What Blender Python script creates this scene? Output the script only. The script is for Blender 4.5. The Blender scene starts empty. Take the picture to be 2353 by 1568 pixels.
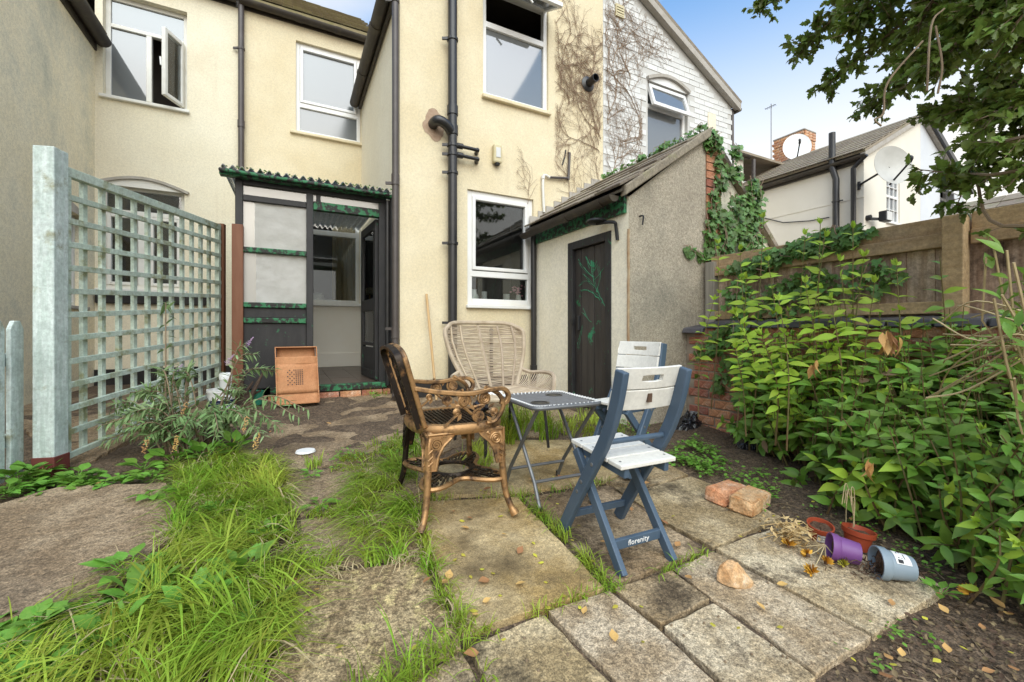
import bpy, bmesh, math, random
import numpy as np
from mathutils import Vector, Matrix, Euler

random.seed(7); RNG = np.random.default_rng(7)
S = bpy.context.scene
COL = S.collection
R = math.radians

# ------------------------------------------------------------------ camera
YAW = R(27.5); CA, SA = math.cos(YAW), math.sin(YAW)
EYE = 0.98                      # lens height over the near paving
FPX, CX, HY = 980.0, 1176.5, 760.0   # focal length, centre and horizon measured on a 2353 px wide copy
cam = bpy.data.cameras.new('camera'); cam.sensor_width = 36; cam.lens = 36*FPX/2353
cam.shift_y = -(784-HY)/2353; cam.clip_start = .02; cam.clip_end = 500
camo = bpy.data.objects.new('camera', cam); COL.objects.link(camo)
camo.location = (0, 0, EYE); camo.rotation_euler = (R(90), 0, -YAW)
S.camera = camo

# ------------------------------------------------------------------ world and sun
W = bpy.data.worlds.new('World'); S.world = W; W.use_nodes = True
nt = W.node_tree; nt.nodes.clear()
def wn(t, **k):
    n = nt.nodes.new(t)
    for a, b in k.items(): setattr(n, a, b)
    return n
SUN_EL, SUN_AZ = R(44), R(192)          # azimuth measured clockwise from +Y
sky = wn('ShaderNodeTexSky', sky_type='NISHITA', sun_disc=False, sun_elevation=SUN_EL, sun_rotation=SUN_AZ,
         air_density=1.0, dust_density=1.2, ozone_density=2.5)
bg1 = wn('ShaderNodeBackground'); bg1.inputs[1].default_value = 0.105
tint = wn('ShaderNodeMixRGB', blend_type='MULTIPLY'); tint.inputs[0].default_value = 1
tint.inputs[2].default_value = (.78, 1.10, 1.18, 1)
nt.links.new(sky.outputs[0], tint.inputs[1]); nt.links.new(tint.outputs[0], bg1.inputs[0])
bg2 = wn('ShaderNodeBackground'); bg2.inputs[0].default_value = (1.0, .97, .91, 1); bg2.inputs[1].default_value = 0.42
tc = wn('ShaderNodeTexCoord'); sep = wn('ShaderNodeSeparateXYZ'); nt.links.new(tc.outputs['Generated'], sep.inputs[0])
mr = wn('ShaderNodeMapRange'); mr.inputs[1].default_value = .24; mr.inputs[2].default_value = .65
mr.inputs[3].default_value = 1.0; mr.inputs[4].default_value = 0.0; mr.interpolation_type = 'SMOOTHSTEP'
nt.links.new(sep.outputs[2], mr.inputs[0])
nz = wn('ShaderNodeTexNoise'); nz.inputs['Scale'].default_value = 1.6; nz.inputs['Detail'].default_value = 5
mp = wn('ShaderNodeMapping'); mp.inputs['Location'].default_value = (.3, 2.1, .4); mp.inputs['Scale'].default_value = (1, 1, 1.7)
nt.links.new(tc.outputs['Generated'], mp.inputs[0]); nt.links.new(mp.outputs[0], nz.inputs[0])
mc = wn('ShaderNodeMapRange'); mc.inputs[1].default_value = .50; mc.inputs[2].default_value = .76
nt.links.new(nz.outputs[0], mc.inputs[0])
mx = wn('ShaderNodeMath', operation='MAXIMUM'); nt.links.new(mr.outputs[0], mx.inputs[0]); nt.links.new(mc.outputs[0], mx.inputs[1])
ms = wn('ShaderNodeMixShader'); out = wn('ShaderNodeOutputWorld')
nt.links.new(mx.outputs[0], ms.inputs[0]); nt.links.new(bg1.outputs[0], ms.inputs[1]); nt.links.new(bg2.outputs[0], ms.inputs[2])
nt.links.new(ms.outputs[0], out.inputs[0])

sun = bpy.data.lights.new('sun', 'SUN'); sun.energy = 1.2; sun.angle = R(70); sun.color = (1, .90, .76)
suno = bpy.data.objects.new('sun', sun); COL.objects.link(suno)
sd = Vector((math.sin(SUN_AZ)*math.cos(SUN_EL), math.cos(SUN_AZ)*math.cos(SUN_EL), math.sin(SUN_EL)))
suno.rotation_euler = sd.to_track_quat('Z', 'Y').to_euler()
S.view_settings.view_transform = 'Standard'; S.view_settings.look = 'None'
S.view_settings.exposure = 1.46; S.view_settings.gamma = 1; S.view_settings.use_curve_mapping = False
S.cycles.max_bounces = 8; S.cycles.transparent_max_bounces = 12

# ------------------------------------------------------------------ measuring helpers: where the sight line through a picture point meets a real plane
def gz(Y): return .08*(min(max(Y, -1.0), 5.0)-1.4)
def ray(x, y):
    t = (x-CX)/FPX; u = (HY-y)/FPX
    return (t*CA+SA, -t*SA+CA, u)
def onY(x, y, Y):
    r = ray(x, y); s = Y/r[1]; return Vector((r[0]*s, Y, EYE+r[2]*s))
def onX(x, y, X):
    r = ray(x, y); s = X/r[0]; return Vector((X, r[1]*s, EYE+r[2]*s))
def onG(x, y, dz=0.0):
    r = ray(x, y); s = (EYE+.112-dz)/(.08*r[1]-r[2]); return Vector((r[0]*s, r[1]*s, EYE+r[2]*s))
def atD(x, y, d):
    r = ray(x, y); return Vector((r[0]*d, r[1]*d, EYE+r[2]*d))
def in_view(p, m=.05):
    xc = p[0]*CA-p[1]*SA; zc = p[0]*SA+p[1]*CA
    if zc < .05: return False
    x = CX+xc/zc*FPX; y = HY-(p[2]-EYE)/zc*FPX
    return -2353*m < x < 2353*(1+m) and -1568*m < y < 1568*(1+m)

# ------------------------------------------------------------------ object helpers
def tag(o, label=None, cat=None, group=None, kind=None):
    if label: o['label'] = label
    if cat: o['category'] = cat
    if group: o['group'] = group
    if kind: o['kind'] = kind
    return o
def thing(name, label, cat, loc=(0, 0, 0), rz=0.0, group=None):
    o = bpy.data.objects.new(name, None); COL.objects.link(o); o.empty_display_size = .1
    o.location = loc; o.rotation_euler = (0, 0, rz)
    return tag(o, label, cat, group)
def put(o, parent=None, local=False):
    COL.objects.link(o)
    if parent is not None:
        o.parent = parent
        if not local and parent.parent is None: o.matrix_parent_inverse = parent.matrix_basis.inverted()
        elif not local: o.matrix_parent_inverse = parent.matrix_basis.inverted()
    return o
def copy_tree(o, parent=None):
    c = o.copy(); COL.objects.link(c)
    if parent is not None: c.parent = parent
    for ch in [q for q in bpy.data.objects if q.parent == o]: copy_tree(ch, c)
    return c

class MB:
    def __init__(s): s.v = []; s.f = []
    def quad(s, a, b, c, d):
        n = len(s.v); s.v += [tuple(a), tuple(b), tuple(c), tuple(d)]; s.f.append((n, n+1, n+2, n+3)); return s
    def poly(s, pts):
        n = len(s.v); s.v += [tuple(p) for p in pts]; s.f.append(tuple(range(n, n+len(pts)))); return s
    def hexa(s, p):     # p: 8 corners, bottom four then top four
        n = len(s.v); s.v += [tuple(q) for q in p]
        for f in ((3, 2, 1, 0), (4, 5, 6, 7), (0, 1, 5, 4), (1, 2, 6, 5), (2, 3, 7, 6), (3, 0, 4, 7)): s.f.append(tuple(n+i for i in f))
        return s
    def box(s, a, b):
        x0, x1 = sorted((a[0], b[0])); y0, y1 = sorted((a[1], b[1])); z0, z1 = sorted((a[2], b[2]))
        return s.hexa([(x0, y0, z0), (x1, y0, z0), (x1, y1, z0), (x0, y1, z0), (x0, y0, z1), (x1, y0, z1), (x1, y1, z1), (x0, y1, z1)])
    def bar(s, p, q, w, h, up=(0, 0, 1)):   # a straight bar, w across, h along up
        p, q = Vector(p), Vector(q); d = (q-p).normalized(); sx = d.cross(Vector(up))
        if sx.length < 1e-6: sx = d.cross(Vector((1, 0, 0)))
        sx.normalize(); u = sx.cross(d); sx = sx*w/2; u = u*h/2
        return s.hexa([p-sx-u, p+sx-u, p+sx+u, p-sx+u, q-sx-u, q+sx-u, q+sx+u, q-sx+u])
    def strip(s, path, w, h, side):      # a bar bent along path; side = the unwavering across direction, w along it
        side = Vector(side).normalized(); n0 = len(s.v); P = [Vector(p) for p in path]
        for i, p in enumerate(P):
            d = (P[min(i+1, len(P)-1)]-P[max(i-1, 0)]).normalized(); u = side.cross(d).normalized()
            hh = h[i] if isinstance(h, (list, tuple)) else h
            for a, b in ((-1, -1), (1, -1), (1, 1), (-1, 1)): s.v.append(tuple(p+side*a*w/2+u*b*hh/2))
        for i in range(len(P)-1):
            for k in range(4):
                a = n0+i*4+k; b = n0+i*4+(k+1) % 4; s.f.append((a, b, b+4, a+4))
        s.f.append((n0+3, n0+2, n0+1, n0)); e = n0+(len(P)-1)*4; s.f.append((e, e+1, e+2, e+3)); return s
    def tube(s, pts, r, n=6, closed=False, caps=True):
        P = [Vector(p) for p in pts]; m = len(P); n0 = len(s.v); ref = None
        for i, p in enumerate(P):
            a = P[(i-1) % m] if closed or i > 0 else P[0]; b = P[(i+1) % m] if closed or i < m-1 else P[-1]
            d = (b-a)
            if d.length < 1e-9: d = Vector((0, 0, 1))
            d.normalize()
            if ref is None:
                ref = d.cross(Vector((0, 0, 1)))
                if ref.length < .1: ref = d.cross(Vector((1, 0, 0)))
            ref = ref-d*ref.dot(d)
            if ref.length < 1e-6: ref = d.orthogonal()
            ref.normalize(); u = d.cross(ref); rr = r[i] if isinstance(r, (list, tuple)) else r
            for k in range(n):
                t = 2*math.pi*k/n; s.v.append(tuple(p+ref*math.cos(t)*rr+u*math.sin(t)*rr))
        for i in range(m if closed else m-1):
            for k in range(n):
                a = n0+i*n+k; b = n0+i*n+(k+1) % n; c = n0+((i+1) % m)*n+(k+1) % n; d_ = n0+((i+1) % m)*n+k; s.f.append((a, b, c, d_))
        if caps and not closed:
            s.f.append(tuple(n0+k for k in reversed(range(n)))); e = n0+(m-1)*n; s.f.append(tuple(e+k for k in range(n)))
        return s
    def lathe(s, prof, c=(0, 0, 0), n=20, M=None, cap0=False, cap1=False):   # prof: (radius, height)
        n0 = len(s.v); c = Vector(c)
        for r, z in prof:
            for k in range(n):
                t = 2*math.pi*k/n; p = Vector((r*math.cos(t), r*math.sin(t), z)); s.v.append(tuple((M @ p if M else p)+c))
        for i in range(len(prof)-1):
            for k in range(n): s.f.append((n0+i*n+k, n0+i*n+(k+1) % n, n0+(i+1)*n+(k+1) % n, n0+(i+1)*n+k))
        if cap0: s.f.append(tuple(n0+k for k in reversed(range(n))))
        if cap1: s.f.append(tuple(n0+(len(prof)-1)*n+k for k in range(n)))
        return s
    def prism(s, pts, z0, z1):   # pts in plan (counter-clockwise), z0/z1 numbers or functions of (x, y)
        n = len(pts); n0 = len(s.v)
        F = lambda z, p: z(p[0], p[1]) if callable(z) else z
        s.v += [(p[0], p[1], F(z0, p)) for p in pts]+[(p[0], p[1], F(z1, p)) for p in pts]
        s.f.append(tuple(n0+i for i in reversed(range(n)))); s.f.append(tuple(n0+n+i for i in range(n)))
        for i in range(n): j = (i+1) % n; s.f.append((n0+i, n0+j, n0+n+j, n0+n+i))
        return s
    def xf(s, M): s.v = [tuple(M @ Vector(p)) for p in s.v]; return s
    def add(s, o): n = len(s.v); s.v += o.v; s.f += [tuple(i+n for i in f) for f in o.f]; return s
    def mesh(s, name, mat, smooth=False):
        me = bpy.data.meshes.new(name); me.from_pydata(s.v, [], s.f); me.validate()
        bm = bmesh.new(); bm.from_mesh(me); bmesh.ops.recalc_face_normals(bm, faces=bm.faces[:]); bm.to_mesh(me); bm.free()
        if mat: me.materials.append(mat)
        if smooth:
            me.polygons.foreach_set('use_smooth', [True]*len(me.polygons))
            try: me.set_sharp_from_angle(angle=R(40))
            except Exception: pass
        return me
    def build(s, name, mat, parent=None, smooth=False, bevel=0.0, local=False):
        loc = Vector((0, 0, 0))
        if parent is None and s.v:      # a one-mesh thing keeps its origin at its base
            A = np.array(s.v); loc = Vector(((A[:, 0].min()+A[:, 0].max())/2, (A[:, 1].min()+A[:, 1].max())/2, A[:, 2].min()))
            s.v = [tuple(Vector(p)-loc) for p in s.v]
        o = bpy.data.objects.new(name, s.mesh(name, mat, smooth)); o.location = loc
        if bevel:
            b = o.modifiers.new('bevel', 'BEVEL'); b.width = bevel; b.segments = 2; b.limit_method = 'ANGLE'; b.angle_limit = R(40)
        return put(o, parent, local)

def inst(name, me, M, parent=None, local=False):
    o = bpy.data.objects.new(name, me); o.matrix_basis = M; return put(o, parent, local)
def TRS(loc, rot=(0, 0, 0), sc=(1, 1, 1)):
    return Matrix.Translation(loc) @ Euler(rot).to_matrix().to_4x4() @ Matrix.Diagonal((*sc, 1))
def curve_pts(P, n):   # Catmull-Rom through P
    P = [Vector(p) for p in P]; Q = [P[0]*2-P[1]]+P+[P[-1]*2-P[-2]]; o = []
    for i in range(1, len(Q)-2):
        for k in range(n):
            t = k/n; a, b, c, d = Q[i-1:i+3]
            o.append(.5*((2*b)+(c-a)*t+(2*a-5*b+4*c-d)*t*t+(3*b-a-3*c+d)*t**3))
    o.append(P[-1]); return o
def np_mesh(name, V, F, mat):
    me = bpy.data.meshes.new(name); V = np.asarray(V, np.float32); F = np.asarray(F, np.int32); k = F.shape[1]
    me.vertices.add(len(V)); me.vertices.foreach_set('co', V.ravel())
    me.loops.add(F.size); me.loops.foreach_set('vertex_index', F.ravel())
    me.polygons.add(len(F)); me.polygons.foreach_set('loop_start', np.arange(0, F.size, k, dtype=np.int32))
    me.polygons.foreach_set('loop_total', np.full(len(F), k, np.int32))
    me.polygons.foreach_set('use_smooth', np.ones(len(F), bool)); me.update(calc_edges=True); me.materials.append(mat); return me

# ------------------------------------------------------------------ materials
def mat(name, col, rough=.7, col2=None, scale=6.0, detail=6, lo=.35, hi=.65, bump=0.0, bscale=90.0, metallic=0.0, spec=.35, stretch=None,
        col3=None, scale3=1.2, lo3=.5, hi3=.7, rnd=0.0, island=0.0, speck=None, sscale=220, slo=.0, shi=.16, trans=0.0, voro=False, stain=None, coat=0, bdist=.004, streak=None, grain=None):
    m = bpy.data.materials.new(name); m.use_nodes = True; t = m.node_tree; N = t.nodes; L = t.links
    b = N['Principled BSDF']; b.inputs['Roughness'].default_value = rough; b.inputs['Metallic'].default_value = metallic
    b.inputs['Specular IOR Level'].default_value = spec; b.inputs['Coat Weight'].default_value = coat
    tc = N.new('ShaderNodeTexCoord'); src = tc.outputs['Object']
    if stretch:
        mp = N.new('ShaderNodeMapping'); mp.inputs['Scale'].default_value = stretch; L.new(src, mp.inputs[0]); ssrc = mp.outputs[0]
    else: ssrc = src
    def noise(sc, det=detail, s=None, rgh=.6):
        n = N.new('ShaderNodeTexNoise'); n.inputs['Scale'].default_value = sc; n.inputs['Detail'].default_value = det; n.inputs['Roughness'].default_value = rgh
        L.new(s or ssrc, n.inputs[0]); return n.outputs[0]
    def rng(x, a, c):
        r = N.new('ShaderNodeMapRange'); r.inputs[1].default_value = a; r.inputs[2].default_value = c; L.new(x, r.inputs[0]); return r.outputs[0]
    def mix(f, a, c, mode='MIX'):
        k = N.new('ShaderNodeMixRGB'); k.blend_type = mode
        if hasattr(f, 'links'): L.new(f, k.inputs[0])
        else: k.inputs[0].default_value = f
        for s_, i in ((a, 1), (c, 2)):
            if hasattr(s_, 'links'): L.new(s_, k.inputs[i])
            else: k.inputs[i].default_value = (*s_, 1)
        return k.outputs[0]
    c = tuple(col)
    if col2: c = mix(rng(noise(scale), lo, hi), col, col2)
    if speck:
        v = N.new('ShaderNodeTexVoronoi'); v.inputs['Scale'].default_value = sscale; L.new(src, v.inputs[0])
        sp = rng(v.outputs['Distance'], slo, shi); c = mix(sp, speck, c)
    if col3: c = mix(rng(noise(scale3, 8, src, .68), lo3, hi3), c, col3)
    if streak:
        mp2 = N.new('ShaderNodeMapping'); mp2.inputs['Scale'].default_value = (9, 9, .5); L.new(src, mp2.inputs[0])
        c = mix(rng(noise(1.0, 6, mp2.outputs[0]), streak[1], streak[2]), c, streak[0])
    if grain:      # fine aggregate: dark pits and light grit at two sizes
        for sc_g, am in ((grain[0], grain[1]), (grain[0]*.32, grain[1]*.8)):
            g1 = rng(noise(sc_g, 3, src, .75), .38, .62); hv = N.new('ShaderNodeMapRange'); hv.inputs[3].default_value = 1-am; hv.inputs[4].default_value = 1+am*.9; L.new(g1, hv.inputs[0])
            hs2 = N.new('ShaderNodeHueSaturation'); L.new(hv.outputs[0], hs2.inputs['Value'])
            if hasattr(c, 'links'): L.new(c, hs2.inputs['Color'])
            else: hs2.inputs['Color'].default_value = (*c, 1)
            c = hs2.outputs[0]
    if rnd or island:
        if rnd:
            oi = N.new('ShaderNodeObjectInfo'); rv = oi.outputs['Random']; amt = rnd
        else:
            ge = N.new('ShaderNodeNewGeometry'); rv = ge.outputs['Random Per Island']; amt = island
        mr_ = N.new('ShaderNodeMapRange'); mr_.inputs[3].default_value = 1-amt; mr_.inputs[4].default_value = 1+amt; L.new(rv, mr_.inputs[0])
        hs = N.new('ShaderNodeHueSaturation'); L.new(mr_.outputs[0], hs.inputs['Value'])
        mh = N.new('ShaderNodeMath'); mh.operation = 'MULTIPLY_ADD'; L.new(rv, mh.inputs[0]); mh.inputs[1].default_value = .05*amt*2; mh.inputs[2].default_value = .5-.05*amt; L.new(mh.outputs[0], hs.inputs['Hue'])
        if hasattr(c, 'links'): L.new(c, hs.inputs['Color'])
        else: hs.inputs['Color'].default_value = (*c, 1)
        c = hs.outputs[0]
    if hasattr(c, 'links'): L.new(c, b.inputs['Base Color'])
    else: b.inputs['Base Color'].default_value = (*c, 1)
    if bump:
        if voro:
            v2 = N.new('ShaderNodeTexVoronoi'); v2.inputs['Scale'].default_value = bscale; L.new(src, v2.inputs[0]); h = v2.outputs['Distance']
        else: h = noise(bscale, 4, ssrc)
        bn = N.new('ShaderNodeBump'); bn.inputs['Strength'].default_value = bump; bn.inputs['Distance'].default_value = bdist; L.new(h, bn.inputs['Height']); L.new(bn.outputs[0], b.inputs['Normal'])
    if trans:
        tr = N.new('ShaderNodeBsdfTranslucent'); mxs = N.new('ShaderNodeMixShader'); mxs.inputs[0].default_value = trans
        if hasattr(c, 'links'): L.new(c, tr.inputs[0])
        else: tr.inputs[0].default_value = (*c, 1)
        L.new(b.outputs[0], mxs.inputs[1]); L.new(tr.outputs[0], mxs.inputs[2]); L.new(mxs.outputs[0], N['Material Output'].inputs[0])
    return m
def glass_mat(name, body, tr, rough=.03, refl=.22):   # window glass: reflects, lets part of the light through
    m = bpy.data.materials.new(name); m.use_nodes = True; t = m.node_tree; N = t.nodes; L = t.links; N.clear()
    g = N.new('ShaderNodeBsdfGlossy'); g.inputs['Roughness'].default_value = rough; g.inputs[0].default_value = (.95, .97, 1, 1)
    d = N.new('ShaderNodeBsdfDiffuse'); d.inputs[0].default_value = (*body, 1); tp = N.new('ShaderNodeBsdfTransparent'); tp.inputs[0].default_value = (.93, .96, .95, 1)
    a = N.new('ShaderNodeMixShader'); a.inputs[0].default_value = tr; L.new(d.outputs[0], a.inputs[1]); L.new(tp.outputs[0], a.inputs[2])
    fr = N.new('ShaderNodeFresnel'); fr.inputs[0].default_value = 1.5
    ad = N.new('ShaderNodeMath'); ad.operation = 'ADD'; ad.inputs[1].default_value = refl; ad.use_clamp = True; L.new(fr.outputs[0], ad.inputs[0])
    x = N.new('ShaderNodeMixShader'); L.new(ad.outputs[0], x.inputs[0]); L.new(a.outputs[0], x.inputs[1]); L.new(g.outputs[0], x.inputs[2])
    o = N.new('ShaderNodeOutputMaterial'); L.new(x.outputs[0], o.inputs[0]); return m

M = {}
M['cream'] = mat('cream_render', (.68, .58, .385), .85, (.745, .655, .465), 1.7, lo=.35, hi=.65, bump=.9, bscale=75, col3=(.62, .50, .33), scale3=.8, lo3=.58, hi3=.85, streak=((.60, .50, .34), .60, .90), grain=(120, .07))
M['creampale'] = mat('pale_cream_render', (.74, .67, .505), .85, (.785, .725, .565), 1.5, bump=.9, bscale=75, col3=(.66, .57, .41), scale3=.9, lo3=.58, hi3=.85, streak=((.66, .58, .43), .60, .90), grain=(120, .07))
M['greycream'] = mat('weathered_roughcast', (.86, .765, .545), .9, (.89, .81, .61), 2.0, bump=.9, bscale=80, col3=(.50, .49, .38), scale3=1.0, lo3=.5, hi3=.75, grain=(120, .13))
M['shedwall'] = mat('limewashed_render', (.83, .77, .60), .85, (.88, .82, .67), 1.8, bump=.35, bscale=60, col3=(.62, .54, .40), scale3=1.6, lo3=.6, hi3=.82, grain=(90, .08))
M['pebbledash'] = mat('grey_pebbledash', (.41, .355, .27), .95, (.50, .435, .335), 3.0, bump=1.0, bscale=110, col3=(.31, .28, .22), scale3=1.3, lo3=.5, hi3=.7, bdist=.008, speck=(.28, .25, .20), sscale=90, slo=.0, shi=.5, grain=(140, .22))
M['whitebrick'] = mat('white_painted_brick', (.64, .64, .62), .75, (.71, .71, .69), 7, bump=.5, bscale=50, rnd=.06)
M['whitemortar'] = mat('painted_mortar', (.55, .54, .51), .9)
M['mortar'] = mat('old_lime_mortar', (.36, .30, .23), .95, (.26, .21, .16), 12, bump=.6, bscale=120)
M['brick'] = mat('old_red_brick', (.37, .135, .075), .9, (.48, .24, .15), 11, lo=.3, hi=.72, bump=.7, bscale=70, rnd=.28, col3=(.50, .42, .35), scale3=7, lo3=.56, hi3=.76, grain=(110, .25))
M['brickpale'] = mat('orange_brick', (.50, .215, .10), .9, (.58, .33, .19), 14, bump=.6, bscale=90, rnd=.15, col3=(.60, .47, .36), scale3=9, lo3=.5, hi3=.68, grain=(130, .22))
M['bluebrick'] = mat('dark_blue_brick', (.065, .062, .072), .55, (.10, .095, .10), 9, bump=.3, rnd=.2)
M['upvc'] = mat('white_window_plastic', (.80, .80, .79), .35, spec=.5, col2=(.74, .73, .70), scale=3)
M['oldwhite'] = mat('old_white_paint', (.74, .73, .68), .5, (.62, .60, .54), 5, lo=.5, hi=.8, bump=.2, bscale=40)
M['black'] = mat('black_plastic_pipe', (.018, .018, .02), .33, spec=.5, col2=(.03, .028, .027), scale=5)
M['brownpipe'] = mat('brown_grey_pipe', (.062, .05, .045), .4, spec=.5, col2=(.085, .072, .066), scale=5)
M['gutter'] = mat('dark_brown_gutter', (.045, .036, .028), .5, (.10, .085, .05), 6, lo=.5, hi=.85)
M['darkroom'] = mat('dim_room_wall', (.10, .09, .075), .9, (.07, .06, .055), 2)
M['paleroom'] = mat('plain_room_wall', (.88, .84, .76), .9, (.85, .80, .71), 2.5, col3=(.45, .40, .33), scale3=2.2, lo3=.66, hi3=.85)
M['glass'] = glass_mat('window_glass', (.03, .03, .03), .92, .02, .03)
M['skyglass'] = glass_mat('glass_painted_sky_grey', (.15, .16, .165), .06, .04, .10)  # grey body colour stands in for the reflected overcast sky; no blind behind
M['frost'] = glass_mat('frosted_glass', (.13, .14, .145), .03, .20, .10)  # frosted pane; sky reflection partly painted into its grey body colour
M['film'] = mat('creased_plastic_film', (.64, .62, .57), .4, (.74, .72, .68), 5, bump=.45, bscale=7, bdist=.02, stretch=(1, 1, 1.3), col3=(.50, .48, .43), scale3=3, lo3=.6, hi3=.8, trans=.4)
M['dirtyglass'] = glass_mat('dirty_glass', (.52, .48, .42), .25, .15, .08)
M['blackpaint'] = mat('flaking_black_paint', (.022, .021, .022), .5, (.035, .033, .033), 4, bump=.35, bscale=35, col3=(.03, .14, .065), scale3=13, lo3=.63, hi3=.68, stretch=(3, 3, 1))
M['greenpaint'] = mat('flaking_green_paint', (.025, .15, .06), .55, (.045, .20, .09), 9, bump=.8, bscale=45, col3=(.022, .02, .018), scale3=19, lo3=.46, hi3=.52)
M['brownpaint'] = mat('brown_painted_post', (.16, .058, .028), .5, (.20, .085, .045), 4, bump=.3, bscale=30, stretch=(4, 4, .6))
M['slate'] = mat('stone_roof_slate', (.20, .165, .125), .85, (.28, .235, .18), 5, bump=.5, bscale=25, rnd=.18, col3=(.13, .125, .05), scale3=5, lo3=.55, hi3=.72, grain=(70, .2))
M['mosstile'] = mat('mossy_tile', (.22, .17, .10), .9, (.15, .13, .055), 9, bump=.8, bscale=40, rnd=.2)
M['tile'] = mat('brown_roof_tile', (.24, .19, .14), .85, (.30, .25, .19), 5, bump=.4, rnd=.15, col3=(.17, .17, .09), scale3=1.5, lo3=.5, hi3=.7)
M['flash'] = mat('cement_flashing', (.44, .41, .37), .9, (.36, .33, .28), 7, bump=.4)
M['fence'] = mat('weathered_fence_wood', (.32, .22, .15), .85, (.48, .36, .27), 3, lo=.40, hi=.62, bump=.6, bscale=18, stretch=(9, 9, .7), rnd=.16, col3=(.10, .07, .048), scale3=3.0, lo3=.54, hi3=.66, grain=(60, .18))
M['rail'] = mat('fence_rail_wood', (.38, .26, .135), .8, (.46, .33, .19), 3, bump=.4, bscale=18, stretch=(9, .7, 9), rnd=.1, col3=(.25, .19, .13), scale3=2.0, lo3=.52, hi3=.75, grain=(60, .15))
M['greywood'] = mat('silvered_wood', (.34, .31, .26), .85, (.24, .22, .18), 4, bump=.5, bscale=20, stretch=(9, 9, .8))
M['sage'] = mat('sage_green_paint', (.46, .55, .455), .6, (.54, .62, .53), 5, bump=.45, bscale=22, stretch=(3, 3, 1), rnd=.10, col3=(.30, .31, .17), scale3=6, lo3=.52, hi3=.64, grain=(50, .12))
M['sagewhite'] = mat('pale_grey_green_paint', (.46, .54, .50), .55, (.58, .65, .62), 5, lo=.4, hi=.6, bump=.6, bscale=24, stretch=(8, 8, .8), col3=(.30, .31, .22), scale3=7, lo3=.57, hi3=.68, grain=(50, .12))
M['redprimer'] = mat('dark_red_primer', (.13, .03, .025), .6, (.17, .05, .04), 6, bump=.3)
M['slab'] = mat('concrete_slab', (.26, .185, .098), .92, (.44, .34, .21), 3.6, lo=.42, hi=.60, bump=1.0, bscale=45, rnd=.13, col3=(.10, .072, .042), scale3=2.8, lo3=.50, hi3=.64, bdist=.008, grain=(170, .42))
M['slabpale'] = mat('pale_concrete_slab', (.35, .262, .155), .92, (.52, .425, .29), 5, lo=.42, hi=.60, bump=1.0, bscale=50, rnd=.08, col3=(.115, .085, .055), scale3=2.6, lo3=.56, hi3=.66, bdist=.008, grain=(190, .45))
M['slabyellow'] = mat('lichen_spotted_slab', (.22, .155, .08), .92, (.39, .295, .16), 6, lo=.42, hi=.60, bump=1.0, bscale=50, col3=(.47, .37, .17), scale3=11, lo3=.53, hi3=.62, bdist=.008, grain=(150, .50))
M['slabsmooth'] = mat('smooth_worn_slab', (.34, .23, .09), .9, (.55, .425, .235), 2.8, lo=.40, hi=.62, bump=.6, bscale=45, col3=(.15, .105, .05), scale3=2.0, lo3=.48, hi3=.66, bdist=.006, grain=(200, .36))
M['path'] = mat('damp_concrete', (.22, .152, .088), .85, (.34, .252, .158), 4.0, lo=.40, hi=.62, bump=1.0, bscale=40, col3=(.115, .08, .05), scale3=1.8, lo3=.48, hi3=.70, bdist=.01, grain=(150, .42))
M['soil'] = mat('leaf_strewn_soil', (.095, .066, .043), .95, (.15, .105, .068), 9, bump=1.0, bscale=35, col3=(.17, .125, .08), scale3=14, lo3=.60, hi3=.72, bdist=.02, grain=(120, .5))
M['tilefloor'] = mat('dark_floor_tile', (.085, .06, .048), .35, (.10, .072, .058), 5, rnd=.12)
M['grass'] = mat('grass_blade', (.19, .33, .025), .55, (.40, .47, .06), 1.8, lo=.38, hi=.62, island=.42, trans=.35, spec=.25, col3=(.36, .30, .10), scale3=2.6, lo3=.63, hi3=.82)
M['bush'] = mat('bush_leaf', (.135, .265, .03), .45, (.19, .335, .05), 3, rnd=.25, trans=.22, spec=.4)
M['bushstuff'] = mat('bush_leaf_mass', (.135, .265, .03), .45, (.19, .335, .05), 3, island=.28, trans=.22, spec=.4)
M['bushnew'] = mat('young_bush_leaf', (.36, .54, .05), .5, (.44, .60, .08), 3, rnd=.18, trans=.35, spec=.3)
M['bushnewstuff'] = mat('young_bush_leaf_mass', (.36, .54, .05), .5, (.44, .60, .08), 3, island=.2, trans=.35, spec=.3)
M['holly'] = mat('dark_tree_leaf', (.125, .19, .032), .4, (.20, .265, .055), 3, rnd=.4, trans=.35, spec=.5)
M['hollystuff'] = mat('dark_tree_leaf_mass', (.125, .19, .032), .4, (.20, .265, .055), 3, island=.4, trans=.35, spec=.5)
M['bud'] = mat('silvery_green_leaf', (.15, .25, .085), .6, (.27, .36, .17), 4, rnd=.25, trans=.2, spec=.2)
M['budstuff'] = mat('silvery_green_leaf_mass', (.15, .25, .085), .6, (.27, .36, .17), 4, island=.25, trans=.2, spec=.2)
M['ivy'] = mat('ivy_leaf', (.075, .165, .035), .45, (.13, .23, .055), 4, rnd=.35, trans=.15, spec=.4)
M['ivystuff'] = mat('ivy_leaf_mass', (.075, .165, .035), .45, (.13, .23, .055), 4, island=.35, trans=.15, spec=.4)
M['weed'] = mat('weed_leaf', (.13, .29, .035), .5, (.19, .36, .055), 4, rnd=.25, trans=.25, spec=.35)
M['weedstuff'] = mat('weed_leaf_mass', (.13, .29, .035), .5, (.19, .36, .055), 4, island=.25, trans=.25, spec=.35)
M['bark'] = mat('brown_twig', (.17, .12, .075), .85, (.24, .18, .115), 8, bump=.4)
M['redstem'] = mat('reddish_stem', (.17, .10, .045), .7, (.12, .13, .04), 8)
M['deadstem'] = mat('dead_creeper_stem', (.25, .165, .105), .9, (.34, .25, .18), 10)
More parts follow.
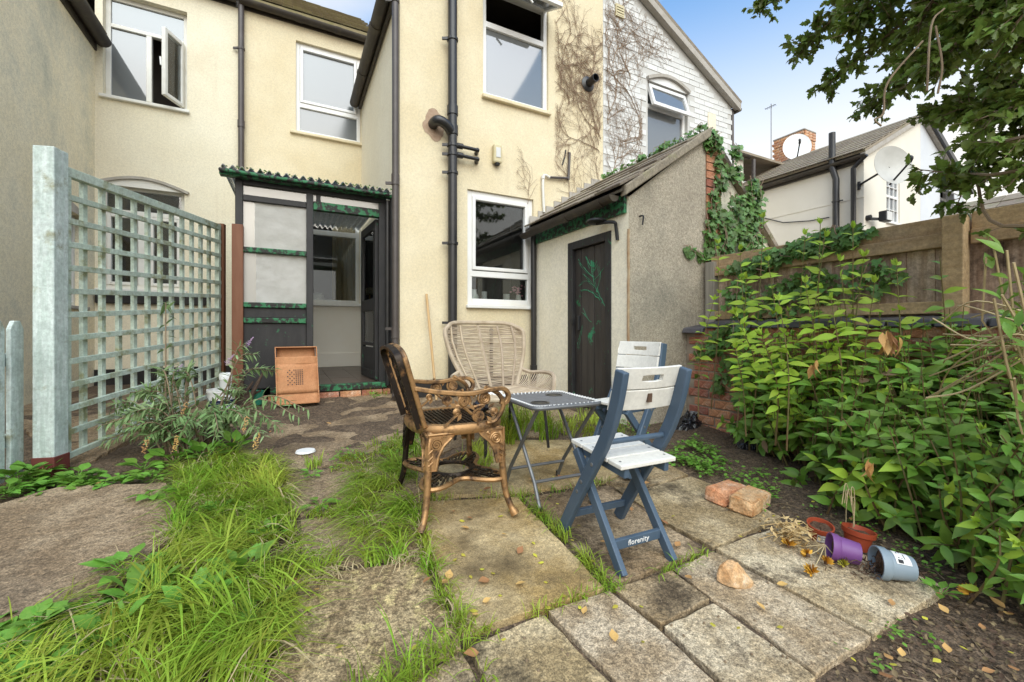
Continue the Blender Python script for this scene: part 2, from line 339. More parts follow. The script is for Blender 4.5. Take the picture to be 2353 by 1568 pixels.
M['fallen'] = mat('dry_fallen_leaf', (.42, .21, .07), .7, (.50, .30, .12), 20, rnd=.35)
M['yellowleaf'] = mat('yellow_fallen_leaf', (.55, .46, .05), .6, (.44, .42, .06), 20, rnd=.25)
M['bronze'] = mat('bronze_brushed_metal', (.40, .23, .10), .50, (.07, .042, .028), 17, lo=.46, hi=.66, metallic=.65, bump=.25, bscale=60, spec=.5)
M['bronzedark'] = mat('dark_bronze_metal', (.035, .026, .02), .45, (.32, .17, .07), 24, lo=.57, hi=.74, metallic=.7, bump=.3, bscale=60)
M['rattan'] = mat('bleached_rattan', (.36, .28, .19), .75, (.48, .39, .285), 14, island=.16, bump=.3, bscale=80)
M['steel'] = mat('grey_tube_metal', (.15, .155, .16), .45, metallic=.45, col2=(.19, .195, .20), scale=12)
M['mesh'] = mat('grey_mesh_fabric', (.165, .16, .155), .9, (.20, .195, .19), 30, spec=.1, bump=.3, bscale=350)
M['chairblue'] = mat('blue_grey_paint', (.060, .094, .138), .45, (.075, .112, .16), 5, bump=.08, bscale=60, stretch=(3, 3, 1))
M['chairwhite'] = mat('white_painted_slat', (.76, .745, .69), .5, (.69, .67, .61), 5, bump=.1, bscale=50, grain=(60, .05))
M['cardboard'] = mat('brown_cardboard', (.44, .195, .085), .75, (.52, .255, .12), 5, bump=.25, bscale=8, bdist=.01, grain=(90, .08))
M['terracotta'] = mat('terracotta_plastic', (.33, .06, .025), .45)
M['purple'] = mat('purple_plastic', (.15, .055, .20), .45, (.19, .08, .24), 6)
M['greypot'] = mat('grey_blue_plastic', (.22, .28, .33), .45, (.26, .32, .37), 6)
M['white'] = mat('white_plain', (.80, .80, .78), .5)
M['ink'] = mat('dark_ink', (.03, .03, .035), .6)
M['compost'] = mat('dry_compost', (.085, .05, .03), .95, (.15, .09, .055), 30, bump=1, bscale=120, bdist=.01)
M['navy'] = mat('navy_plastic', (.014, .022, .075), .35)
M['clear'] = mat('milky_clear_plastic', (.62, .62, .60), .25, spec=.5)
M['bag'] = mat('black_plastic_sheet', (.018, .018, .021), .22, spec=.6, bump=.6, bscale=14, bdist=.02)
M['wood'] = mat('pale_wood_handle', (.55, .35, .16), .6, (.62, .42, .22), 5, stretch=(9, 9, .5))
M['dish'] = mat('pale_grey_dish', (.52, .51, .47), .45, (.46, .45, .41), 4)
M['dishwhite'] = mat('white_dish', (.78, .78, .77), .45)
M['darkmetal'] = mat('dark_metal', (.03, .03, .032), .5, metallic=.3)
M['beigebox'] = mat('yellowed_plastic', (.55, .47, .27), .5, (.60, .53, .34), 8)
M['curtain'] = mat('beige_curtain', (.56, .46, .31), .9, (.62, .52, .37), 3, stretch=(8, 8, .5))
M['dryflower'] = mat('dried_flower', (.40, .25, .10), .85, (.55, .40, .22), 40, rnd=.2, island=.0)
M['gold'] = mat('golden_dried_petal', (.66, .38, .04), .7, (.52, .25, .03), 40)
M['straw'] = mat('straw_stem', (.50, .40, .22), .8, (.40, .31, .17), 20)
M['lilac'] = mat('lilac_blossom', (.42, .25, .42), .8, (.52, .36, .52), 40)
M['greyrender'] = mat('pale_grey_render', (.60, .62, .65), .85, (.66, .68, .70), 2)
M['farwall'] = mat('clean_cream_render', (.74, .69, .58), .85, (.78, .73, .63), 1.4, col3=(.70, .65, .55), scale3=.8, lo3=.6, hi3=.85)
M['stone'] = mat('orange_brick_rubble', (.52, .28, .12), .9, (.60, .42, .24), 14, bump=.8, bscale=60, col3=(.62, .52, .40), scale3=12, lo3=.55, hi3=.7, grain=(130, .22))
M['asphalt'] = mat('black_bitumen', (.02, .019, .018), .8, (.035, .03, .027), 8, bump=.4)
M['litter'] = mat('brown_leaf_litter', (.12, .078, .045), .85, (.20, .14, .08), 9, island=.5)

# ================================================================== SETTING
YE, YM, XE, XL = 4.64, 7.42, 1.05, -2.25        # outshot front, main rear wall, outshot side wall, left neighbour's side wall
XS, YS, XSR, XW0, XW1, YP = 2.72, 2.94, 3.75, 3.83, 6.55, 5.0
xs = np.concatenate([np.linspace(-90, -4, 14), np.linspace(-3.9, 5.5, 190), np.linspace(6, 90, 16)])
ys = np.concatenate([np.linspace(-70, -1.5, 12), np.linspace(-1.4, 5.4, 150), np.linspace(6, 90, 14)])
hN = RNG.normal(0, 1, (len(ys), len(xs)))
for _ in range(3): hN = (hN+np.roll(hN, 1, 0)+np.roll(hN, -1, 0)+np.roll(hN, 1, 1)+np.roll(hN, -1, 1))/5
V = []; F = []
for j, y in enumerate(ys):
    for i, x in enumerate(xs): V.append((x, y, gz(y)-.020+.022*hN[j, i]))
nx = len(xs)
for j in range(len(ys)-1):
    for i in range(nx-1): F.append((j*nx+i, j*nx+i+1, (j+1)*nx+i+1, (j+1)*nx+i))
ground = bpy.data.objects.new('ground', np_mesh('ground', V, F, M['soil'])); put(ground); tag(ground, kind='structure')

def rough_poly(pts, step=.05, amp=.006):     # break straight edges into slightly uneven ones
    o = []
    for i, p in enumerate(pts):
        q = pts[(i+1) % len(pts)]; n = max(1, int(math.hypot(q[0]-p[0], q[1]-p[1])/step))
        for k in range(n):
            t = k/n; a = amp if k else amp*.4
            o.append((p[0]+(q[0]-p[0])*t+random.uniform(-a, a), p[1]+(q[1]-p[1])*t+random.uniform(-a, a)))
    return o
patio = thing('patio', None, None); patio['kind'] = 'structure'
def slab(px, m, dz=.0, th=.05, name='paving_slab', label=None, amp=.0035, shrink=.003):
    P = [onG(x, y, dz) for x, y in px]
    c = sum(P, Vector())/len(P); P = [p+(c-p).normalized()*shrink for p in P]
    area = sum(P[i].x*P[(i+1) % len(P)].y-P[(i+1) % len(P)].x*P[i].y for i in range(len(P)))
    if area < 0: P.reverse()
    tx, ty = random.uniform(-.006, .006), random.uniform(-.006, .006)
    top = lambda x, y: gz(y)+dz+tx*(x-c.x)+ty*(y-c.y)
    b = MB().prism(rough_poly([(p.x, p.y) for p in P], .045, amp), lambda x, y: top(x, y)-th, top)
    o = b.build(name, M[m], patio, bevel=.0035); tag(o, label); return o
slab([(985, 1150), (1190, 1140), (1392, 1352), (1062, 1456), (968, 1230)], 'slabsmooth', .006)
slab([(690, 1335), (800, 1308), (968, 1284), (1058, 1462), (1062, 1488), (930, 1560), (840, 1640), (590, 1640), (640, 1470), (660, 1400)], 'slabyellow', -.002)
slab([(640, 1665), (850, 1650), (935, 1570), (1062, 1496), (1100, 1568), (1150, 1700)], 'slab', -.006)
slab([(1078, 1484), (1250, 1411), (1405, 1568), (1540, 1720), (1190, 1720)], 'slab', .0)
slab([(1258, 1402), (1398, 1356), (1512, 1442), (1640, 1562), (1760, 1720), (1560, 1720)], 'slabpale', .002)
slab([(1408, 1350), (1545, 1310), (1632, 1376), (1518, 1432)], 'slab', .004)
slab([(1543, 1305), (1638, 1265), (2004, 1462), (1878, 1550), (1690, 1408), (1632, 1373)], 'slabpale', .0)
slab([(1643, 1259), (1804, 1204), (2180, 1348), (2008, 1458)], 'slabpale', .004)
slab([(1524, 1438), (1638, 1383), (1878, 1556), (1760, 1640), (1660, 1568)], 'slabpale', -.003)
slab([(1202, 1143), (1398, 1116), (1512, 1195), (1622, 1262), (1425, 1338), (1405, 1336)], 'slab', .0)
slab([(1410, 1118), (1484, 1122), (1586, 1094), (1690, 1132), (1795, 1188), (1640, 1257), (1524, 1196)], 'slab', .002)
slab([(1392, 1107), (1530, 1062), (1582, 1090), (1486, 1117)], 'slab', -.002)
slab([(1010, 1060), (1140, 1010), (1400, 1010), (1500, 1058), (1395, 1104), (1196, 1134), (1000, 1140)], 'slabsmooth', -.004)
slab([(690, 1195), (800, 1178), (955, 1170), (975, 1270), (800, 1298), (694, 1318)], 'path', -.004)
slab([(655, 1090), (880, 1060), (1000, 1070), (985, 1140), (820, 1168), (690, 1185), (662, 1160)], 'path', -.006)
# the broken-edged concrete strips
slab([(-160, 1470), (0, 1424), (90, 1404), (230, 1372), (262, 1345), (390, 1240), (405, 1150), (385, 1108), (130, 1118), (0, 1155), (-200, 1190)], 'path', .035, .16, 'concrete_strip', amp=.014)
slab([(545, 1035), (560, 1000), (500, 960), (520, 905), (640, 896), (885, 905), (1225, 905), (1330, 950), (1240, 1004), (1130, 1004), (985, 1050), (880, 1052), (700, 1078), (655, 1080)], 'path', -.012, .06, 'concrete_strip', amp=.012)
slab([(140, 1075), (60, 990), (-60, 880), (520, 880), (540, 905), (500, 960), (300, 1010), (170, 1085)], 'path', -.010, .06, 'concrete_strip', amp=.012)

def clip(poly, a, b, c):    # keep a*u + b*v <= c
    o = []
    for i, p in enumerate(poly):
        q = poly[(i+1) % len(poly)]; dp = a*p[0]+b*p[1]-c; dq = a*q[0]+b*q[1]-c
        if dp <= 0: o.append(p)
        if (dp < 0) != (dq < 0) and dp != dq: t = dp/(dp-dq); o.append((p[0]+(q[0]-p[0])*t, p[1]+(q[1]-p[1])*t))
    return o
def wall_mb(O, U, N, u0, u1, v0, v1, holes=(), depth=.12, clips=()):
    O, U, N = Vector(O), Vector(U), Vector(N); Z = Vector((0, 0, 1)); b = MB(); P = lambda u, v, d=0: O+U*u+Z*v-N*d
    us = sorted({u0, u1, *[h[0] for h in holes], *[h[1] for h in holes]}); vs = sorted({v0, v1, *[h[2] for h in holes], *[h[3] for h in holes]})
    for i in range(len(us)-1):
        for j in range(len(vs)-1):
            cu, cv = (us[i]+us[i+1])/2, (vs[j]+vs[j+1])/2
            if any(h[0] < cu < h[1] and h[2] < cv < h[3] for h in holes): continue
            poly = [(us[i], vs[j]), (us[i+1], vs[j]), (us[i+1], vs[j+1]), (us[i], vs[j+1])]
            for c in clips: poly = clip(poly, *c)
            if len(poly) > 2: b.poly([P(*q) for q in poly])
    for a0, a1, c0, c1 in holes:
        b.quad(P(a0, c0), P(a1, c0), P(a1, c0, depth), P(a0, c0, depth)); b.quad(P(a0, c1), P(a1, c1), P(a1, c1, depth), P(a0, c1, depth))
        b.quad(P(a0, c0), P(a0, c1), P(a0, c1, depth), P(a0, c0, depth)); b.quad(P(a1, c0), P(a1, c1), P(a1, c1, depth), P(a1, c0, depth))
    return b
def obox(b, O, U, N, u0, u1, v0, v1, d0, d1):   # box in a wall's own axes; d is depth behind the wall face
    O, U, N = Vector(O), Vector(U), Vector(N); Z = Vector((0, 0, 1)); P = lambda u, v, d: O+U*u+Z*v-N*d
    return b.hexa([P(u0, v0, d0), P(u1, v0, d0), P(u1, v0, d1), P(u0, v0, d1), P(u0, v1, d0), P(u1, v1, d0), P(u1, v1, d1), P(u0, v1, d1)])
def ring(b, A, u0, u1, v0, v1, w, d0, d1):
    obox(b, *A, u0, u0+w, v0, v1, d0, d1); obox(b, *A, u1-w, u1, v0, v1, d0, d1)
    obox(b, *A, u0+w, u1-w, v0, v0+w, d0, d1); obox(b, *A, u0+w, u1-w, v1-w, v1, d0, d1)
def window(house, A, u0, u1, v0, v1, rec, bars, panes, sashes=(), fw=.055, fmat='upvc', sill=.03, sillmat='upvc', room=True, label=None, sillext=.03, roomdepth=1.2):
    b = MB(); ring(b, A, u0, u1, v0, v1, fw, rec, rec+.07)
    for q in bars: obox(b, *A, *q, rec-.004, rec+.066)
    f = b.build('window', M[fmat], house, bevel=.006); tag(f, label)
    for q in sashes:
        s_ = MB(); ring(s_, A, *q, .042, rec-.016, rec+.05); s_.build('sash', M[fmat], f, bevel=.006)
    for (a0, a1, c0, c1, m) in panes:
        MB().add(obox(MB(), *A, a0, a1, c0, c1, rec+.028, rec+.034)).build('pane', M[m], f)
    if sill:
        obox(MB(), *A, u0-sillext, u1+sillext, v0-.045, v0-.002, -sill, rec+.06).build('sill', M[sillmat], f, bevel=.008)
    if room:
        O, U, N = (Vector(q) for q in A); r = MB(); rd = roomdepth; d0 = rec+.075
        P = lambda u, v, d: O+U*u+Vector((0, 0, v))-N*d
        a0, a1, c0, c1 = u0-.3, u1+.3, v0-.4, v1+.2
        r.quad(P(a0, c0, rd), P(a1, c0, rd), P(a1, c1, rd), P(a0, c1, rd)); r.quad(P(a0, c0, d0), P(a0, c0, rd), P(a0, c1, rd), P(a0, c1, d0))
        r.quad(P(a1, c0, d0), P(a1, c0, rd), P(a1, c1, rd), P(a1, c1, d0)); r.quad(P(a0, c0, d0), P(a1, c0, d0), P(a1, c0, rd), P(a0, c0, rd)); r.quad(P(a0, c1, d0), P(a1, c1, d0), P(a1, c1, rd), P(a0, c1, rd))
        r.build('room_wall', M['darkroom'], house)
    return f
def pipe(parent, pts, r, m='black', name='drainpipe', joints=(), brackets=(), n=10, wall=(0, 1, 0)):
    o = MB().tube(pts, r, n).build(name, M[m], parent, smooth=True)
    for p in joints: MB().tube([Vector(p)-Vector((0, 0, .05)), Vector(p)+Vector((0, 0, .05))], r*1.2, n).build('socket', M[m], o, smooth=True)
    for p in brackets:
        b = MB().tube([Vector(p)-Vector((0, 0, .014)), Vector(p)+Vector((0, 0, .014))], r*1.22, n); w = Vector(wall); t = Vector((-1, 0, 0)) if abs(w.y) > .5 else Vector((0, -1, 0))
        b.bar(Vector(p)+t*r, Vector(p)+t*(r+.06)+w*.03, .02, .028); b.build('bracket', M[m], o)
    return o
def gutter_mb(p, q, r=.06, side=(1, 0, 0)):     # half-round trough from p to q
    p, q = Vector(p), Vector(q); s_ = Vector(side); b = MB(); n = 10
    for R_, fl in ((r, 1), (r-.008, -1)):
        n0 = len(b.v)
        for e in (p, q):
            for k in range(n+1): t = math.pi*k/n; b.v.append(tuple(e+s_*math.cos(t)*R_-Vector((0, 0, 1))*math.sin(t)*R_))
        for k in range(n): b.f.append((n0+k, n0+k+1, n0+n+2+k, n0+n+1+k))
    m_ = n+1
    for e in (0, 1):      # ends
        b.f.append(tuple(e*m_+k for k in range(m_)))
    for k in (0, n): b.f.append((k, m_+k, 3*m_+k, 2*m_+k))
    return b
def gutter(house, p, q, r=.06, side=(1, 0, 0), m='gutter', joints=()):
    g = gutter_mb(p, q, r, side).build('gutter', M[m], house, smooth=True)
    for t in joints:
        c = Vector(p).lerp(Vector(q), t); d = (Vector(q)-Vector(p)).normalized()*.045
        gutter_mb(c-d, c+d, r+.008, side).build('gutter_joint', M[m], g, smooth=True)
    return g
UX, NY = (1, 0, 0), (0, -1, 0)
AX = lambda Y: ((0, Y, 0), UX, NY)
uX = lambda x, Y: onY(x, 760, Y).x
zY = lambda x, y, Y: onY(x, y, Y).z

# ---------------------------------------------------------------- left neighbour
nb = thing('neighbour_house', 'pale cream rendered house with an open casement above the trellis', 'house', (-2.5, YM, .3))
XP = -.633
a0, a1 = uX(236, YM), uX(430, YM)
u_bot = (zY(240, 217, YM)+zY(428, 255, YM))/2; u_top = (zY(433, 23, YM)+zY(240, -18, YM))/2; u_tr = (zY(240, 45, YM)+zY(427, 92, YM))/2
b0, b1 = uX(226, YM), uX(424, YM); l_bot = zY(320, 665, YM); l_top = zY(424, 440, YM); l_tr = zY(300, 486, YM)
H1 = (a0, a1, u_bot, u_top); H2 = (b0, b1, l_bot, l_top)
wall_mb(*AX(YM), XL, XP, -.3, 5.87, [H1, H2], .16).build('wall', M['creampale'], nb)
mu = uX(338, YM)
w = window(nb, AX(YM), *H1, .09, [(a0+.055, a1-.055, u_tr-.025, u_tr+.025), (mu-.03, mu+.03, u_bot+.055, u_tr-.025)],
       [(a0+.05, a1-.05, u_tr, u_top-.05, 'skyglass'), (a0+.05, mu-.02, u_bot+.05, u_tr, 'skyglass')], fmat='oldwhite', sill=.05, sillmat='oldwhite')
# swung-open casement, hinged on its right edge
cw = a1-.055-mu-.03; ch0, ch1 = u_bot+.055, u_tr-.025; hinge = Vector((a1-.06, YM+.08, 0)); ang = R(64)
cu = Vector((-math.cos(ang), -math.sin(ang), 0)); cn = Vector((-math.sin(ang), math.cos(ang), 0)); CA_ = (hinge, cu, cn)
s_ = MB(); ring(s_, CA_, 0, cw, ch0, ch1, .05, -.025, .025); cs = s_.build('casement', M['oldwhite'], w, bevel=.006)
obox(MB(), *CA_, .045, cw-.045, ch0+.045, ch1-.045, -.004, .004).build('casement_pane', M['glass'], w)
MB().bar(hinge+cu*(cw-.02)+Vector((0, 0, (ch0+ch1)/2-.05))+cn*.04, hinge+cu*(cw-.02)+Vector((0, 0, (ch0+ch1)/2+.06))+cn*.05, .02, .02).build('casement_handle', M['white'], w)
mu2 = [uX(320, YM), uX(331, YM)]; m2 = (mu2[0]+mu2[1])/2
w = window(nb, AX(YM), *H2, .09, [(b0+.05, b1-.05, l_tr-.03, l_tr+.03), (m2-.06, m2+.06, l_bot+.05, l_tr-.03)],
       [(b0+.05, b1-.05, l_tr, l_top-.05, 'glass'), (b0+.05, m2-.05, l_bot+.05, l_tr, 'glass'), (m2+.05, b1-.05, l_bot+.05, l_tr, 'glass')],
       [(b0+.06, m2-.065, l_bot+.055, l_tr-.035), (m2+.065, b1-.06, l_bot+.055, l_tr-.035)], fmat='oldwhite', sill=.04, sillmat='oldwhite')
MB().box((b0-.02, YM-.06, l_bot-.20), (b1+.26, YM+.02, l_bot-.07)).build('stone_sill', M['asphalt'], nb, bevel=.01)
arc = [(b0-.05+(b1-b0+.1)*k/12, YM-.012, l_top-.03+.13*math.sin(math.pi*k/12)) for k in range(13)]
MB().strip(arc, .05, .035, (0, 1, 0)).build('arched_lintel', M['flash'], nb)
fill = [(p[0], p[2]) for p in arc]
b = MB(); b.poly([(p[0], YM-.004, p[2]) for p in arc]); b.build('lintel_panel', M['oldwhite'], nb)
MB().box((XL, YM-.03, -.2), (XP+.05, YM+.0-.002, .47)).build('plinth', M['asphalt'], nb)
# side wall towards the camera
AL = ((XL, 0, 0), (0, 1, 0), (1, 0, 0))
hy1, hy0 = onX(198, 500, XL).y, onX(96, 500, XL).y; hz1 = onX(150, 474, XL).z; hz0 = onX(150, 700, XL).z
wall_mb(*AL, 2.9, YM, -.4, 4.78, [(hy0, hy1, hz0, hz1)], .14).build('side_wall', M['greycream'], nb)
window(nb, AL, hy0, hy1, hz0, hz1, .1, [((hy0+hy1)/2-.03, (hy0+hy1)/2+.03, hz0+.05, hz1-.05)], [(hy0+.05, hy1-.05, hz0+.05, hz1-.05, 'glass')], fmat='oldwhite', sill=.03, sillmat='flash')
arc = [(XL+.006, hy0-.03+(hy1-hy0+.06)*k/10, hz1-.02+.12*math.sin(math.pi*k/10)) for k in range(11)]
MB().poly(arc).build('arched_lintel', M['flash'], nb)
gutter(nb, (XL+.09, YM-.02, 4.76), (XL+.09, 2.9, 4.80), .085, (1, 0, 0), 'gutter', (.2, .45))
MB().box((XL-.05, 2.9, 4.62), (XL+.02, YM, 4.86)).build('fascia', M['gutter'], nb)
MB().hexa([(XL+.12, 2.9, 4.84), (XL+.12, YM, 4.84), (XL-2.8, YM, 6.2), (XL-2.8, 2.9, 6.2), (XL+.12, 2.9, 4.88), (XL+.12, YM, 4.88), (XL-2.8, YM, 6.26), (XL-2.8, 2.9, 6.26)]).build('outshot_roof', M['mosstile'], nb)

# ---------------------------------------------------------------- cream house: main rear wall and outshot
ch = thing('cream_house', 'yellow cream rendered house with a tall outshot and black drainpipes', 'house', (2.4, 6, .3))
r0, r1 = uX(680, YM), uX(829, YM); rb = (zY(679, 302, YM)+zY(828, 330, YM))/2; rt = (zY(680, 95, YM)+zY(830, 132, YM))/2; rr = (zY(684, 240, YM)+zY(826, 265, YM))/2
i0, i1 = uX(640, YM), uX(826, YM); ib, it, itr = zY(780, 698, YM), zY(780, 481, YM), zY(780, 538, YM)
wall_mb(*AX(YM), XP, XE+.1, -.3, 5.87, [(r0, r1, rb, rt), (i0, i1, ib, it)], .12).build('wall', M['cream'], ch)
window(ch, AX(YM), r0, r1, rb, rt, .05, [(r0+.05, r1-.05, rr-.035, rr+.035)], [(r0+.05, r1-.05, rr, rt-.05, 'frost'), (r0+.05, r1-.05, rb+.05, rr, 'frost')],
       [(r0+.06, r1-.06, rr+.04, rt-.06)], sill=.05, sillmat='cream', sillext=.08)
cx_, cz_ = r1-.12, rb
window(ch, AX(YM), i0, i1, ib, it, .03, [(i0+.05, i1-.05, itr-.04, itr+.04)], [(i0+.05, i1-.05, itr, it-.05, 'glass'), (i0+.05, i1-.05, ib+.05, itr, 'glass')], sill=.07)
b = MB(); n0 = 0
for k in range(29):
    x = i1-.40+.42*k/28; y = YM+.2+.03*math.sin(k*1.25)
    b.v += [(x, y, ib-.1), (x, y, it+.05)]
    if k: b.f.append((2*k-2, 2*k, 2*k+1, 2*k-1))
tag(b.build('curtain', M['curtain'], None, smooth=True), 'beige curtain drawn back inside the porch window', 'curtain')
jr = MB().lathe([(.02, 0), (.085, .01), (.10, .06), (.09, .13), (.05, .16), (0, .16)], (i1-.62, YM+.16, ib+.01), 16); tag(jr.build('ginger_jar', M['oldwhite'], None, smooth=True), 'small round white jar on the sill inside the porch window', 'jar')
lamp_ = thing('table_lamp', 'pale shaded lamp standing inside the porch window', 'lamp', (i1-.85, YM+.25, ib))
MB().lathe([(.05, 0), (.05, .015), (.012, .03), (.012, .2)], (i1-.85, YM+.25, ib), 10, cap0=True).build('stem', M['gold'], lamp_, smooth=True)
MB().lathe([(.13, .19), (.05, .31)], (i1-.85, YM+.25, ib), 14).build('lamp_shade', M['beigebox'], lamp_, smooth=True)
gutter(ch, (XP-.02, YM-.1, 5.80), (XE+.15, YM-.1, 5.78), .065, (0, 1, 0), 'gutter', (.42, .72))
gutter(nb, (XL, YM-.1, 5.82), (XP-.06, YM-.1, 5.80), .065, (0, 1, 0), 'gutter')
def tiled_roof(house, x0, x1, y0, z0, y1, z1, rows, cols, m='mosstile'):
    sh = MB().box((-.5, 0, 0), (.5, 1, .02)).mesh('roof_tile', M[m]); dy, dz = (y1-y0)/rows, (z1-z0)/rows; L_ = math.hypot(dy, dz)*1.15; an = math.atan2(dz, dy)
    base = MB().hexa([(x0, y0, z0-.06), (x1, y0, z0-.06), (x1, y1, z1-.06), (x0, y1, z1-.06), (x0, y0, z0-.01), (x1, y0, z0-.01), (x1, y1, z1-.01), (x0, y1, z1-.01)]).build('roof', M[m], house)
    wd = (x1-x0)/cols
    for j in range(rows):
        for i in range(cols):
            inst('roof_tile', sh, TRS((x0+wd*(i+.5+.5*(j % 2)-.25), y0+dy*j, z0+dz*j+.012), (an-.05, random.uniform(-.02, .02), random.uniform(-.02, .02)), (wd*.97, L_, 1)), base)
MB().box((XL, YM-.02, 5.72), (XP-.03, YM+.06, 5.86)).build('fascia', M['gutter'], nb)
MB().box((XP, YM-.02, 5.72), (XE+.15, YM+.06, 5.86)).build('fascia', M['gutter'], ch)
tiled_roof(ch, XP+.02, XE+.35, YM-.07, 5.90, YM+3.2, 8.35, 14, 7)
MB().hexa([(XL-.2, YM-.07, 5.84), (XP, YM-.07, 5.84), (XP, YM+3.2, 8.28), (XL-.2, YM+3.2, 8.28), (XL-.2, YM-.07, 5.92), (XP, YM-.07, 5.92), (XP, YM+3.2, 8.36), (XL-.2, YM+3.2, 8.36)]).build('roof', M['slate'], nb)
pipe(ch, [(XP, YM-.06, 5.75), (XP, YM-.06, 2.55)], .04, 'brownpipe', joints=[(XP, YM-.06, 4.0)], brackets=[(XP, YM-.06, 5.1)])
# outshot
k0, k1 = uX(1074, YE), uX(1226, YE); kb = (zY(1074, 699, YE)+zY(1222, 704, YE))/2; kt = (zY(1078, 434, YE)+zY(1228, 460, YE))/2; kr = (zY(1080, 628, YE)+zY(1225, 637, YE))/2
e0, e1 = uX(1110, YE), uX(1260, YE); eb = (zY(1110, 219, YE)+zY(1258, 258, YE))/2; et = (zY(1112, -38, YE)+zY(1260, 12, YE))/2; er = (zY(1114, 50, YE)+zY(1248, 98, YE))/2
EW = (e0, e1, eb); KW = (k0, k1, kb); RZ, RX, EZ = 6.2, XW0, 4.8; sl = (RZ-EZ)/(RX-XE)
wall_mb(*AX(YE), XE, XW0, -.3, 6.3, [(k0, k1, kb, kt), (e0, e1, eb, et)], .12, [(-sl, 1, EZ-sl*XE)]).build('outshot_wall', M['cream'], ch)
wall_mb((XE, 0, 0), (0, 1, 0), (-1, 0, 0), YE, YM+.05, -.3, EZ).build('side_wall', M['creampale'], ch)
window(ch, AX(YE), k0, k1, kb, kt, .03, [(k0+.05, k1-.05, kr-.035, kr+.035)], [(k0+.05, k1-.05, kr, kt-.05, 'glass'), (k0+.05, k1-.05, kb+.05, kr, 'glass')],
       [(k0+.07, k1-.07, kr+.045, kt-.065)], sill=.05, sillext=.02, fw=.07)
w = window(ch, AX(YE), e0, e1, eb, et, .03, [(e0+.05, e1-.05, er-.035, er+.035)], [(e0+.05, e1-.05, eb+.05, er, 'skyglass')], sill=.05, sillext=.02, sillmat='cream')
ang = R(63); hv = Vector((0, YE+.0, et-.05)); L_ = et-er-.08; dn = Vector((0, -math.sin(ang), -math.cos(ang)))      # top-hung vent, propped open
b = MB()
for t in (0, L_): b.bar(hv+dn*t+Vector((e0+.03, 0, 0)), hv+dn*t+Vector((e1-.03, 0, 0)), .045, .05)
for x in (e0+.05, e1-.05): b.bar(hv+Vector((x, 0, 0)), hv+dn*L_+Vector((x, 0, 0)), .045, .05)
b.bar(hv+dn*L_+Vector(((e0+e1)/2-.06, 0, -.04)), hv+dn*L_+Vector(((e0+e1)/2+.02, 0, -.11)), .02, .02)
b.build('vent_sash', M['upvc'], w, bevel=.004)
MB().quad(hv+Vector((e0+.06, 0, 0)), hv+Vector((e1-.06, 0, 0)), hv+dn*L_+Vector((e1-.06, 0, 0)), hv+dn*L_+Vector((e0+.06, 0, 0))).build('vent_pane', M['frost'], w)
def gable_roof(house, xa, za, xb, zb, y0, y1, m='slate'):
    n = Vector((-(zb-za), 0, xb-xa)).normalized()*.05*(1 if xb > xa else -1); A_ = [Vector((xa, y0, za)), Vector((xb, y0, zb)), Vector((xb, y1, zb)), Vector((xa, y1, za))]
    MB().hexa(A_+[p+n for p in A_]).build('roof', M[m], house)
    d = Vector((xb-xa, 0, zb-za)); B = MB().hexa([A_[0]-Vector((0, 0, .11)), A_[1]-Vector((0, 0, .11)), A_[1]+Vector((0, .09, -.11)), A_[0]+Vector((0, .09, -.11)), A_[0]-Vector((0, 0, .004)), A_[1]-Vector((0, 0, .004)), A_[1]+Vector((0, .09, -.004)), A_[0]+Vector((0, .09, -.004))])
    B.build('verge', M['flash'], house)
gable_roof(ch, XE-.10, EZ-.02, RX, RZ+.03, YE-.10, YM+.4)
gutter(ch, (XE-.11, YM+.0, 4.72), (XE-.11, YE-.06, 4.74), .075, (1, 0, 0), 'gutter', (.33, .7))
MB().box((XE-.05, YE-.02, EZ-.16), (XE-.012, YM, EZ)).build('fascia', M['gutter'], ch)
MB().box((XE-.004, YE-.035, -.2), (XS-.1, YE-.003, zY(1000, 872, YE))).build('plinth', M['asphalt'], ch, bevel=.008)
pz = uX(909, YE-.03)
pipe(ch, [(pz, YE-.02, 4.62), (pz, YE-.02, .75), (pz, YE-.02, .33), (pz-.02, YE-.10, .27)], .036, 'brownpipe', joints=[(pz, YE-.02, 2.6), (pz, YE-.02, .95)], brackets=[(pz, YE-.02, 4.5), (pz, YE-.02, 2.55), (pz, YE-.02, 1.0)])
sp = uX(1040, YE-.09); SY = YE-.09
o = pipe(ch, [(sp, SY, 6.2), (sp, SY, .25)], .052, 'black', joints=[(sp, SY, zY(1040, 255, SY)), (sp, SY, zY(1040, 300, SY))], n=14,
     brackets=[(sp, SY, zY(1040, y, SY)) for y in (92, 335, 356, 398, 560, 742)])
zb_ = zY(1015, 282, SY)
MB().tube(curve_pts([(sp-.20, YE+.02, zb_), (sp-.20, SY+.03, zb_), (sp-.17, SY-.03, zb_), (sp-.08, SY-.03, zb_-.03), (sp, SY, zb_-.10)], 6), .056, 14).build('soil_branch', M['black'], o, smooth=True)
for yy in (340, 361):
    z = zY(1075, yy, SY); MB().tube([(sp+.04, SY, z), (sp+.12, SY, z)], .032, 10).tube([(sp+.12, SY, z), (sp+.32, SY+.0, z-.004)], .02, 10).tube([(sp+.30, SY, z), (sp+.33, YE+.02, z-.005)], .026, 10).build('waste_pipe', M['black'], o, smooth=True)
pts = [(sp-.2+.13*(1+.14*math.sin(k*.9)+.07*math.sin(k*2.3))*math.cos(k*math.pi/14)+.02, YE-.003, zb_-.0+.17*(1+.10*math.sin(k*.9+1))*math.sin(k*math.pi/14)) for k in range(28)]
MB().poly(pts).build('bare_patch', mat('bare_brown_render', (.36, .25, .17), .95, (.45, .33, .24), 20, bump=.6), ch)
wp = [onY(x, y, YE-.03) for x, y in ((1250, 488), (1248, 408), (1263, 408))]
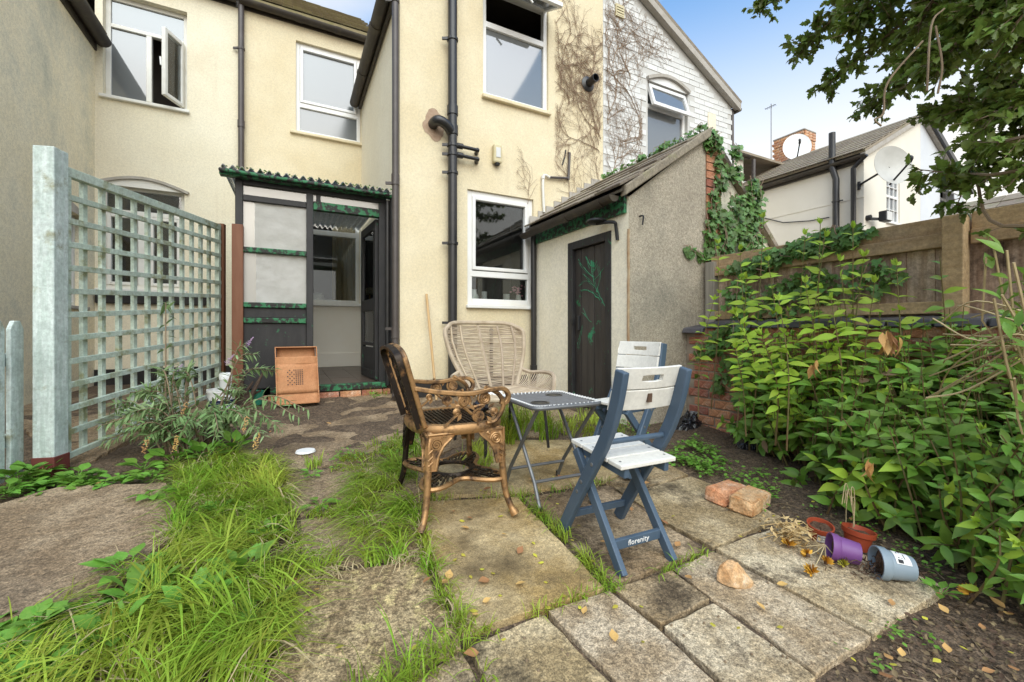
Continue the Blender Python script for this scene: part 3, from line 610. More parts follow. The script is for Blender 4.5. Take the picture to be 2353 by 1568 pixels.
MB().tube(curve_pts(wp, 4), .017, 8).tube([wp[1]-Vector((.0, 0, .02)), wp[1]+Vector((0, 0, .02))], .024, 8).build('overflow_pipe', M['oldwhite'], ch, smooth=True, )
wq = [onY(x, y, YE-.03) for x, y in ((1263, 408), (1306, 410), (1309, 352))]
MB().tube([wq[0], wq[1]], .016, 8).tube([wq[1]-Vector((0, 0, .02)), wq[2], wq[2]+Vector((0, .05, .02))], .017, 8).build('overflow_pipe', M['brownpipe'], ch, smooth=True, )
MB().tube([onY(1300, 345, YE-.01), onY(1298, 360, YE-.01), onY(1292, 380, YE-.01)], .009, 6).build('hook', M['darkmetal'], ch)
q = onY(1129, 764, YE-.05); MB().tube([q, (q.x, q.y, .3)], .022, 8).lathe([(.022, 0), (.03, .02), (.015, .05), (0, .055)], q, 8).build('standpipe', M['black'], ch, smooth=True)
q = onY(1228, 522, YE-.1); pipe(ch, [(q.x, YE-.08, q.z), (q.x, YE-.08, .28)], .036, 'black', joints=[(q.x, YE-.08, .5)], brackets=[])
# small fittings on the wall
q = onY(1139, 358, YE); wl = thing('bulkhead_light', 'yellowed plastic box light on the cream outshot wall', 'wall light', q)
MB().box((q.x-.055, YE-.075, q.z-.11), (q.x+.055, YE-.002, q.z+.115)).build('housing', M['beigebox'], wl, bevel=.02)
MB().box((q.x-.03, YE-.082, q.z-.05), (q.x+.03, YE-.07, q.z+.07)).build('lens', M['clear'], wl, bevel=.008)
MB().lathe([(.0, -.135), (.03, -.13), (.035, -.105)], (q.x, YE-.04, q.z), 10).build('sensor', M['darkmetal'], wl, smooth=True)
q = onY(1349, 195, YE); fl = thing('boiler_flue', 'black round boiler flue sticking out of the cream wall', 'flue', q)
MYm = Matrix.Rotation(R(90), 4, 'X')
MB().lathe([(.10, .0), (.10, .02), (.07, .035), (.055, .04)], (q.x, YE-.002, q.z), 18, MYm, cap0=True).build('wall_collar', M['black'], fl, smooth=True)
MB().lathe([(.052, .03), (.052, .19), (.045, .19), (.045, .03)], (q.x, YE, q.z), 18, MYm @ Matrix.Rotation(R(0), 4, 'X')).build('outlet', M['black'], fl, smooth=True)

# ---------------------------------------------------------------- white brick house
wh = thing('white_brick_house', 'white painted brick outshot with bare creeper stems and sloping verge', 'house', (5.2, YE, .3))
v0, v1 = uX(1488, YE), uX(1580, YE); vt = (zY(1492, 186, YE)+zY(1580, 215, YE))/2; vb = zY(1490, 420, YE); vm = (zY(1490, 236, YE)+zY(1578, 268, YE))/2
WV = (v0, v1, vb, vt); slw = (RZ-EZ)/(XW1-RX); WC = [(slw, 1, EZ+slw*XW1)]
wall_mb(*AX(YE), XW0+.001, XW1, -.3, 6.3, [(v0, v1, vb, vt)], .12, WC).build('wall', M['whitemortar'], wh)
wall_mb((XW1, 0, 0), (0, 1, 0), (1, 0, 0), YE, YM, -.3, EZ).build('side_wall', M['whitebrick'], wh)
window(wh, AX(YE), v0, v1, vb, vt, .05, [(v0+.05, v1-.05, vm-.03, vm+.03)], [(v0+.05, v1-.05, vb+.05, vm, 'skyglass'), (v0+.05, v1-.05, vm, vt-.05, 'skyglass')], sill=.04)
an = R(17); hv = Vector((0, YE+.03, vt-.06)); L_ = vt-vm-.03; dn = Vector((0, -math.sin(an), -math.cos(an))); b = MB()
for t in (0, L_): b.bar(hv+dn*t+Vector((v0+.04, 0, 0)), hv+dn*t+Vector((v1-.04, 0, 0)), .045, .05)
for x in (v0+.06, v1-.06): b.bar(hv+Vector((x, 0, 0)), hv+dn*L_+Vector((x, 0, 0)), .045, .05)
tl = b.build('vent_sash', M['upvc'], wh, bevel=.004)
MB().quad(hv+Vector((v0+.06, 0, 0)), hv+Vector((v1-.06, 0, 0)), hv+dn*L_+Vector((v1-.06, 0, 0)), hv+dn*L_+Vector((v0+.06, 0, 0))).build('vent_pane', M['skyglass'], tl)
arc = [(v0-.02+(v1-v0+.04)*k/10, YE-.006, vt-.01+.12*math.sin(math.pi*k/10)) for k in range(11)]
MB().poly(arc).build('window_head', M['upvc'], wh)
MB().strip([(p[0], YE-.012, p[2]+.02) for p in arc], .07, .045, (0, 1, 0)).build('arched_lintel', M['flash'], wh)
bk = []
rows = int((6.0-2.3)/.083)
for j in range(rows):
    z = 2.3+.083*j
    for i in range(13):
        x = XW0+.115+.228*(i+.5*(j % 2)); wd = .222
        if x > XW1-.09 or z > EZ+slw*(XW1-x)-.19: continue
        if v0-.13 < x < v1+.13 and vb-.05 < z < vt+.20: continue
        bk.append((x, z))
bk.sort(key=lambda q: -q[1])
me = MB().box((-.111, -.004, -.0375), (.111, .02, .0375)).mesh('brick', M['whitebrick'])
bev = None
for n_, (x, z) in enumerate(bk[:300]):
    inst('brick', me, TRS((x, YE-.002+random.uniform(-.002, .0015), z), (random.uniform(-.01, .01), random.uniform(-.012, .012), random.uniform(-.008, .008)), (1, 1, random.uniform(.95, 1.0))), wh)
if len(bk) > 300:
    b = MB()
    for x, z in bk[300:]: b.box((x-.111, YE-.006, z-.0365), (x+.111, YE+.01, z+.0365))
    o = b.build('lower_bricks', M['whitebrick'], wh); o['kind'] = 'stuff'
b = MB()      # cut and painted-over closers by the window, verge and corners
gable_roof(wh, XW1+.12, EZ-.04, RX, RZ+.03, YE-.10, YM+.4)
q = (XW1+.12, YE-.02, EZ-.12)
gutter(wh, (XW1+.13, YE-.06, EZ-.08), (XW1+.13, YM, EZ-.08), .07, (1, 0, 0), 'gutter')
MB().tube([(XW1+.06, YE+.03, EZ-.1), (XW1+.06, YE+.03, .3)], .036, 8).build('drainpipe', M['brownpipe'], wh, smooth=True)
q = onY(1422, 28, YE); vg = thing('wall_vent', 'cream louvred vent grille near the top of the white brick wall', 'vent', q)
b = MB(); ring(b, AX(YE), q.x-.075, q.x+.075, q.z-.085, q.z+.085, .014, -.03, .0); b.build('frame', M['beigebox'], vg)
for k in range(4):
    z = q.z-.055+.037*k; MB().hexa([(q.x-.06, YE-.032, z-.012), (q.x+.06, YE-.032, z-.012), (q.x+.06, YE-.004, z+.006), (q.x-.06, YE-.004, z+.006), (q.x-.06, YE-.030, z+.014), (q.x+.06, YE-.030, z+.014), (q.x+.06, YE-.004, z+.03), (q.x-.06, YE-.004, z+.03)]).build('slat', M['beigebox'], vg)
q = onY(1634, 285, YE); tag(MB().box((q.x-.09, YE-.02, q.z-.16), (q.x+.09, YE-.0075, q.z+.16)).build('rendered_panel', M['creampale'], wh), None)

# ---------------------------------------------------------------- houses beyond the fence (the next pair of outshots in the row)
DX = 9.89; fx0, fx1, fx2 = XE+DX, RX+DX-.05, XW1+DX-.1
fh = thing('far_cream_house', 'clean cream house beyond the fence with two pipes', 'house', (fx0+1, 6, .3))
p0, p1 = uX(2037, YE), uX(2068, YE); wb, wt, wm = zY(2050, 512, YE), zY(2050, 408, YE), zY(2050, 452, YE)
wall_mb(*AX(YE), fx0, fx1, -.3, 6.3, [(p0, p1, wb, wt)], .1, [(-sl, 1, EZ-sl*fx0)]).build('wall', M['farwall'], fh)
wall_mb((fx0, 0, 0), (0, 1, 0), (-1, 0, 0), YE, YM+.02, -.3, EZ).build('side_wall', M['farwall'], fh)
bars = [((p0+(p1-p0)*k/3)-.01, (p0+(p1-p0)*k/3)+.01, a, c) for k in (1, 2) for a, c in ((wb+.05, wm-.03), (wm+.03, wt-.05))]+[(p0+.05, p1-.05, wm-.03, wm+.03), (p0+.05, p1-.05, (wb+wm)/2-.01, (wb+wm)/2+.01), (p0+.05, p1-.05, (wt+wm)/2-.01, (wt+wm)/2+.01)]
window(fh, AX(YE), p0, p1, wb, wt, .03, bars, [(p0+.04, p1-.04, wb+.04, wm, 'skyglass'), (p0+.04, p1-.04, wm, wt-.04, 'skyglass')], sill=.05)
gable_roof(fh, fx0-.12, EZ-.02, fx1, RZ+.03, YE-.08, YM+.3, 'tile')
sh = MB().box((-.5, -.5, 0), (.5, .5, .018)).mesh('roof_tile', M['tile']); ra = math.atan2(RZ+.05-EZ, fx1-fx0+.12)
rf = [q for q in bpy.data.objects if q.parent == fh and q.name.startswith('roof')][0]
for i in range(9):
    for j in range(14):
        d = .32*(i+.4); inst('roof_tile', sh, TRS((fx0-.13+d*math.cos(ra)-.04*math.sin(ra), YE-.08+.225*(j+.5), EZ+.025+d*math.sin(ra)+.012), (0, -ra+.05, 0), (.36, .215, 1)), rf)
gutter(fh, (fx0-.14, YE-.1, EZ-.08), (fx0-.14, YM+.1, EZ-.10), .07, (1, 0, 0), 'gutter')
MB().box((fx0-.07, YE, EZ-.2), (fx0-.01, YM, EZ)).build('fascia', M['gutter'], fh)
fp = onX(1914, 400, fx0-.1)
fv = [onX(x, y, fx0-.12) for x, y in ((1921, 700), (1921, 412), (1912, 384), (1912, 306))]
pipe(fh, [fv[0], fv[1], fv[2], fv[3]], .066, 'black', 'vent_pipe', n=10, brackets=[fv[1]-Vector((0, 0, .5))], wall=(1, 0, 0))
fq = onX(1962, 390, fx0-.08)
pipe(fh, [(fx0-.14, fq.y-.25, EZ-.1), (fx0-.1, fq.y, EZ-.3), (fx0-.1, fq.y, .3)], .05, 'black')
MB().tube([onX(x, y, fx0-.03) for x, y in ((1750, 500), (1800, 512), (1860, 508), (1905, 500))], .012, 5).build('cable', M['darkmetal'], fh)
MB().box((fx0-.012, YE, onX(1900, 470, fx0).z-.03), (fx0-.002, YM, onX(1900, 470, fx0).z)).build('render_band', M['farwall'], fh)
mb_ = thing('rear_row_house', 'pale rear wall with a dark gutter behind the chimney', 'house', (9, YM, .3))
wall_mb(*AX(YM), XW1, fx0+.05, -.3, 5.80).build('wall', M['farwall'], mb_)
MB().hexa([(XW1-.1, YM-.12, 5.76), (fx0+3, YM-.12, 5.76), (fx0+3, YM+4, 6.5), (XW1-.1, YM+4, 6.5), (XW1-.1, YM-.12, 5.82), (fx0+3, YM-.12, 5.82), (fx0+3, YM+4, 6.56), (XW1-.1, YM+4, 6.56)]).build('roof', M['tile'], mb_)
gutter(mb_, (XW1, YM-.13, 5.74), (fx0+.1, YM-.13, 5.70), .075, (0, 1, 0), 'gutter')
pipe(mb_, [(onY(1727, 400, YM).x, YM-.06, 5.7), (onY(1727, 400, YM).x, YM-.06, .3)], .05, 'brownpipe')
# chimney with separate bricks
cx0, cx1, cy0, cy1, cz1 = 13.9, 14.5, 7.42, 8.33, 7.1
stack = MB().box((cx0+.01, cy0+.01, 4.5), (cx1-.01, cy1-.01, cz1-.02)).build('chimney', M['mortar'], mb_)
me = MB().box((-.106, -.05, -.036), (.106, .05, .036)).mesh('brick', M['brickpale'])
for j in range(23):
    z = cz1-.05-.083*j; o_ = -.02 if j < 3 else 0
    for i in range(4):
        y = cy0+.12+.226*(i+.5*(j % 2)-.25*(j % 2)); inst('brick', me, TRS((cx0+.045+o_, y, z), (0, 0, R(90)), (1, 1, random.uniform(.93, 1))), stack)
    for i in range(3):
        x = cx0+.11+.2*i; inst('brick', me, TRS((x, cy0+.045+o_, z), (0, 0, 0), (.9, 1, random.uniform(.93, 1))), stack)
MB().box((cx0-.03, cy0-.03, cz1), (cx1+.03, cy1+.03, cz1+.05)).build('chimney_cap', M['flash'], stack, bevel=.02)
def dish(name, label, c, rx, rz_, nrm, m, arm=True, back=False):
    c = Vector(c); n = Vector(nrm).normalized(); t = thing(name, label, 'satellite dish', c)
    q = n.to_track_quat('Z', 'Y').to_matrix().to_4x4() @ Matrix.Diagonal((rx, rz_, 1, 1))
    b = MB(); prof = [(.001, 0.0), (.35, .012), (.7, .045), (1, .09)]
    b.lathe(prof, c, 28, q); b.lathe([(r*.995, z-.008) for r, z in prof], c, 28, q); b.build('reflector', M[m], t, smooth=True)
    b = MB()
    lo = c-Vector((0, 0, 1))*rz_*.9; b.tube([lo, c+n*.42-Vector((0, 0, .12))], .018, 6)
    b.tube(curve_pts([c+n*.42-Vector((0, 0, .12)), c+n*.46-Vector((0, 0, .05)), c+n*.40+Vector((0, 0, .0))], 4), .03, 8)
    b.build('feed_arm', M['darkmetal'], t, smooth=True)
    return t
q = atD(1830, 342, 12.6); t = dish('satellite_dish', 'white satellite dish in front of the orange brick chimney', q, .36, .44, (-.75, -.62, .25), 'dishwhite')
MB().tube([q, (cx0+.02, 7.9, q.z-.25)], .025, 6).tube([(cx0, 7.9, q.z-.25), q+Vector((.05, .05, -.3))], .02, 6).build('bracket', M['darkmetal'], t)
q = atD(2044, 384, 8.6); t = dish('satellite_dish', 'large grey satellite dish on the far cream wall', q, .40, .40, (-.42, -.9, .12), 'dish')
MB().tube([q, onX(2006, 418, fx0-.01)+Vector((0, .25, 0))], .022, 6).tube([onX(2006, 410, fx0-.02)+Vector((0, .25, 0)), onX(2006, 428, fx0-.02)+Vector((0, .25, 0))], .03, 6).build('bracket', M['darkmetal'], t)
an_ = thing('television_aerial', 'thin rooftop aerial pole beside the chimney', 'aerial', (cx0-.05, cy1, 6))
p = onX(1772, 330, cx0-.1); MB().tube([(cx0-.1, p.y, 5.7), (cx0-.1, p.y, onX(1774, 238, cx0-.1).z)], .014, 6).build('pole', M['steel'], an_)
z = onX(1774, 240, cx0-.1).z; b = MB()
b.tube([(cx0-.1, p.y-.15, z-.06), (cx0-.1, p.y+.2, z-.06)], .01, 5)
for k in range(5): b.tube([(cx0-.18, p.y-.12+.07*k, z-.06), (cx0-.02, p.y-.12+.07*k, z-.06)], .006, 4)
b.build('antenna', M['steel'], an_)
q = onY(2020, 502, YE-.12); fl2 = thing('floodlight', 'dark floodlight on the corner of the far cream house', 'floodlight', q)
MB().box((q.x-.14, YE-.3, q.z-.10), (q.x+.12, YE-.16, q.z+.12)).xf(Matrix.Translation((0, 0, 0))).build('lamp_body', M['darkmetal'], fl2, bevel=.02)
MB().box((q.x-.12, YE-.312, q.z-.08), (q.x+.10, YE-.298, q.z+.10)).build('lens', M['clear'], fl2)
MB().bar((q.x-.25, YE-.02, q.z-.02), (q.x-.05, YE-.2, q.z-.04), .05, .05).tube([(q.x-.25, YE, q.z), (q.x-.25, YE-.08, q.z)], .06, 8).build('bracket', M['darkmetal'], fl2)
gh = thing('far_grey_house', 'pale grey house with a gable roof behind the far cream house', 'house', (fx1+1, 6, .3))
g0, g1 = uX(2160, YE), uX(2192, YE); gb, gt, gm = zY(2175, 540, YE), zY(2175, 428, YE), zY(2175, 452, YE)
slg = (RZ-EZ)/(fx2-fx1)
wall_mb(*AX(YE), fx1+.002, fx2, -.3, 6.3, [(g0, g1, gb, gt)], .18, [(slg, 1, EZ+slg*fx2)]).build('wall', M['greyrender'], gh)
wg = window(gh, AX(YE), g0, g1, gb, gt, .14, [(g0+.05, g1-.05, gm-.03, gm+.03)], [(g0+.04, g1-.04, gb, gm, 'glass')], sill=.05)
hv = Vector((0, YE+.1, gt-.08)); dn = Vector((0, -.85, -.5))*.35
MB().quad(hv+Vector((g0+.03, 0, 0)), hv+Vector((g1+.0, 0, 0)), hv+dn+Vector((g1+.0, 0, 0)), hv+dn+Vector((g0+.03, 0, 0))).build('vent_pane', M['frost'], wg)
b = MB()
for t in (0, 1): b.bar(hv+dn*t+Vector((g0, 0, 0)), hv+dn*t+Vector((g1+.03, 0, 0)), .05, .05)
b.build('vent_sash', M['upvc'], wg)
gable_roof(gh, fx2+.12, EZ-.04, fx1, RZ+.03, YE-.10, YM, 'slate')
MB().bar((fx2+.14, YE-.14, EZ-.06), (fx1, YE-.14, RZ+.02), .05, .13).build('bargeboard', M['black'], gh)
oh = thing('tiled_outhouse', 'low brown tiled outhouse roof behind the fence on the right', 'outhouse', (8, 1, .2))
MB().box((7.5, -1.5, -.2), (9.4, 2.5, 1.9)).build('wall', M['farwall'], oh)
MB().hexa([(7.3, -1.6, 1.86), (8.9, -1.6, 2.76), (8.9, 2.6, 2.76), (7.3, 2.6, 1.86), (7.3, -1.6, 1.92), (8.9, -1.6, 2.83), (8.9, 2.6, 2.83), (7.3, 2.6, 1.92)]).build('roof', M['tile'], oh)
sh = MB().box((-.5, -.5, 0), (.5, .5, .02)).mesh('roof_tile', M['tile']); ra = math.atan2(.9, 1.6)
rf = [q for q in bpy.data.objects if q.parent == oh and q.name.startswith('roof')][0]
for i in range(8):
    for j in range(16): d = .23*(i+.4); inst('roof_tile', sh, TRS((7.3+d*math.cos(ra)-.06*math.sin(ra), -1.55+.26*(j+.5), 1.94+d*math.sin(ra)+.02), (0, -ra+.06, 0), (.27, .25, 1)), rf)

# ================================================================== PORCH
PX = lambda x: uX(x, YP); PZ = lambda x, y: zY(x, y, YP)
po = thing('lean_to_porch', 'shabby black and green lean-to porch with filmed panes and corrugated roof', 'porch', (.3, YP, .3))
xa, xb, xm0, xm1, xd0, xd1 = PX(540), PX(558), PX(704), PX(720), PX(871), PX(888)
zt = PZ(720, 430); zbm = zt-.07; z1 = PZ(640, 463); zl = PZ(790, 481); zr1, zr2, zr3 = PZ(630, 578), PZ(630, 702), PZ(630, 737); zfl = .40
D0, D1 = YP, YP+.07
def fr(name, a, b_, m, bev=.006, d0=D0, d1=D1, par=None): return MB().box((a[0], d0, a[1]), (b_[0], d1, b_[1])).build(name, M[m], par or po, bevel=bev)
fr('corner_post', (xa, PZ(548, 516)), (xb, zt), 'blackpaint'); fr('corner_post', (xa-.025, .2), (xb+.005, PZ(548, 516)-.002), 'brownpaint', d0=D0-.03)
po.children[-1]['label'] = 'brown lower half of the corner post'
fr('head_beam', (xb, zbm), (xd1, zt), 'blackpaint', d0=D0+.004); fr('transom', (xb, z1-.03), (xm0, z1+.03), 'blackpaint', d0=D0+.004)
tag(fr('lintel', (xm1, zl-.045), (xd0, zl+.045), 'greenpaint', d0=D0-.01), 'green door lintel')
fr('mullion', (xm0, .38), (xm1, zbm), 'blackpaint', d0=D0-.004); fr('mullion', (PX(727), zl+.045), (PX(737), zbm), 'blackpaint', d0=D0+.006)
fr('door_post', (xd0, .38), (xd1, zbm), 'blackpaint', d0=D0-.002)
for z in (zr1, zr2, zr3): fr('glazing_rail', (xb, z-.026), (xm0, z+.026), 'greenpaint', d0=D0-.008)
fr('lower_panel', (xb, .25), (xm0, zr3-.026), 'blackpaint', d0=D0+.02); fr('lower_panel', (xb, zr3+.026), (xm0, zr2-.026), 'blackpaint', d0=D0+.02)
def bent_pane(x0, x1, z0, z1_, m, amp=.0, name='pane'):
    b = MB(); n = 14
    for j in range(n+1):
        for i in range(n+1): b.v.append((x0+(x1-x0)*i/n, D0+.035+random.uniform(-amp, amp), z0+(z1_-z0)*j/n))
    for j in range(n):
        for i in range(n): a = j*(n+1)+i; b.f.append((a, a+1, a+n+2, a+n+1))
    return b.build(name, M[m], po, smooth=True)
fs = .82
bent_pane(xb+.10, xm0, zr1+.026, z1-.03, 'film', .004, 'filmed_pane'); bent_pane(xb+.11, xm0, zr2+.026, zr1-.026, 'film', .006, 'filmed_pane')
bent_pane(xb, xb+.10, zr1+.026, z1-.03, 'dirtyglass'); bent_pane(xb, xb+.11, zr2+.026, zr1-.026, 'dirtyglass')
bent_pane(xb, PX(727), z1+.03, zbm, 'dirtyglass'); bent_pane(PX(737), xd0, zl+.045, zbm, 'dirtyglass')
# corrugated sheets over the porch
b = MB(); n = 110; xr0, xr1 = xa-.10, XE-.015
zf = zt+.01
for (y, z) in ((YP-.14, zf+.0), (YM-.005, zf+.10)):
    for k in range(n+1): b.v.append((xr0+(xr1-xr0)*k/n, y, z+.03+.022*math.sin(k/n*(xr1-xr0)/.076*2*math.pi)))
for (y, z) in ((YP-.14, zf+.0), (YM-.005, zf+.10)):
    for k in range(n+1): b.v.append((xr0+(xr1-xr0)*k/n, y, z+.022+.022*math.sin(k/n*(xr1-xr0)/.076*2*math.pi)))
m_ = n+1
for k in range(n):
    b.f += [(k, k+1, m_+k+1, m_+k), (2*m_+k, 2*m_+k+1, 3*m_+k+1, 3*m_+k), (k, k+1, 2*m_+k+1, 2*m_+k)]
M['corr'] = mat('cloudy_corrugated_sheet', (.66, .60, .46), .6, (.74, .69, .56), 5, bump=.3, col3=(.20, .24, .07), scale3=5, lo3=.58, hi3=.72, trans=.75); M['corr'] = glass_mat('cloudy_corrugated_sheet', (.66, .62, .52), .86, .25, .02)
b.build('corrugated_roof', M['corr'], po, smooth=True)
tag(MB().box((xr0-.02, YP-.10, zf-.038), (xr1, YP-.005, zf+.0)).build('fascia', M['greenpaint'], po, bevel=.008), 'green fascia')
o = MB().bar((xr0-.02, YP-.13, zf-.005), (xr1-.05, YP-.13, zf-.02), .034, .034).build('roof_edge', M['greenpaint'], po, bevel=.012)
# moss tufts along the edge
b = MB()
for k in range(70):
    x = random.uniform(xr0, xr1); b.lathe([(.0, .012), (.008, .008), (.011, 0)], (x, YP-.13+random.uniform(-.02, .05), zf+.03+random.uniform(0, .015)), 5)
mo = b.build('moss', M['ivystuff'], po); mo['kind'] = 'stuff'
# side screen, inner walls and floor
MB().box((xa-.02, YP+.07, .25), (xa+.03, YM, 1.3)).build('side_panel', M['blackpaint'], po); MB().box((xa, YP+.07, 1.3), (xa+.02, YM, zt)).build('side_pane', M['glass'], po)
wall_mb((0, YM-.012, 0), UX, NY, xa+.05, XE-.004, .3, zt, [(i0-.002, i1+.002, ib-.0, it+.002)], .02).build('inner_wall', M['paleroom'], po)
MB().box((XE-.016, YP+.08, .3), (XE-.004, YM-.02, zt)).build('inner_side_wall', M['paleroom'], po)
MB().box((xa+.05, YM-.035, .4), (XE-.02, YM-.014, .62)).build('skirting', M['paleroom'], po, bevel=.004)
MB().box((xa, YP+.02, .28), (XE-.005, YM, zfl-.008)).build('floor_base', M['mortar'], po)
me = MB().box((-.144, -.144, -.02), (.144, .144, 0)).mesh('floor_tile', M['tilefloor'])
for j in range(8):
    for i in range(5): inst('floor_tile', me, TRS((xa+.17+.293*i, YP+.18+.293*j, zfl+random.uniform(-.001, .001))), po)
fr('sill_board', (xm1-.4, zfl-.07), (xd1, zfl+.0), 'greenpaint', d0=D0-.04, d1=D0+.03)
me = MB().box((-.106, -.05, -.034), (.106, .05, .034)).mesh('brick', M['brick'])
for i in range(9): inst('brick', me, TRS((xb+.1+.226*i, YP-.01+random.uniform(-.008, .008), .285), (random.uniform(-.03, .03), 0, random.uniform(-.03, .03)), (1, 1, 1)), po)
# half-glazed door swung inwards
hx = xd0-.01; dl = .74; ang = R(86); du = Vector((-math.cos(ang), math.sin(ang), 0)); dnn = Vector((-math.sin(ang), -math.cos(ang), 0)); DA = (Vector((hx, YP+.08, 0)), du, dnn)
b = MB(); ring(b, DA, 0, dl, zfl+.01, zl-.05, .1, -.02, .02); obox(b, *DA, .1, dl-.1, 1.22, 1.36, -.02, .02); obox(b, *DA, .1, dl-.1, zfl+.11, .78, -.012, .012); obox(b, *DA, .1, dl-.1, .80, .84, -.02, .02)
dr = b.build('door', M['blackpaint'], po, bevel=.005); obox(MB(), *DA, .1, dl-.1, 1.36, zl-.15, -.004, .004).build('door_pane', M['glass'], dr)
obox(MB(), *DA, .1, dl-.1, .84, 1.22, -.004, .004).build('door_pane', M['glass'], dr); obox(MB(), *DA, dl-.08, dl-.03, 1.25, 1.33, .02, .05).build('handle', M['steel'], dr)
pipe(po, [(xd1+.06, YP-.06, zt), (xd1+.06, YP-.06, .27)], .034, 'black', joints=[(xd1+.06, YP-.06, .9)])
pipe(po, [(xd1+.005, YP-.04, zt-.05), (xd1+.005, YP-.04, .36)], .028, 'black')

# ================================================================== OUTHOUSE
sh_ = thing('outhouse', 'small outhouse with stone slate roof, black plank door and grey roughcast end', 'outhouse', (3.2, 3.8, .2))
ze, zr_ = 2.24, 2.99
AS = ((XS, 0, 0), (0, 1, 0), (-1, 0, 0))
dy0, dy1 = onX(1405, 600, XS).y, onX(1306, 600, XS).y; dzt = onX(1355, 545, XS).z
wall_mb(*AS, YS, YE-.002, -.2, ze-.04, [(dy0, dy1, -.2, dzt)], .09).build('front_wall', M['shedwall'], sh_)
wall_mb((0, YS, 0), UX, NY, XS, XSR, -.2, 3.2, (), .1, [(-(zr_-ze)/(XSR-XS), 1, ze-.05-(zr_-ze)/(XSR-XS)*XS)]).build('end_wall', M['pebbledash'], sh_)
# worn corner strip of bare brick between the two renders
MB().strip([(XS-.004+random.uniform(-.004, .004), YS-.004, .1+.1*k) for k in range(19)], .02, .016, (0, 1, 0)).build('worn_corner', mat('worn_corner_brown', (.36, .22, .12), .9, (.50, .38, .24), 12, bump=.5), sh_)
b = MB(); fw = .085
obox(b, *AS, dy0, dy0+fw, -.1, dzt, -.012, .06); obox(b, *AS, dy1-fw, dy1, -.1, dzt, -.012, .06); obox(b, *AS, dy0+fw, dy1-fw, dzt-fw, dzt, -.012, .06)
b.build('door_frame', M['blackpaint'], sh_, bevel=.008)
b = MB(); obox(b, *AS, dy0+fw, dy1-fw, .16, dzt-fw, .055, .07); d_ = b.build('door', M['asphalt'], sh_)
npk = 5; pw = (dy1-dy0-2*fw)/npk
M['doorpaint'] = mat('faded_black_door_paint', (.035, .03, .027), .6, (.06, .052, .046), 3, bump=.4, bscale=25, stretch=(4, 4, .5), col3=(.03, .20, .09), scale3=4.5, lo3=.615, hi3=.65, rnd=.2)
for k in range(npk):
    b = MB(); obox(b, *AS, dy0+fw+pw*k+.003, dy0+fw+pw*(k+1)-.003, .17, dzt-fw-.004, .03+.004*(k % 2), .056); b.build('plank', M['doorpaint'], d_, bevel=.005)
# green scratches left where creeper was pulled off the paint
b = MB()
def rv0(s_): return Vector((0, random.uniform(-s_, s_), random.uniform(-s_, s_)))
def scr(pts, r=.006): b.tube([p+rv0(.006) for p in pts], [r*random.uniform(.2, 1.3) for p in pts], 4)
for pts in (((1395, 715), (1380, 690), (1368, 660), (1362, 625), (1358, 600)), ((1368, 660), (1350, 648), (1330, 655)), ((1362, 640), (1345, 618), (1328, 600)), ((1380, 690), (1355, 672), (1333, 665)),
            ((1372, 672), (1380, 640), (1376, 612)), ((1366, 640), (1384, 620)), ((1358, 610), (1345, 588)), ((1338, 745), (1330, 780), (1326, 800)), ((1336, 715), (1358, 742)), ((1392, 700), (1398, 730)), ((1360, 650), (1340, 632)), ((1362, 628), (1372, 600))):
    scr(curve_pts([onX(x, y, XS+.028)+rv0(.012) for x, y in pts], 5) if len(pts) > 1 else pts, random.uniform(.0012, .0042)); scr(curve_pts([onX(x, y, XS+.028)+rv0(.03) for x, y in pts], 5), random.uniform(.001, .0025))
sc_ = b.build('bare_paint_scratches', mat('bare_green_paint', (.04, .27, .13), .6, (.07, .36, .19), 20), d_); sc_['kind'] = 'stuff'
obox(MB(), *AS, dy1-fw-.10, dy1-fw-.07, .98, 1.14, .0, .03).build('handle', M['darkmetal'], d_, bevel=.008)
obox(MB(), *AS, dy1-fw-.02, dy1-fw+.02, 1.05, 1.10, -.02, .0).build('latch', M['darkmetal'], d_)
# roof: slates, verge, gutter, fascia
rl = math.hypot(XSR-XS+.12, zr_-ze); ra = math.atan2(zr_-ze, XSR-XS+.12)
deck = MB().hexa([(XS-.12, YS-.03, ze-.03), (XSR, YS-.03, zr_-.03), (XSR, YE-.003, zr_-.03), (XS-.12, YE-.003, ze-.03), (XS-.12, YS-.03, ze-.005), (XSR, YS-.03, zr_-.005), (XSR, YE-.003, zr_-.005), (XS-.12, YE-.003, ze-.005)]).build('roof', M['gutter'], sh_)
cs_ = [0, .27, .53, .78, 1.02, rl]
for j in range(5):
    ln = (cs_[j+1]-cs_[j])*1.22; y = YS-.05
    while y < YE-.03:
        w_ = min(random.uniform(.22, .46), YE-.006-y)
        if YE-.006-(y+w_) < .12: w_ = YE-.006-y
        d = cs_[j]+ln/2; b = MB().box((-ln/2, -w_/2+.003, 0), (ln/2, w_/2-.003, random.uniform(.016, .026)))
        o = b.build('slate', M['slate'], None, bevel=.005); o.location = (0, 0, 0)
        o.matrix_basis = TRS((XS-.13+d*math.cos(ra), y+w_/2, ze+d*math.sin(ra)+.012), (random.uniform(-.006, .006), -ra+.06, random.uniform(-.008, .008))); o.parent = deck
        y += w_
MB().hexa([(XS-.08, YS-.06, ze-.06), (XSR+.02, YS-.06, zr_-.05), (XSR+.02, YS+.02, zr_-.05), (XS-.08, YS+.02, ze-.06), (XS-.08, YS-.06, ze+.035), (XSR+.02, YS-.06, zr_+.045), (XSR+.02, YS+.02, zr_+.045), (XS-.08, YS+.02, ze+.035)]).build('verge', M['slate'], sh_, bevel=.012)
gutter(sh_, (XS-.15, YS+.02, ze-.05), (XS-.15, YE-.01, ze-.075), .055, (1, 0, 0), 'gutter', (.12, .45))
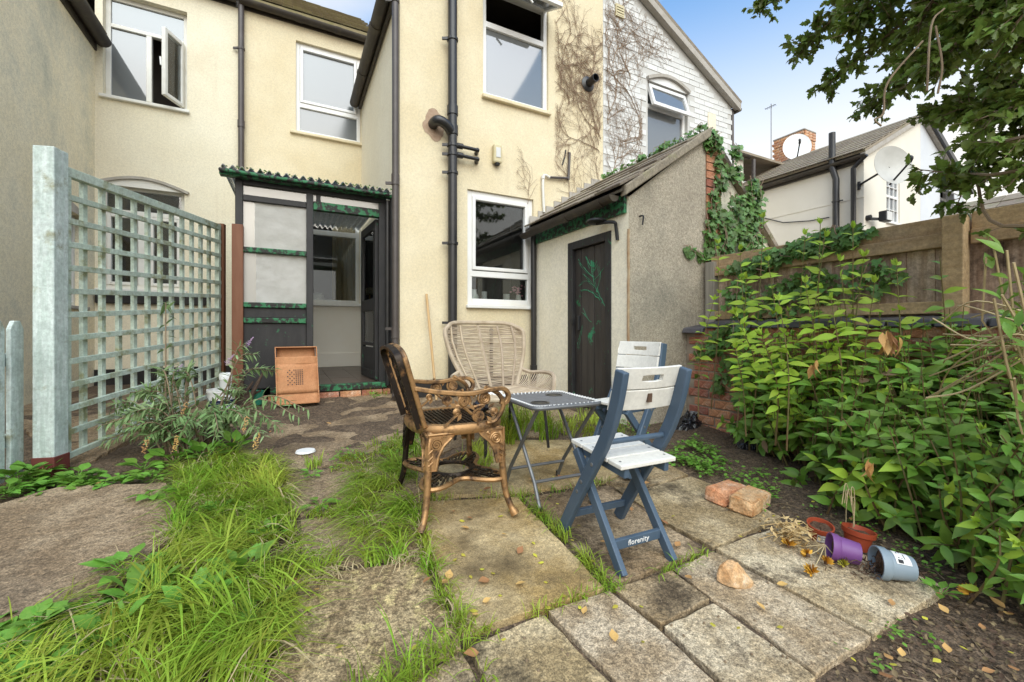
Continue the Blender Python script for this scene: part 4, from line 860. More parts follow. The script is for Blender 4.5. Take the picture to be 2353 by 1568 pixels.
tag(MB().box((XS-.035, YS+.02, ze-.19), (XS-.004, YE-.004, ze-.02)).build('fascia', M['greenpaint'], sh_), 'flaking green fascia')
me = MB().box((-.045, -.02, -.05), (.1, .0, .05)).mesh('flashing_step', M['flash'])
for k in range(9):
    x = XS+.12*k; inst('flashing_step', me, TRS((x, YE-.001-.0015*(k % 2), ze+.05+k*.12*(zr_-ze)/(XSR-XS+.12)+.04), (0, 0, 0), (1.3, .7, 1.7)), sh_)
q = onX(1421, 530, XS); dl_ = thing('disc_lamp', 'black disc lamp on a bent bracket above the outhouse door', 'wall light', q)
MB().tube(curve_pts([(XS-.012, q.y, q.z-.09), (XS-.03, q.y, q.z+.03), (XS-.05, q.y, q.z+.07), (XS-.1, q.y+.1, q.z+.085), (XS-.13, q.y+.16, q.z+.085)], 5), .016, 8).build('bracket', M['darkmetal'], dl_, smooth=True)
MB().lathe([(.0, -.014), (.085, -.012), (.10, 0), (.09, .018), (0, .022)], (XS-.13, q.y+.16, q.z+.10), 22).build('lamp_head', M['darkmetal'], dl_, smooth=True)
q = onY(1469, 505, YS); MB().tube(curve_pts([(q.x, YS, q.z+.03), (q.x, YS-.05, q.z+.02), (q.x-.01, YS-.05, q.z-.06)], 4), .008, 6).build('wall_hook', M['darkmetal'], sh_)
# brick party wall beside the outhouse
pw_ = thing('party_wall', 'narrow brick party wall end rising beside the outhouse', 'brick wall', (3.86, YS, 0))
MB().box((XSR+.003, YS+.0, -.2), (XW0+.15, YE-.003, 2.95)).build('core', M['mortar'], pw_)
me = MB().box((-.108, -.012, -.036), (.108, .05, .036)).mesh('brick', M['brick'])
for k in range(35): inst('brick', me, TRS((XSR+.115, YS, .08+.083*k), (random.uniform(-.02, .02), 0, random.uniform(-.03, .03)), (1, 1, random.uniform(.93, 1))), pw_)
MB().box((XSR+.01, YS-.01, 2.955), (XSR+.20, YS+.2, 3.02)).build('brick', M['brick'], pw_, bevel=.01)
no = thing('neighbour_outhouse', 'white rendered outhouse end with a sloping verge smothered in ivy', 'outhouse', (4.5, YS+.1, 0))
wall_mb((0, YS+.12, 0), UX, NY, XW0+.15, 5.3, -.2, 3.0, (), .1, [(.95, 1, 3.02+.95*3.9)]).build('end_wall', M['shedwall'], no)
MB().hexa([(3.95, YS+.05, 2.98), (5.35, YS+.05, 1.65), (5.35, YE-.004, 1.65), (3.95, YE-.004, 2.98), (3.95, YS+.05, 3.05), (5.35, YS+.05, 1.72), (5.35, YE-.004, 1.72), (3.95, YE-.004, 3.05)]).build('roof', M['slate'], no)

# ================================================================== GARDEN WALL AND FENCE
gw = thing('brick_garden_wall', 'old red brick garden wall with dark blue copings behind the bush', 'brick wall', (3.6, 1.2, 0))
WX = 3.46; wy0 = -1.0
MB().box((WX+.012, wy0, -.3), (WX+.30, YS-.004, .985)).build('core', M['mortar'], gw)
me = MB().box((0, -.107, -.036), (.1, .107, .036)).mesh('brick', M['brick']); mh = MB().box((0, -.05, -.036), (.1, .05, .036)).mesh('brick', M['brick'])
for me_ in (me, mh):
    bm = bmesh.new(); bm.from_mesh(me_); bmesh.ops.bevel(bm, geom=bm.edges[:], offset=.006, segments=1, affect='EDGES'); bm.to_mesh(me_); bm.free()
for j in range(14):
    z = -.11+.083*j; hd = (j % 4 == 2); y = YS-.03-(.06 if j % 2 else 0); st = .113 if hd else .226
    while y-st > wy0:
        inst('brick', mh if hd else me, TRS((WX+random.uniform(-.007, .006), y-st/2, z), (random.uniform(-.02, .02), random.uniform(-.03, .03), random.uniform(-.02, .02)), (1, 1, random.uniform(.92, 1.02))), gw); y -= st
me = MB().hexa([(-.04, -.108, 0), (.33, -.108, 0), (.33, .108, 0), (-.04, .108, 0), (-.02, -.108, .05), (.31, -.108, .085), (.31, .108, .085), (-.02, .108, .05)]).mesh('coping', M['bluebrick'])
bm = bmesh.new(); bm.from_mesh(me); bmesh.ops.bevel(bm, geom=bm.edges[:], offset=.008, segments=1, affect='EDGES'); bm.to_mesh(me); bm.free()
y = YS-.12
while y > wy0:
    inst('coping', me, TRS((WX, y, 1.0-(.035 if y > YS-.2 else 0)), (random.uniform(-.02, .02), random.uniform(-.03, .03), random.uniform(-.02, .02)))
         if y < YS-.2 else TRS((WX-.03, y, .955), (.02, -.03, .05)), gw); y -= .228
fe = thing('timber_fence', 'weathered timber fence with vertical boards standing on the brick wall', 'fence', (3.75, 1, 1.05))
FXp, ft = 3.75, 1.70
py_ = onX(2190, 600, FXp-.06).y
def plank(y0, y1, x, z0, z1, m='fence', nm='board', th=.018):
    MB().hexa([(x-.004, y0-.012, z0), (x+.012, y1+.012, z0), (x+th+.010, y1+.012, z0), (x+th-.006, y0-.012, z0), (x-.004, y0-.012, z1+.004*math.sin(y0*40)), (x+.012, y1+.012, z1+.004*math.sin(y0*40)), (x+th+.010, y1+.012, z1), (x+th-.006, y0-.012, z1)]).build(nm, M[m], fe, bevel=.003)
y = 2.86
while y > py_+.06: plank(y-.148, y, FXp+random.uniform(0, .012), 1.06, ft); y -= .15
y = py_-.02
while y > -1.4: plank(y-.148, y, FXp+.05+random.uniform(0, .012), 1.06, ft+.02); y -= .15
MB().box((FXp-.045, py_+.05, 1.515), (FXp-.002, 2.86, 1.605)).build('rail', M['rail'], fe, bevel=.005)
MB().box((FXp-.018, py_+.05, 1.607), (FXp-.002, 2.86, ft+.012)).build('top_board', M['rail'], fe, bevel=.004)
MB().box((FXp-.045, py_+.05, 1.09), (FXp-.002, 2.86, 1.17)).build('rail', M['rail'], fe, bevel=.005)
MB().box((FXp+.0, -1.4, 1.52), (FXp+.045, py_-.06, 1.61)).build('rail', M['rail'], fe, bevel=.005)
MB().box((FXp+.02, -1.4, 1.61), (FXp+.045, py_-.06, ft+.02)).build('top_board', M['rail'], fe, bevel=.004)
MB().box((FXp-.075, py_-.05, .98), (FXp+.03, py_+.05, ft+.005)).build('post', M['rail'], fe, bevel=.006)
tag(MB().box((FXp-.06, 2.80, .98), (FXp+.03, 2.90, 1.66)).build('post', M['greywood'], fe, bevel=.006), 'silvery weathered post at the outhouse end')

# ================================================================== TRELLIS, POSTS, GATE
A_ = onG(141, 1080); B_ = onY(503, 760, 5.29); B_.z = gz(5.29); dirv = (B_-A_); TL = dirv.length; dirh = Vector((dirv.x, dirv.y, 0)).normalized(); nrm = Vector((dirh.y, -dirh.x, 0))
T0 = EYE+(HY-388)/FPX*2.53; T1 = EYE+(HY-520)/FPX*4.42
tr = thing('garden_trellis', 'sage green square trellis panel between two posts', 'trellis', A_)
hl = math.hypot(dirv.x, dirv.y); zb = lambda s_: A_.z+.05+(B_.z-A_.z)*s_; ztp = lambda s_: T0+(T1-T0)*s_
PT = lambda s_, z, o=0: Vector((A_.x, A_.y, 0))+dirh*hl*s_+Vector((0, 0, z))+nrm*o
for s_, nm in ((0.012, 'end_stile'), (.988, 'end_stile')): MB().bar(PT(s_, zb(s_)), PT(s_, ztp(s_)+.01), .04, .045, dirh).build(nm, M['sage'], tr, bevel=.003)
MB().bar(PT(.0, ztp(0)-.02, .0), PT(1, ztp(1)-.02, .0), .045, .055).build('top_rail', M['sage'], tr, bevel=.003)
NV, NH = 11, 12
for k in range(NV):
    s_ = .012+.976*(k+1)/(NV+1); MB().bar(PT(s_, zb(s_), -.012), PT(s_, ztp(s_)-.04, -.012), .024, .036, dirh).build('upright_slat', M['sage'], tr, bevel=.002)
for k in range(NH):
    f = (k+.0)/(NH-.0); q0 = zb(0)+.02+(ztp(0)-zb(0)-.05)*f; q1 = zb(1)+.02+(ztp(1)-zb(1)-.05)*f
    MB().bar(PT(.0, q0, .012), PT(1, q1, .012), .022, .034).build('cross_slat', M['sage'], tr, bevel=.002)
rz = math.atan2(dirh.y, dirh.x)
def post(name, label, c, w, z0, z1, m, rot, base=None):
    t = thing(name, label, 'post', c); mt = Matrix.Translation(c) @ Matrix.Rotation(rot, 4, 'Z')
    MB().box((-w/2, -w/2, z0-c.z), (w/2, w/2, z1-c.z)).xf(mt).build('shaft', M[m], t, bevel=.006)
    if base: MB().box((-w/2-.004, -w/2-.004, z0-c.z), (w/2+.004, w/2+.004, base-c.z)).xf(mt).build('painted_base', M['redprimer'], t, bevel=.004)
    return t
c = A_-dirh*.064+nrm*-.005; c.z = gz(c.y)
post('gate_post', 'thick pale green timber post with a dark red painted foot', c, .103, c.z-.1, EYE+(HY-345)/FPX*2.45, 'sagewhite', rz, c.z+.11)
c2 = B_+dirh*.06; c2.z = gz(c2.y); post('trellis_post', 'thin brown timber post at the far end of the trellis', c2, .06, c2.z-.1, T1+.03, 'brownpaint', rz)
gt_ = thing('picket_gate', 'pale grey-green picket gate beside the thick post', 'gate', onG(-20, 1130))
g0 = onG(46, 1100)+Vector((-.015, -.01, 0)); gd = (onG(-70, 1155)-g0); gd.z = 0; gd.normalize(); gn = Vector((-gd.y, gd.x, 0))
if gn.y > 0: gn = -gn
for k in range(4):
    c = g0+gd*.125*k; zt_ = EYE+(HY-738)/FPX*2.40; w_ = .045; P = lambda u, z, o: Vector((c.x, c.y, 0))+gd*u+gn*o+Vector((0, 0, z))
    z0 = gz(c.y)+.02; b = MB(); n0 = 0
    prof = [(-w_, z0), (w_, z0), (w_, zt_-.045), (w_*.45, zt_), (-w_*.45, zt_), (-w_, zt_-.045)]
    b.v = [tuple(P(u, z, .01)) for u, z in prof]+[tuple(P(u, z, -.012)) for u, z in prof]; b.f = [tuple(range(6)), tuple(range(11, 5, -1))]+[(i, (i+1) % 6, 6+(i+1) % 6, 6+i) for i in range(6)]
    b.build('picket', M['sagewhite'], gt_, bevel=.004)
for z in (EYE+(HY-825)/FPX*2.42, EYE+(HY-1005)/FPX*2.42):
    MB().bar(g0+gd*-.06-gn*.035+Vector((0, 0, z-g0.z)), g0+gd*.6-gn*.035+Vector((0, 0, z-g0.z)), .04, .07).build('rail', M['sagewhite'], gt_, bevel=.004)

# ================================================================== FURNITURE
def folding_chair(label):
    t = thing('folding_chair', label, 'chair', (0, 0, 0), 0, 'blue and white folding chairs'); hw = .168
    path = [(.20, 0), (.13, .14), (.06, .27), (-.015, .40), (-.085, .53), (-.13, .65), (-.155, .76), (-.165, .83)]
    for s_ in (-1, 1):
        MB().strip(curve_pts([(s_*hw, y, z) for y, z in path], 4), .03, .056, (1, 0, 0)).build('back_post', M['chairblue'], t, bevel=.005, smooth=True)
        MB().strip([(s_*(hw-.033), -.195, 0), (s_*(hw-.033), .165, .405)], .026, .045, (1, 0, 0)).build('leg', M['chairblue'], t, bevel=.004)
        MB().bar((s_*(hw-.06), .18, .405), (s_*(hw-.06), -.155, .405), .024, .04).build('seat_rail', M['chairblue'], t, bevel=.003)
        b = MB()
        for y, z in ((-.02, .404), (.078, .245), (.05, .30)): b.lathe([(.006, -.019), (.009, -.0175), (.009, .0175), (.006, .019)], (s_*hw, y, z), 8, Matrix.Rotation(R(90), 4, 'Y'), True, True)
        b.build('bolt', M['steel'], t)
    for k in range(4):
        y = .195-.092*k; MB().box((-.148, y-.085, .427), (.148, y, .446)).build('seat_slat', M['chairwhite'], t, bevel=.004)
        o = t.children[-1]; b = MB()
        for x in (-.12, .12): b.lathe([(0, .001), (.006, .001)], (x, y-.044, .446), 8)
        b.build('screw', M['steel'], o)
    def bk(z0, z1, hole):
        y0 = lambda z: -.100-(z-.57)*.24; b = MB(); n = 12
        cur = lambda x: -.022*(1-(x/hw)**2)
        xs_ = [-hw-.004+(2*hw+.008)*k/n for k in range(n+1)]
        zs = [z0, z0+(z1-z0)*.36, z0+(z1-z0)*.64, z1] if hole else [z0, z1]
        for i in range(n):
            for j in range(len(zs)-1):
                if hole and j == 1 and 4 <= i <= 7: continue
                p = []
                for zz in (zs[j], zs[j+1]):
                    for (xx, dd) in ((xs_[i], .013), (xs_[i+1], .013), (xs_[i+1], -.006), (xs_[i], -.006)): p.append((xx, y0(zz)+cur(xx)+dd+.022, zz))
                b.hexa(p)
        o = b.build('back_slat', M['chairwhite'], t); bm = bmesh.new(); bm.from_mesh(o.data); bmesh.ops.remove_doubles(bm, verts=bm.verts[:], dist=1e-5)
        dup = {}
        for f in list(bm.faces): dup.setdefault(frozenset(v.index for v in f.verts), []).append(f)
        bmesh.ops.delete(bm, geom=[f for fs_ in dup.values() if len(fs_) > 1 for f in fs_], context='FACES'); bmesh.ops.recalc_face_normals(bm, faces=bm.faces[:]); bm.to_mesh(o.data); bm.free()
        m_ = o.modifiers.new('bevel', 'BEVEL'); m_.width = .003; m_.segments = 1; m_.limit_method = 'ANGLE'
    bk(.655, .742, False); bk(.746, .838, True)
    MB().tube([(-hw, -.075, .515), (hw, -.075, .515)], .012, 10).build('dowel', M['chairblue'], t, smooth=True)
    MB().bar((-hw, .152, .10), (hw, .152, .10), .02, .032).build('front_stretcher', M['chairblue'], t, bevel=.003)
    MB().bar((-hw+.033, -.118, .088), (hw-.033, -.118, .088), .02, .042).build('rear_stretcher', M['chairblue'], t, bevel=.003)
    return t
def text_on(parent, body, size, M4, m, name='lettering', ext=.0006):
    cu_ = bpy.data.curves.new(name, 'FONT'); cu_.body = body; cu_.size = size; cu_.align_x = 'CENTER'; cu_.align_y = 'CENTER'; cu_.extrude = ext; cu_.resolution_u = 2
    o = bpy.data.objects.new(name, cu_); COL.objects.link(o); dg = bpy.context.evaluated_depsgraph_get(); me = bpy.data.meshes.new_from_object(o.evaluated_get(dg)); bpy.data.objects.remove(o)
    me.materials.clear(); me.materials.append(M[m]); o = bpy.data.objects.new(name, me); o.matrix_basis = M4; return put(o, parent)
c1 = folding_chair('blue and white folding chair seen from behind, front of the pair')
MB().box((-.009, -.148, .690), (.011, -.132, .726)).build('paper_label', mat('brown_sticker', (.10, .06, .04), .6), c1)
text_on(c1, 'florenity', .034, TRS((0, -.1292, .088), (R(90), 0, 0)), 'white')
c2_ = copy_tree(c1); c2_['label'] = 'blue and white folding chair facing us beyond the small table'
c1.location = (1.325, 1.500, gz(1.5)); c1.rotation_euler = (R(4.5), 0, R(-2))
c2_.location = (2.03, 2.21, gz(2.2)); c2_.rotation_euler = (0, 0, R(98))

# bronze cast armchair
bc = thing('cast_metal_armchair', 'ornate bronze cast metal armchair with scrolled arms and roses', 'armchair', (0, 0, 0))
def leg_path(x0, y0, x1, y1): return curve_pts([(x0, y0, .43), (x0+(x1-x0)*.22, y0+(y1-y0)*.22, .37), (x0+(x1-x0)*.30, y0+(y1-y0)*.30, .25), (x0+(x1-x0)*.45, y0+(y1-y0)*.45, .12), (x0+(x1-x0)*.72, y0+(y1-y0)*.72, .045), (x1, y1, .0)], 5)
def plate(b, pts, n_, th):
    n_ = Vector(n_).normalized()*th/2; k = len(pts); m_ = len(b.v); b.v += [tuple(Vector(p)+n_) for p in pts]+[tuple(Vector(p)-n_) for p in pts]
    b.f += [tuple(m_+i for i in range(k)), tuple(m_+k+i for i in reversed(range(k)))]+[(m_+i, m_+(i+1) % k, m_+k+(i+1) % k, m_+k+i) for i in range(k)]
def flat_spiral(b, c, r, e1_, e2_, rad, turns=2.4, n=26): b.tube([Vector(c)+Vector(e1_)*(r*(1-.85*k/n)*math.cos(turns*6.283*k/n))+Vector(e2_)*(r*(1-.85*k/n)*math.sin(turns*6.283*k/n)) for k in range(n+1)], rad, 5)
for sx in (-1, 1):
    for y0, y1 in ((.165, .235), (-.175, -.24)):
        P = leg_path(sx*.225, y0, sx*.30, y1); n = len(P)
        rr = [.019-.003*min(1, i/n*1.5)+(.006 if i > n-4 else 0) for i in range(n)]
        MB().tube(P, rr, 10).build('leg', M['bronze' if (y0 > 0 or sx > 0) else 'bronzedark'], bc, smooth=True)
        for ax_, nn_ in ((Vector((0, -math.copysign(1, y0), 0)), (sx, 0, 0)), (Vector((-sx, 0, 0)), (0, math.copysign(1, y0), 0))):
            k0 = Vector((sx*.250, y0+math.copysign(.030, y0), .425)) if abs(ax_.y) > .5 else Vector((sx*.258, y0+math.copysign(.024, y0), .425)); nv = Vector(nn_); b = MB(); D = lambda u, z, o=0: k0+ax_*u+Vector((0, 0, z))+nv*(o+.012*(z/-.17))
            rim_ = [D(0, 0), D(.145, 0), D(.125, -.022), D(.085, -.055), D(.058, -.10), D(.045, -.165), D(.018, -.165), D(.008, -.08)]
            plate(b, [p-nv*.004 for p in rim_], nv, .006); b.tube(rim_, .007, 5, True)
            flat_spiral(b, D(.048, -.045, .005), .030, ax_, (0, 0, 1), .0052); flat_spiral(b, D(.085, -.016, .004), .010, ax_, (0, 0, 1), .004, 1.2, 10)
            for zz in (-.085, -.115, -.14): b.tube([D(.008, zz, .004), D(.03, zz+.018, .005)], .0045, 4)
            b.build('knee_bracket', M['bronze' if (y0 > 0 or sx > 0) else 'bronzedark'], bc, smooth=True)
seat = []
for k in range(36):
    a = 2*math.pi*k/36; x = .255*math.copysign(abs(math.cos(a))**.75, math.cos(a)); y = .235*math.copysign(abs(math.sin(a))**.75, math.sin(a)); seat.append((x, y))
b = MB(); n0 = len(seat)
for z, s_ in ((.415, 1.0), (.428, 1.035), (.450, 1.035), (.462, 1.0), (.462, .86), (.415, .86)): b.v += [(x*s_, y*s_, z) for x, y in seat]
for r_ in range(6):
    for k in range(n0): b.f.append((r_*n0+k, r_*n0+(k+1) % n0, ((r_+1) % 6)*n0+(k+1) % n0, ((r_+1) % 6)*n0+k))
b.build('seat_rim', M['bronze'], bc, smooth=True)
b = MB()
for i in range(-9, 10):
    for j in range(-9, 10):
        x, y = .026*i+(.013 if j % 2 else 0), .023*j
        if (abs(x)/.22)**2.4+(abs(y)/.20)**2.4 > 1: continue
        b.bar((x-.0165, y, .453), (x+.0165, y, .453), .011, .010)
        if (i+j) % 2: b.bar((x, y-.014, .451), (x+.013, y+.014, .451), .007, .008)
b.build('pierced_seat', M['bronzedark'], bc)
# undershelf with a round opening
b = MB(); outer = []; b = MB(); outer = []; n = 64
if True:
    for k in range(n):
        a = 2*math.pi*k/n; r_ = .150+.155*abs(math.sin(2*a))**3; outer.append((r_*math.cos(a)*1.12, r_*math.sin(a)*.92))
inn = [(.112*math.cos(2*math.pi*k/n), .102*math.sin(2*math.pi*k/n)) for k in range(n)]; zs_ = .175
b.tube([(x, y, zs_-.004) for x, y in outer], .012, 6, True); b.build('undershelf_edge', M['bronze'], bc, smooth=True); b = MB()
b.tube([(x, y, zs_) for x, y in inn], .011, 6, True); b.tube([(x*1.14, y*1.14, zs_) for x, y in inn], .006, 5, True)
for k in range(n):
    x0, y0 = inn[k]; x1, y1 = outer[k]; L_ = math.hypot(x1-x0, y1-y0)
    if L_ > .03:
        for f0, f1 in ((.0, .3), (.36, .62), (.68, 1.0)):
            if (k+int(f0*10)) % 3 == 0: continue
            b.bar((x0+(x1-x0)*f0, y0+(y1-y0)*f0, zs_), (x0+(x1-x0)*f1, y0+(y1-y0)*f1, zs_), .0085, .010)
    if L_ > .07 and k % 2: 
        for f in (.33, .65): b.bar((x0+(x1-x0)*f-.012, y0+(y1-y0)*f+.008, zs_), (x0+(x1-x0)*f+.012, y0+(y1-y0)*f-.008, zs_), .008, .009)
b.build('undershelf', M['bronzedark'], bc)
# back: arched frame with scrollwork
yb = lambda z: -.195-(z-.45)*.30
fr_ = [(-.195, yb(.45), .45)]+curve_pts([(-.205, yb(.56), .56), (-.222, yb(.70), .70), (-.228, yb(.775), .775), (-.205, yb(.815), .815), (-.12, yb(.835), .835), (0, yb(.842), .842), (.12, yb(.835), .835), (.205, yb(.815), .815), (.228, yb(.775), .775), (.222, yb(.70), .70), (.205, yb(.56), .56)], 5)+[(.195, yb(.45), .45)]
MB().strip(fr_, .024, .020, (0, 1, .3)).build('back_frame', M['bronze'], bc, smooth=True, bevel=.005)
MB().strip([(x*.97, y-.026, .45+(z-.45)*.985) for x, y, z in fr_], .030, .016, (0, 1, .3)).build('back_inner_frame', M['bronzedark'], bc, smooth=True)
b = MB()
for x in (-.10, .10): b.strip([(x*.9, yb(.455), .455), (x, yb(.6), .6), (x*1.08, yb(.75), .75), (x*1.1, yb(.81), .81)], .026, .012, (0, 1, .3))
b.tube([(x, yb(.485), .485) for x in (-.185, 0, .185)], .010, 5); b.tube([(x, yb(.775), .775) for x in (-.2, 0, .2)], .008, 5)
def spiral(c, r, turns, ph, ax1, ax2, rad=.007, n=22): b.tube([Vector(c)+Vector(ax1)*(r*(1-.85*k/n)*math.cos(ph+turns*2*math.pi*k/n))+Vector(ax2)*(r*(1-.85*k/n)*math.sin(ph+turns*2*math.pi*k/n)) for k in range(n+1)], rad, 5)
tz = Vector((0, -.2, 1)).normalized()
for x in (-.05, .05):
    for k, z in enumerate((.525, .59, .655, .715, .765)): spiral((x, yb(z), z), .034, 1.7, k*1.7+x*20, (1, 0, 0), tz, .007)
for x in (-.155, .155): spiral((x, yb(.74), .74), .030, 1.6, x*20, (1, 0, 0), tz, .006)
b.build('back_scrollwork', M['bronzedark'], bc, smooth=True)
for sx in (-1, 1):
    arm = curve_pts([(sx*.215, yb(.64), .645), (sx*.240, -.14, .625), (sx*.262, .0, .612), (sx*.268, .11, .625), (sx*.262, .185, .625), (sx*.258, .215, .59), (sx*.256, .20, .555), (sx*.256, .17, .557)], 5)
    MB().strip(arm, .030, .022, (1, 0, 0)).build('arm', M['bronze'], bc, smooth=True, bevel=.004)
    sup = curve_pts([(sx*.262, .09, .64), (sx*.262, .16, .60), (sx*.262, .185, .54), (sx*.250, .15, .47), (sx*.25, .10, .46)], 5)
    MB().tube(sup, .012, 7).build('arm_support', M['bronze'], bc, smooth=True)
    b = MB()
    for (y, z, r_) in ((.085, .585, .036), (-.02, .575, .034), (.055, .500, .034), (.135, .515, .02), (-.06, .525, .018)):
        for q in (0, 1): spiral((sx*.258+q*.004*sx, y, z), r_*(1-.3*q), 2.2, y*30+q, (0, 1, 0), (0, 0, 1), .006, 26)
        b.lathe([(r_*.55, -.006), (r_*.3, -.003), (0, -.002)], (sx*.258, y, z), 10, Matrix.Rotation(R(90)*sx, 4, 'Y'))
    for p, q in (((.085, .55), (.055, .53)), ((-.02, .545), (.02, .51)), ((-.02, .605), (-.03, .635)), ((.085, .62), (.09, .64)), ((-.06, .51), (-.12, .46)), ((.055, .47), (.05, .455)), ((.03, .545), (.085, .555))):
        b.tube([(sx*.258, *p), (sx*.258, *q)], .007, 5)
    for (y, z, a) in ((.12, .545, .6), (.02, .545, 2.2), (-.075, .56, 2.6), (.11, .48, 5.4), (.03, .605, 1.2), (-.045, .50, 4.2)):
        d = Vector((0, math.cos(a), math.sin(a))); u = Vector((0, -math.sin(a), math.cos(a))); c = Vector((sx*.26, y, z))
        b.poly([c-d*.022, c+u*.010+Vector((sx*.004, 0, 0)), c+d*.022, c-u*.010+Vector((sx*.004, 0, 0))])
    b.build('rose_panel', M['bronze'], bc, smooth=True)
bc.location = (.775, 2.19, gz(2.19)); bc.rotation_euler = (0, R(0), R(-92))
# dark cloth lying on the seat
b = MB(); n = 12
for j in range(9):
    for i in range(n+1): a = 2*math.pi*i/n; rr = .035*math.sin(math.pi*(j+.4)/8.8)*(1+.35*math.sin(3*a+j*1.7)+.15*random.uniform(-1, 1)); b.v.append((.98-.0+rr*math.cos(a)*1.0-.07, 2.02+.022*j-.0, .575+.85*rr*math.sin(a)))
for j in range(8):
    for i in range(n): a = j*(n+1)+i; b.f.append((a, a+1, a+n+2, a+n+1))
tag(b.build('dark_cloth', M['bag'], None, smooth=True), 'crumpled black cloth lying on the bronze chair seat', 'cloth')

# rattan chair
rc = thing('rattan_chair', 'bleached rattan wing chair with a woven back', 'armchair', (0, 0, 0))
def bw(v): return float(np.interp(v, [0, .15, .35, .55, .75, .9, 1], [.205, .235, .285, .325, .345, .35, .335]))
def bp(u, v): return Vector((u*bw(v)*1.0, -.10-.24*v+.14*abs(u)**2.6*(.35+.65*v), .40+.50*v-(.03*abs(u)**6 if v > .9 else 0)))
edge = [bp(-1, v) for v in (0, .15, .3, .45, .6, .75, .9)]+[bp(-.93, 1)+Vector((0, 0, .005)), bp(-.75, 1)+Vector((0, 0, .02))]+[bp(u, 1)+Vector((0, 0, .022)) for u in (-.4, 0, .4)]+[bp(.75, 1)+Vector((0, 0, .02)), bp(.93, 1)+Vector((0, 0, .005))]+[bp(1, v) for v in (.9, .75, .6, .45, .3, .15, 0)]
MB().tube(curve_pts(edge, 4), .017, 8).build('back_rim', M['rattan'], rc, smooth=True)
b = MB()
for k in range(46):
    v = .02+.97*k/45; b.tube([bp(u, v)+Vector((0, random.uniform(-.003, .003), random.uniform(-.0025, .0025))) for u in (-1, -.8, -.6, -.4, -.2, 0, .2, .4, .6, .8, 1)], .0042 if k % 4 else .005, 4, caps=False)
o = b.build('woven_back', M['rattan'], rc, smooth=True)
for u in (-.82, -.5, .5, .82, 0): MB().tube([bp(u, v)+Vector((0, .008, 0)) for v in (0, .25, .5, .75, 1)], .010 if u else .013, 6).build('back_rib', M['rattan'], rc, smooth=True)
b = MB()
sp2 = lambda u, v: Vector((u*(.20+.09*v), -.10+.42*v, .40-.02*v+.02*abs(u)**3))
for k in range(40): v = k/39; b.tube([sp2(u, v) for u in (-1, -.5, 0, .5, 1)], .0052, 4, caps=False)
b.build('woven_seat', M['rattan'], rc, smooth=True)
MB().tube(curve_pts([sp2(-1, 0), sp2(-1, .5), sp2(-1, .9), sp2(-.8, 1.0), sp2(0, 1.02), sp2(.8, 1.0), sp2(1, .9), sp2(1, .5), sp2(1, 0)], 4), .016, 8).build('seat_rim', M['rattan'], rc, smooth=True)
for s_ in (-1, 1):
    top = [bp(s_, .30), Vector((s_*.345, -.06, .52)), Vector((s_*.375, .07, .53)), Vector((s_*.375, .20, .52)), Vector((s_*.335, .27, .46)), Vector((s_*.29, .31, .385))]
    tp = curve_pts(top, 5); MB().tube(tp, .016, 8).build('arm_rim', M['rattan'], rc, smooth=True)
    b = MB()
    for k in range(1, 26):
        f = k/26; p = tp[min(len(tp)-1, int(f*(len(tp)-1)))]; q = sp2(s_, min(1, max(0, f*1.0))); b.tube([p, p.lerp(q, .5)+Vector((s_*.012, 0, -.01)), q], .0048, 4, caps=False)
    b.build('woven_arm', M['rattan'], rc, smooth=True)
    MB().tube([(s_*.24, .26, .39), (s_*.26, .30, 0)], .011, 8).build('leg', M['black'], rc, smooth=True); MB().tube([(s_*.18, -.10, .40), (s_*.25, -.24, 0)], .011, 8).build('leg', M['black'], rc, smooth=True)
rc.location = (1.40, 2.93, gz(2.93)); rc.rotation_euler = (0, 0, R(184))
b = MB(); 
for k in range(7): b.lathe([(0, .04), (.03, .025), (.04, 0)], (1.33+random.uniform(-.04, .04), 2.83+random.uniform(-.03, .03), .51+random.uniform(0, .015)), 6)
tag(b.build('crumpled_tissue', M['white'], None), 'crumpled white tissue on the rattan chair seat', 'tissue')

# folding table
tb = thing('folding_table', 'small grey folding camping table with two cup holes', 'table', (1.33, 2.14, gz(2.14)))
tz_ = .585; corners = [onZ for onZ in ()]
def onZp(x, y, z): r = ray(x, y); s_ = (z-EYE)/r[2]; return Vector((r[0]*s_, r[1]*s_, z))
Cn = [onZp(x, y, tz_) for x, y in ((1231, 940), (1378, 928), (1292, 901), (1146, 912))]; cc = sum(Cn, Vector())/4
ex = ((Cn[1]-Cn[0])+(Cn[2]-Cn[3])).normalized(); ey = Vector((-ex.y, ex.x, 0)); hwx = .5*((Cn[1]-Cn[0]).length+(Cn[2]-Cn[3]).length)/2; hwy = .5*((Cn[3]-Cn[0]).length+(Cn[2]-Cn[1]).length)/2
def rrect(hx, hy, r, n=6):
    o = []
    for sx, sy, a0 in ((1, 1, 0), (-1, 1, 90), (-1, -1, 180), (1, -1, 270)):
        for k in range(n+1): a = R(a0+90*k/n); o.append((sx*(hx-r)+r*math.cos(a), sy*(hy-r)+r*math.sin(a)))
    return o
TP = lambda x, y, z: cc+ex*x+ey*y+Vector((0, 0, z))
rim = rrect(hwx, hwy, .05); MB().tube([TP(x, y, 0) for x, y in rim], .012, 8, True).build('rim', M['steel'], tb, smooth=True)
holes_ = ((-.11, -.10), (.10, .11)); inner = rrect(hwx-.022, hwy-.022, .035)
MB().prism([(x, y) for x, y in inner], .0, .005).xf(Matrix(((ex.x, ey.x, 0, cc.x), (ex.y, ey.y, 0, cc.y), (0, 0, 1, cc.z), (0, 0, 0, 1)))).build('mesh_top', M['mesh'], tb)
b = MB(); per = [TP(x, y, .003) for x, y in rim]
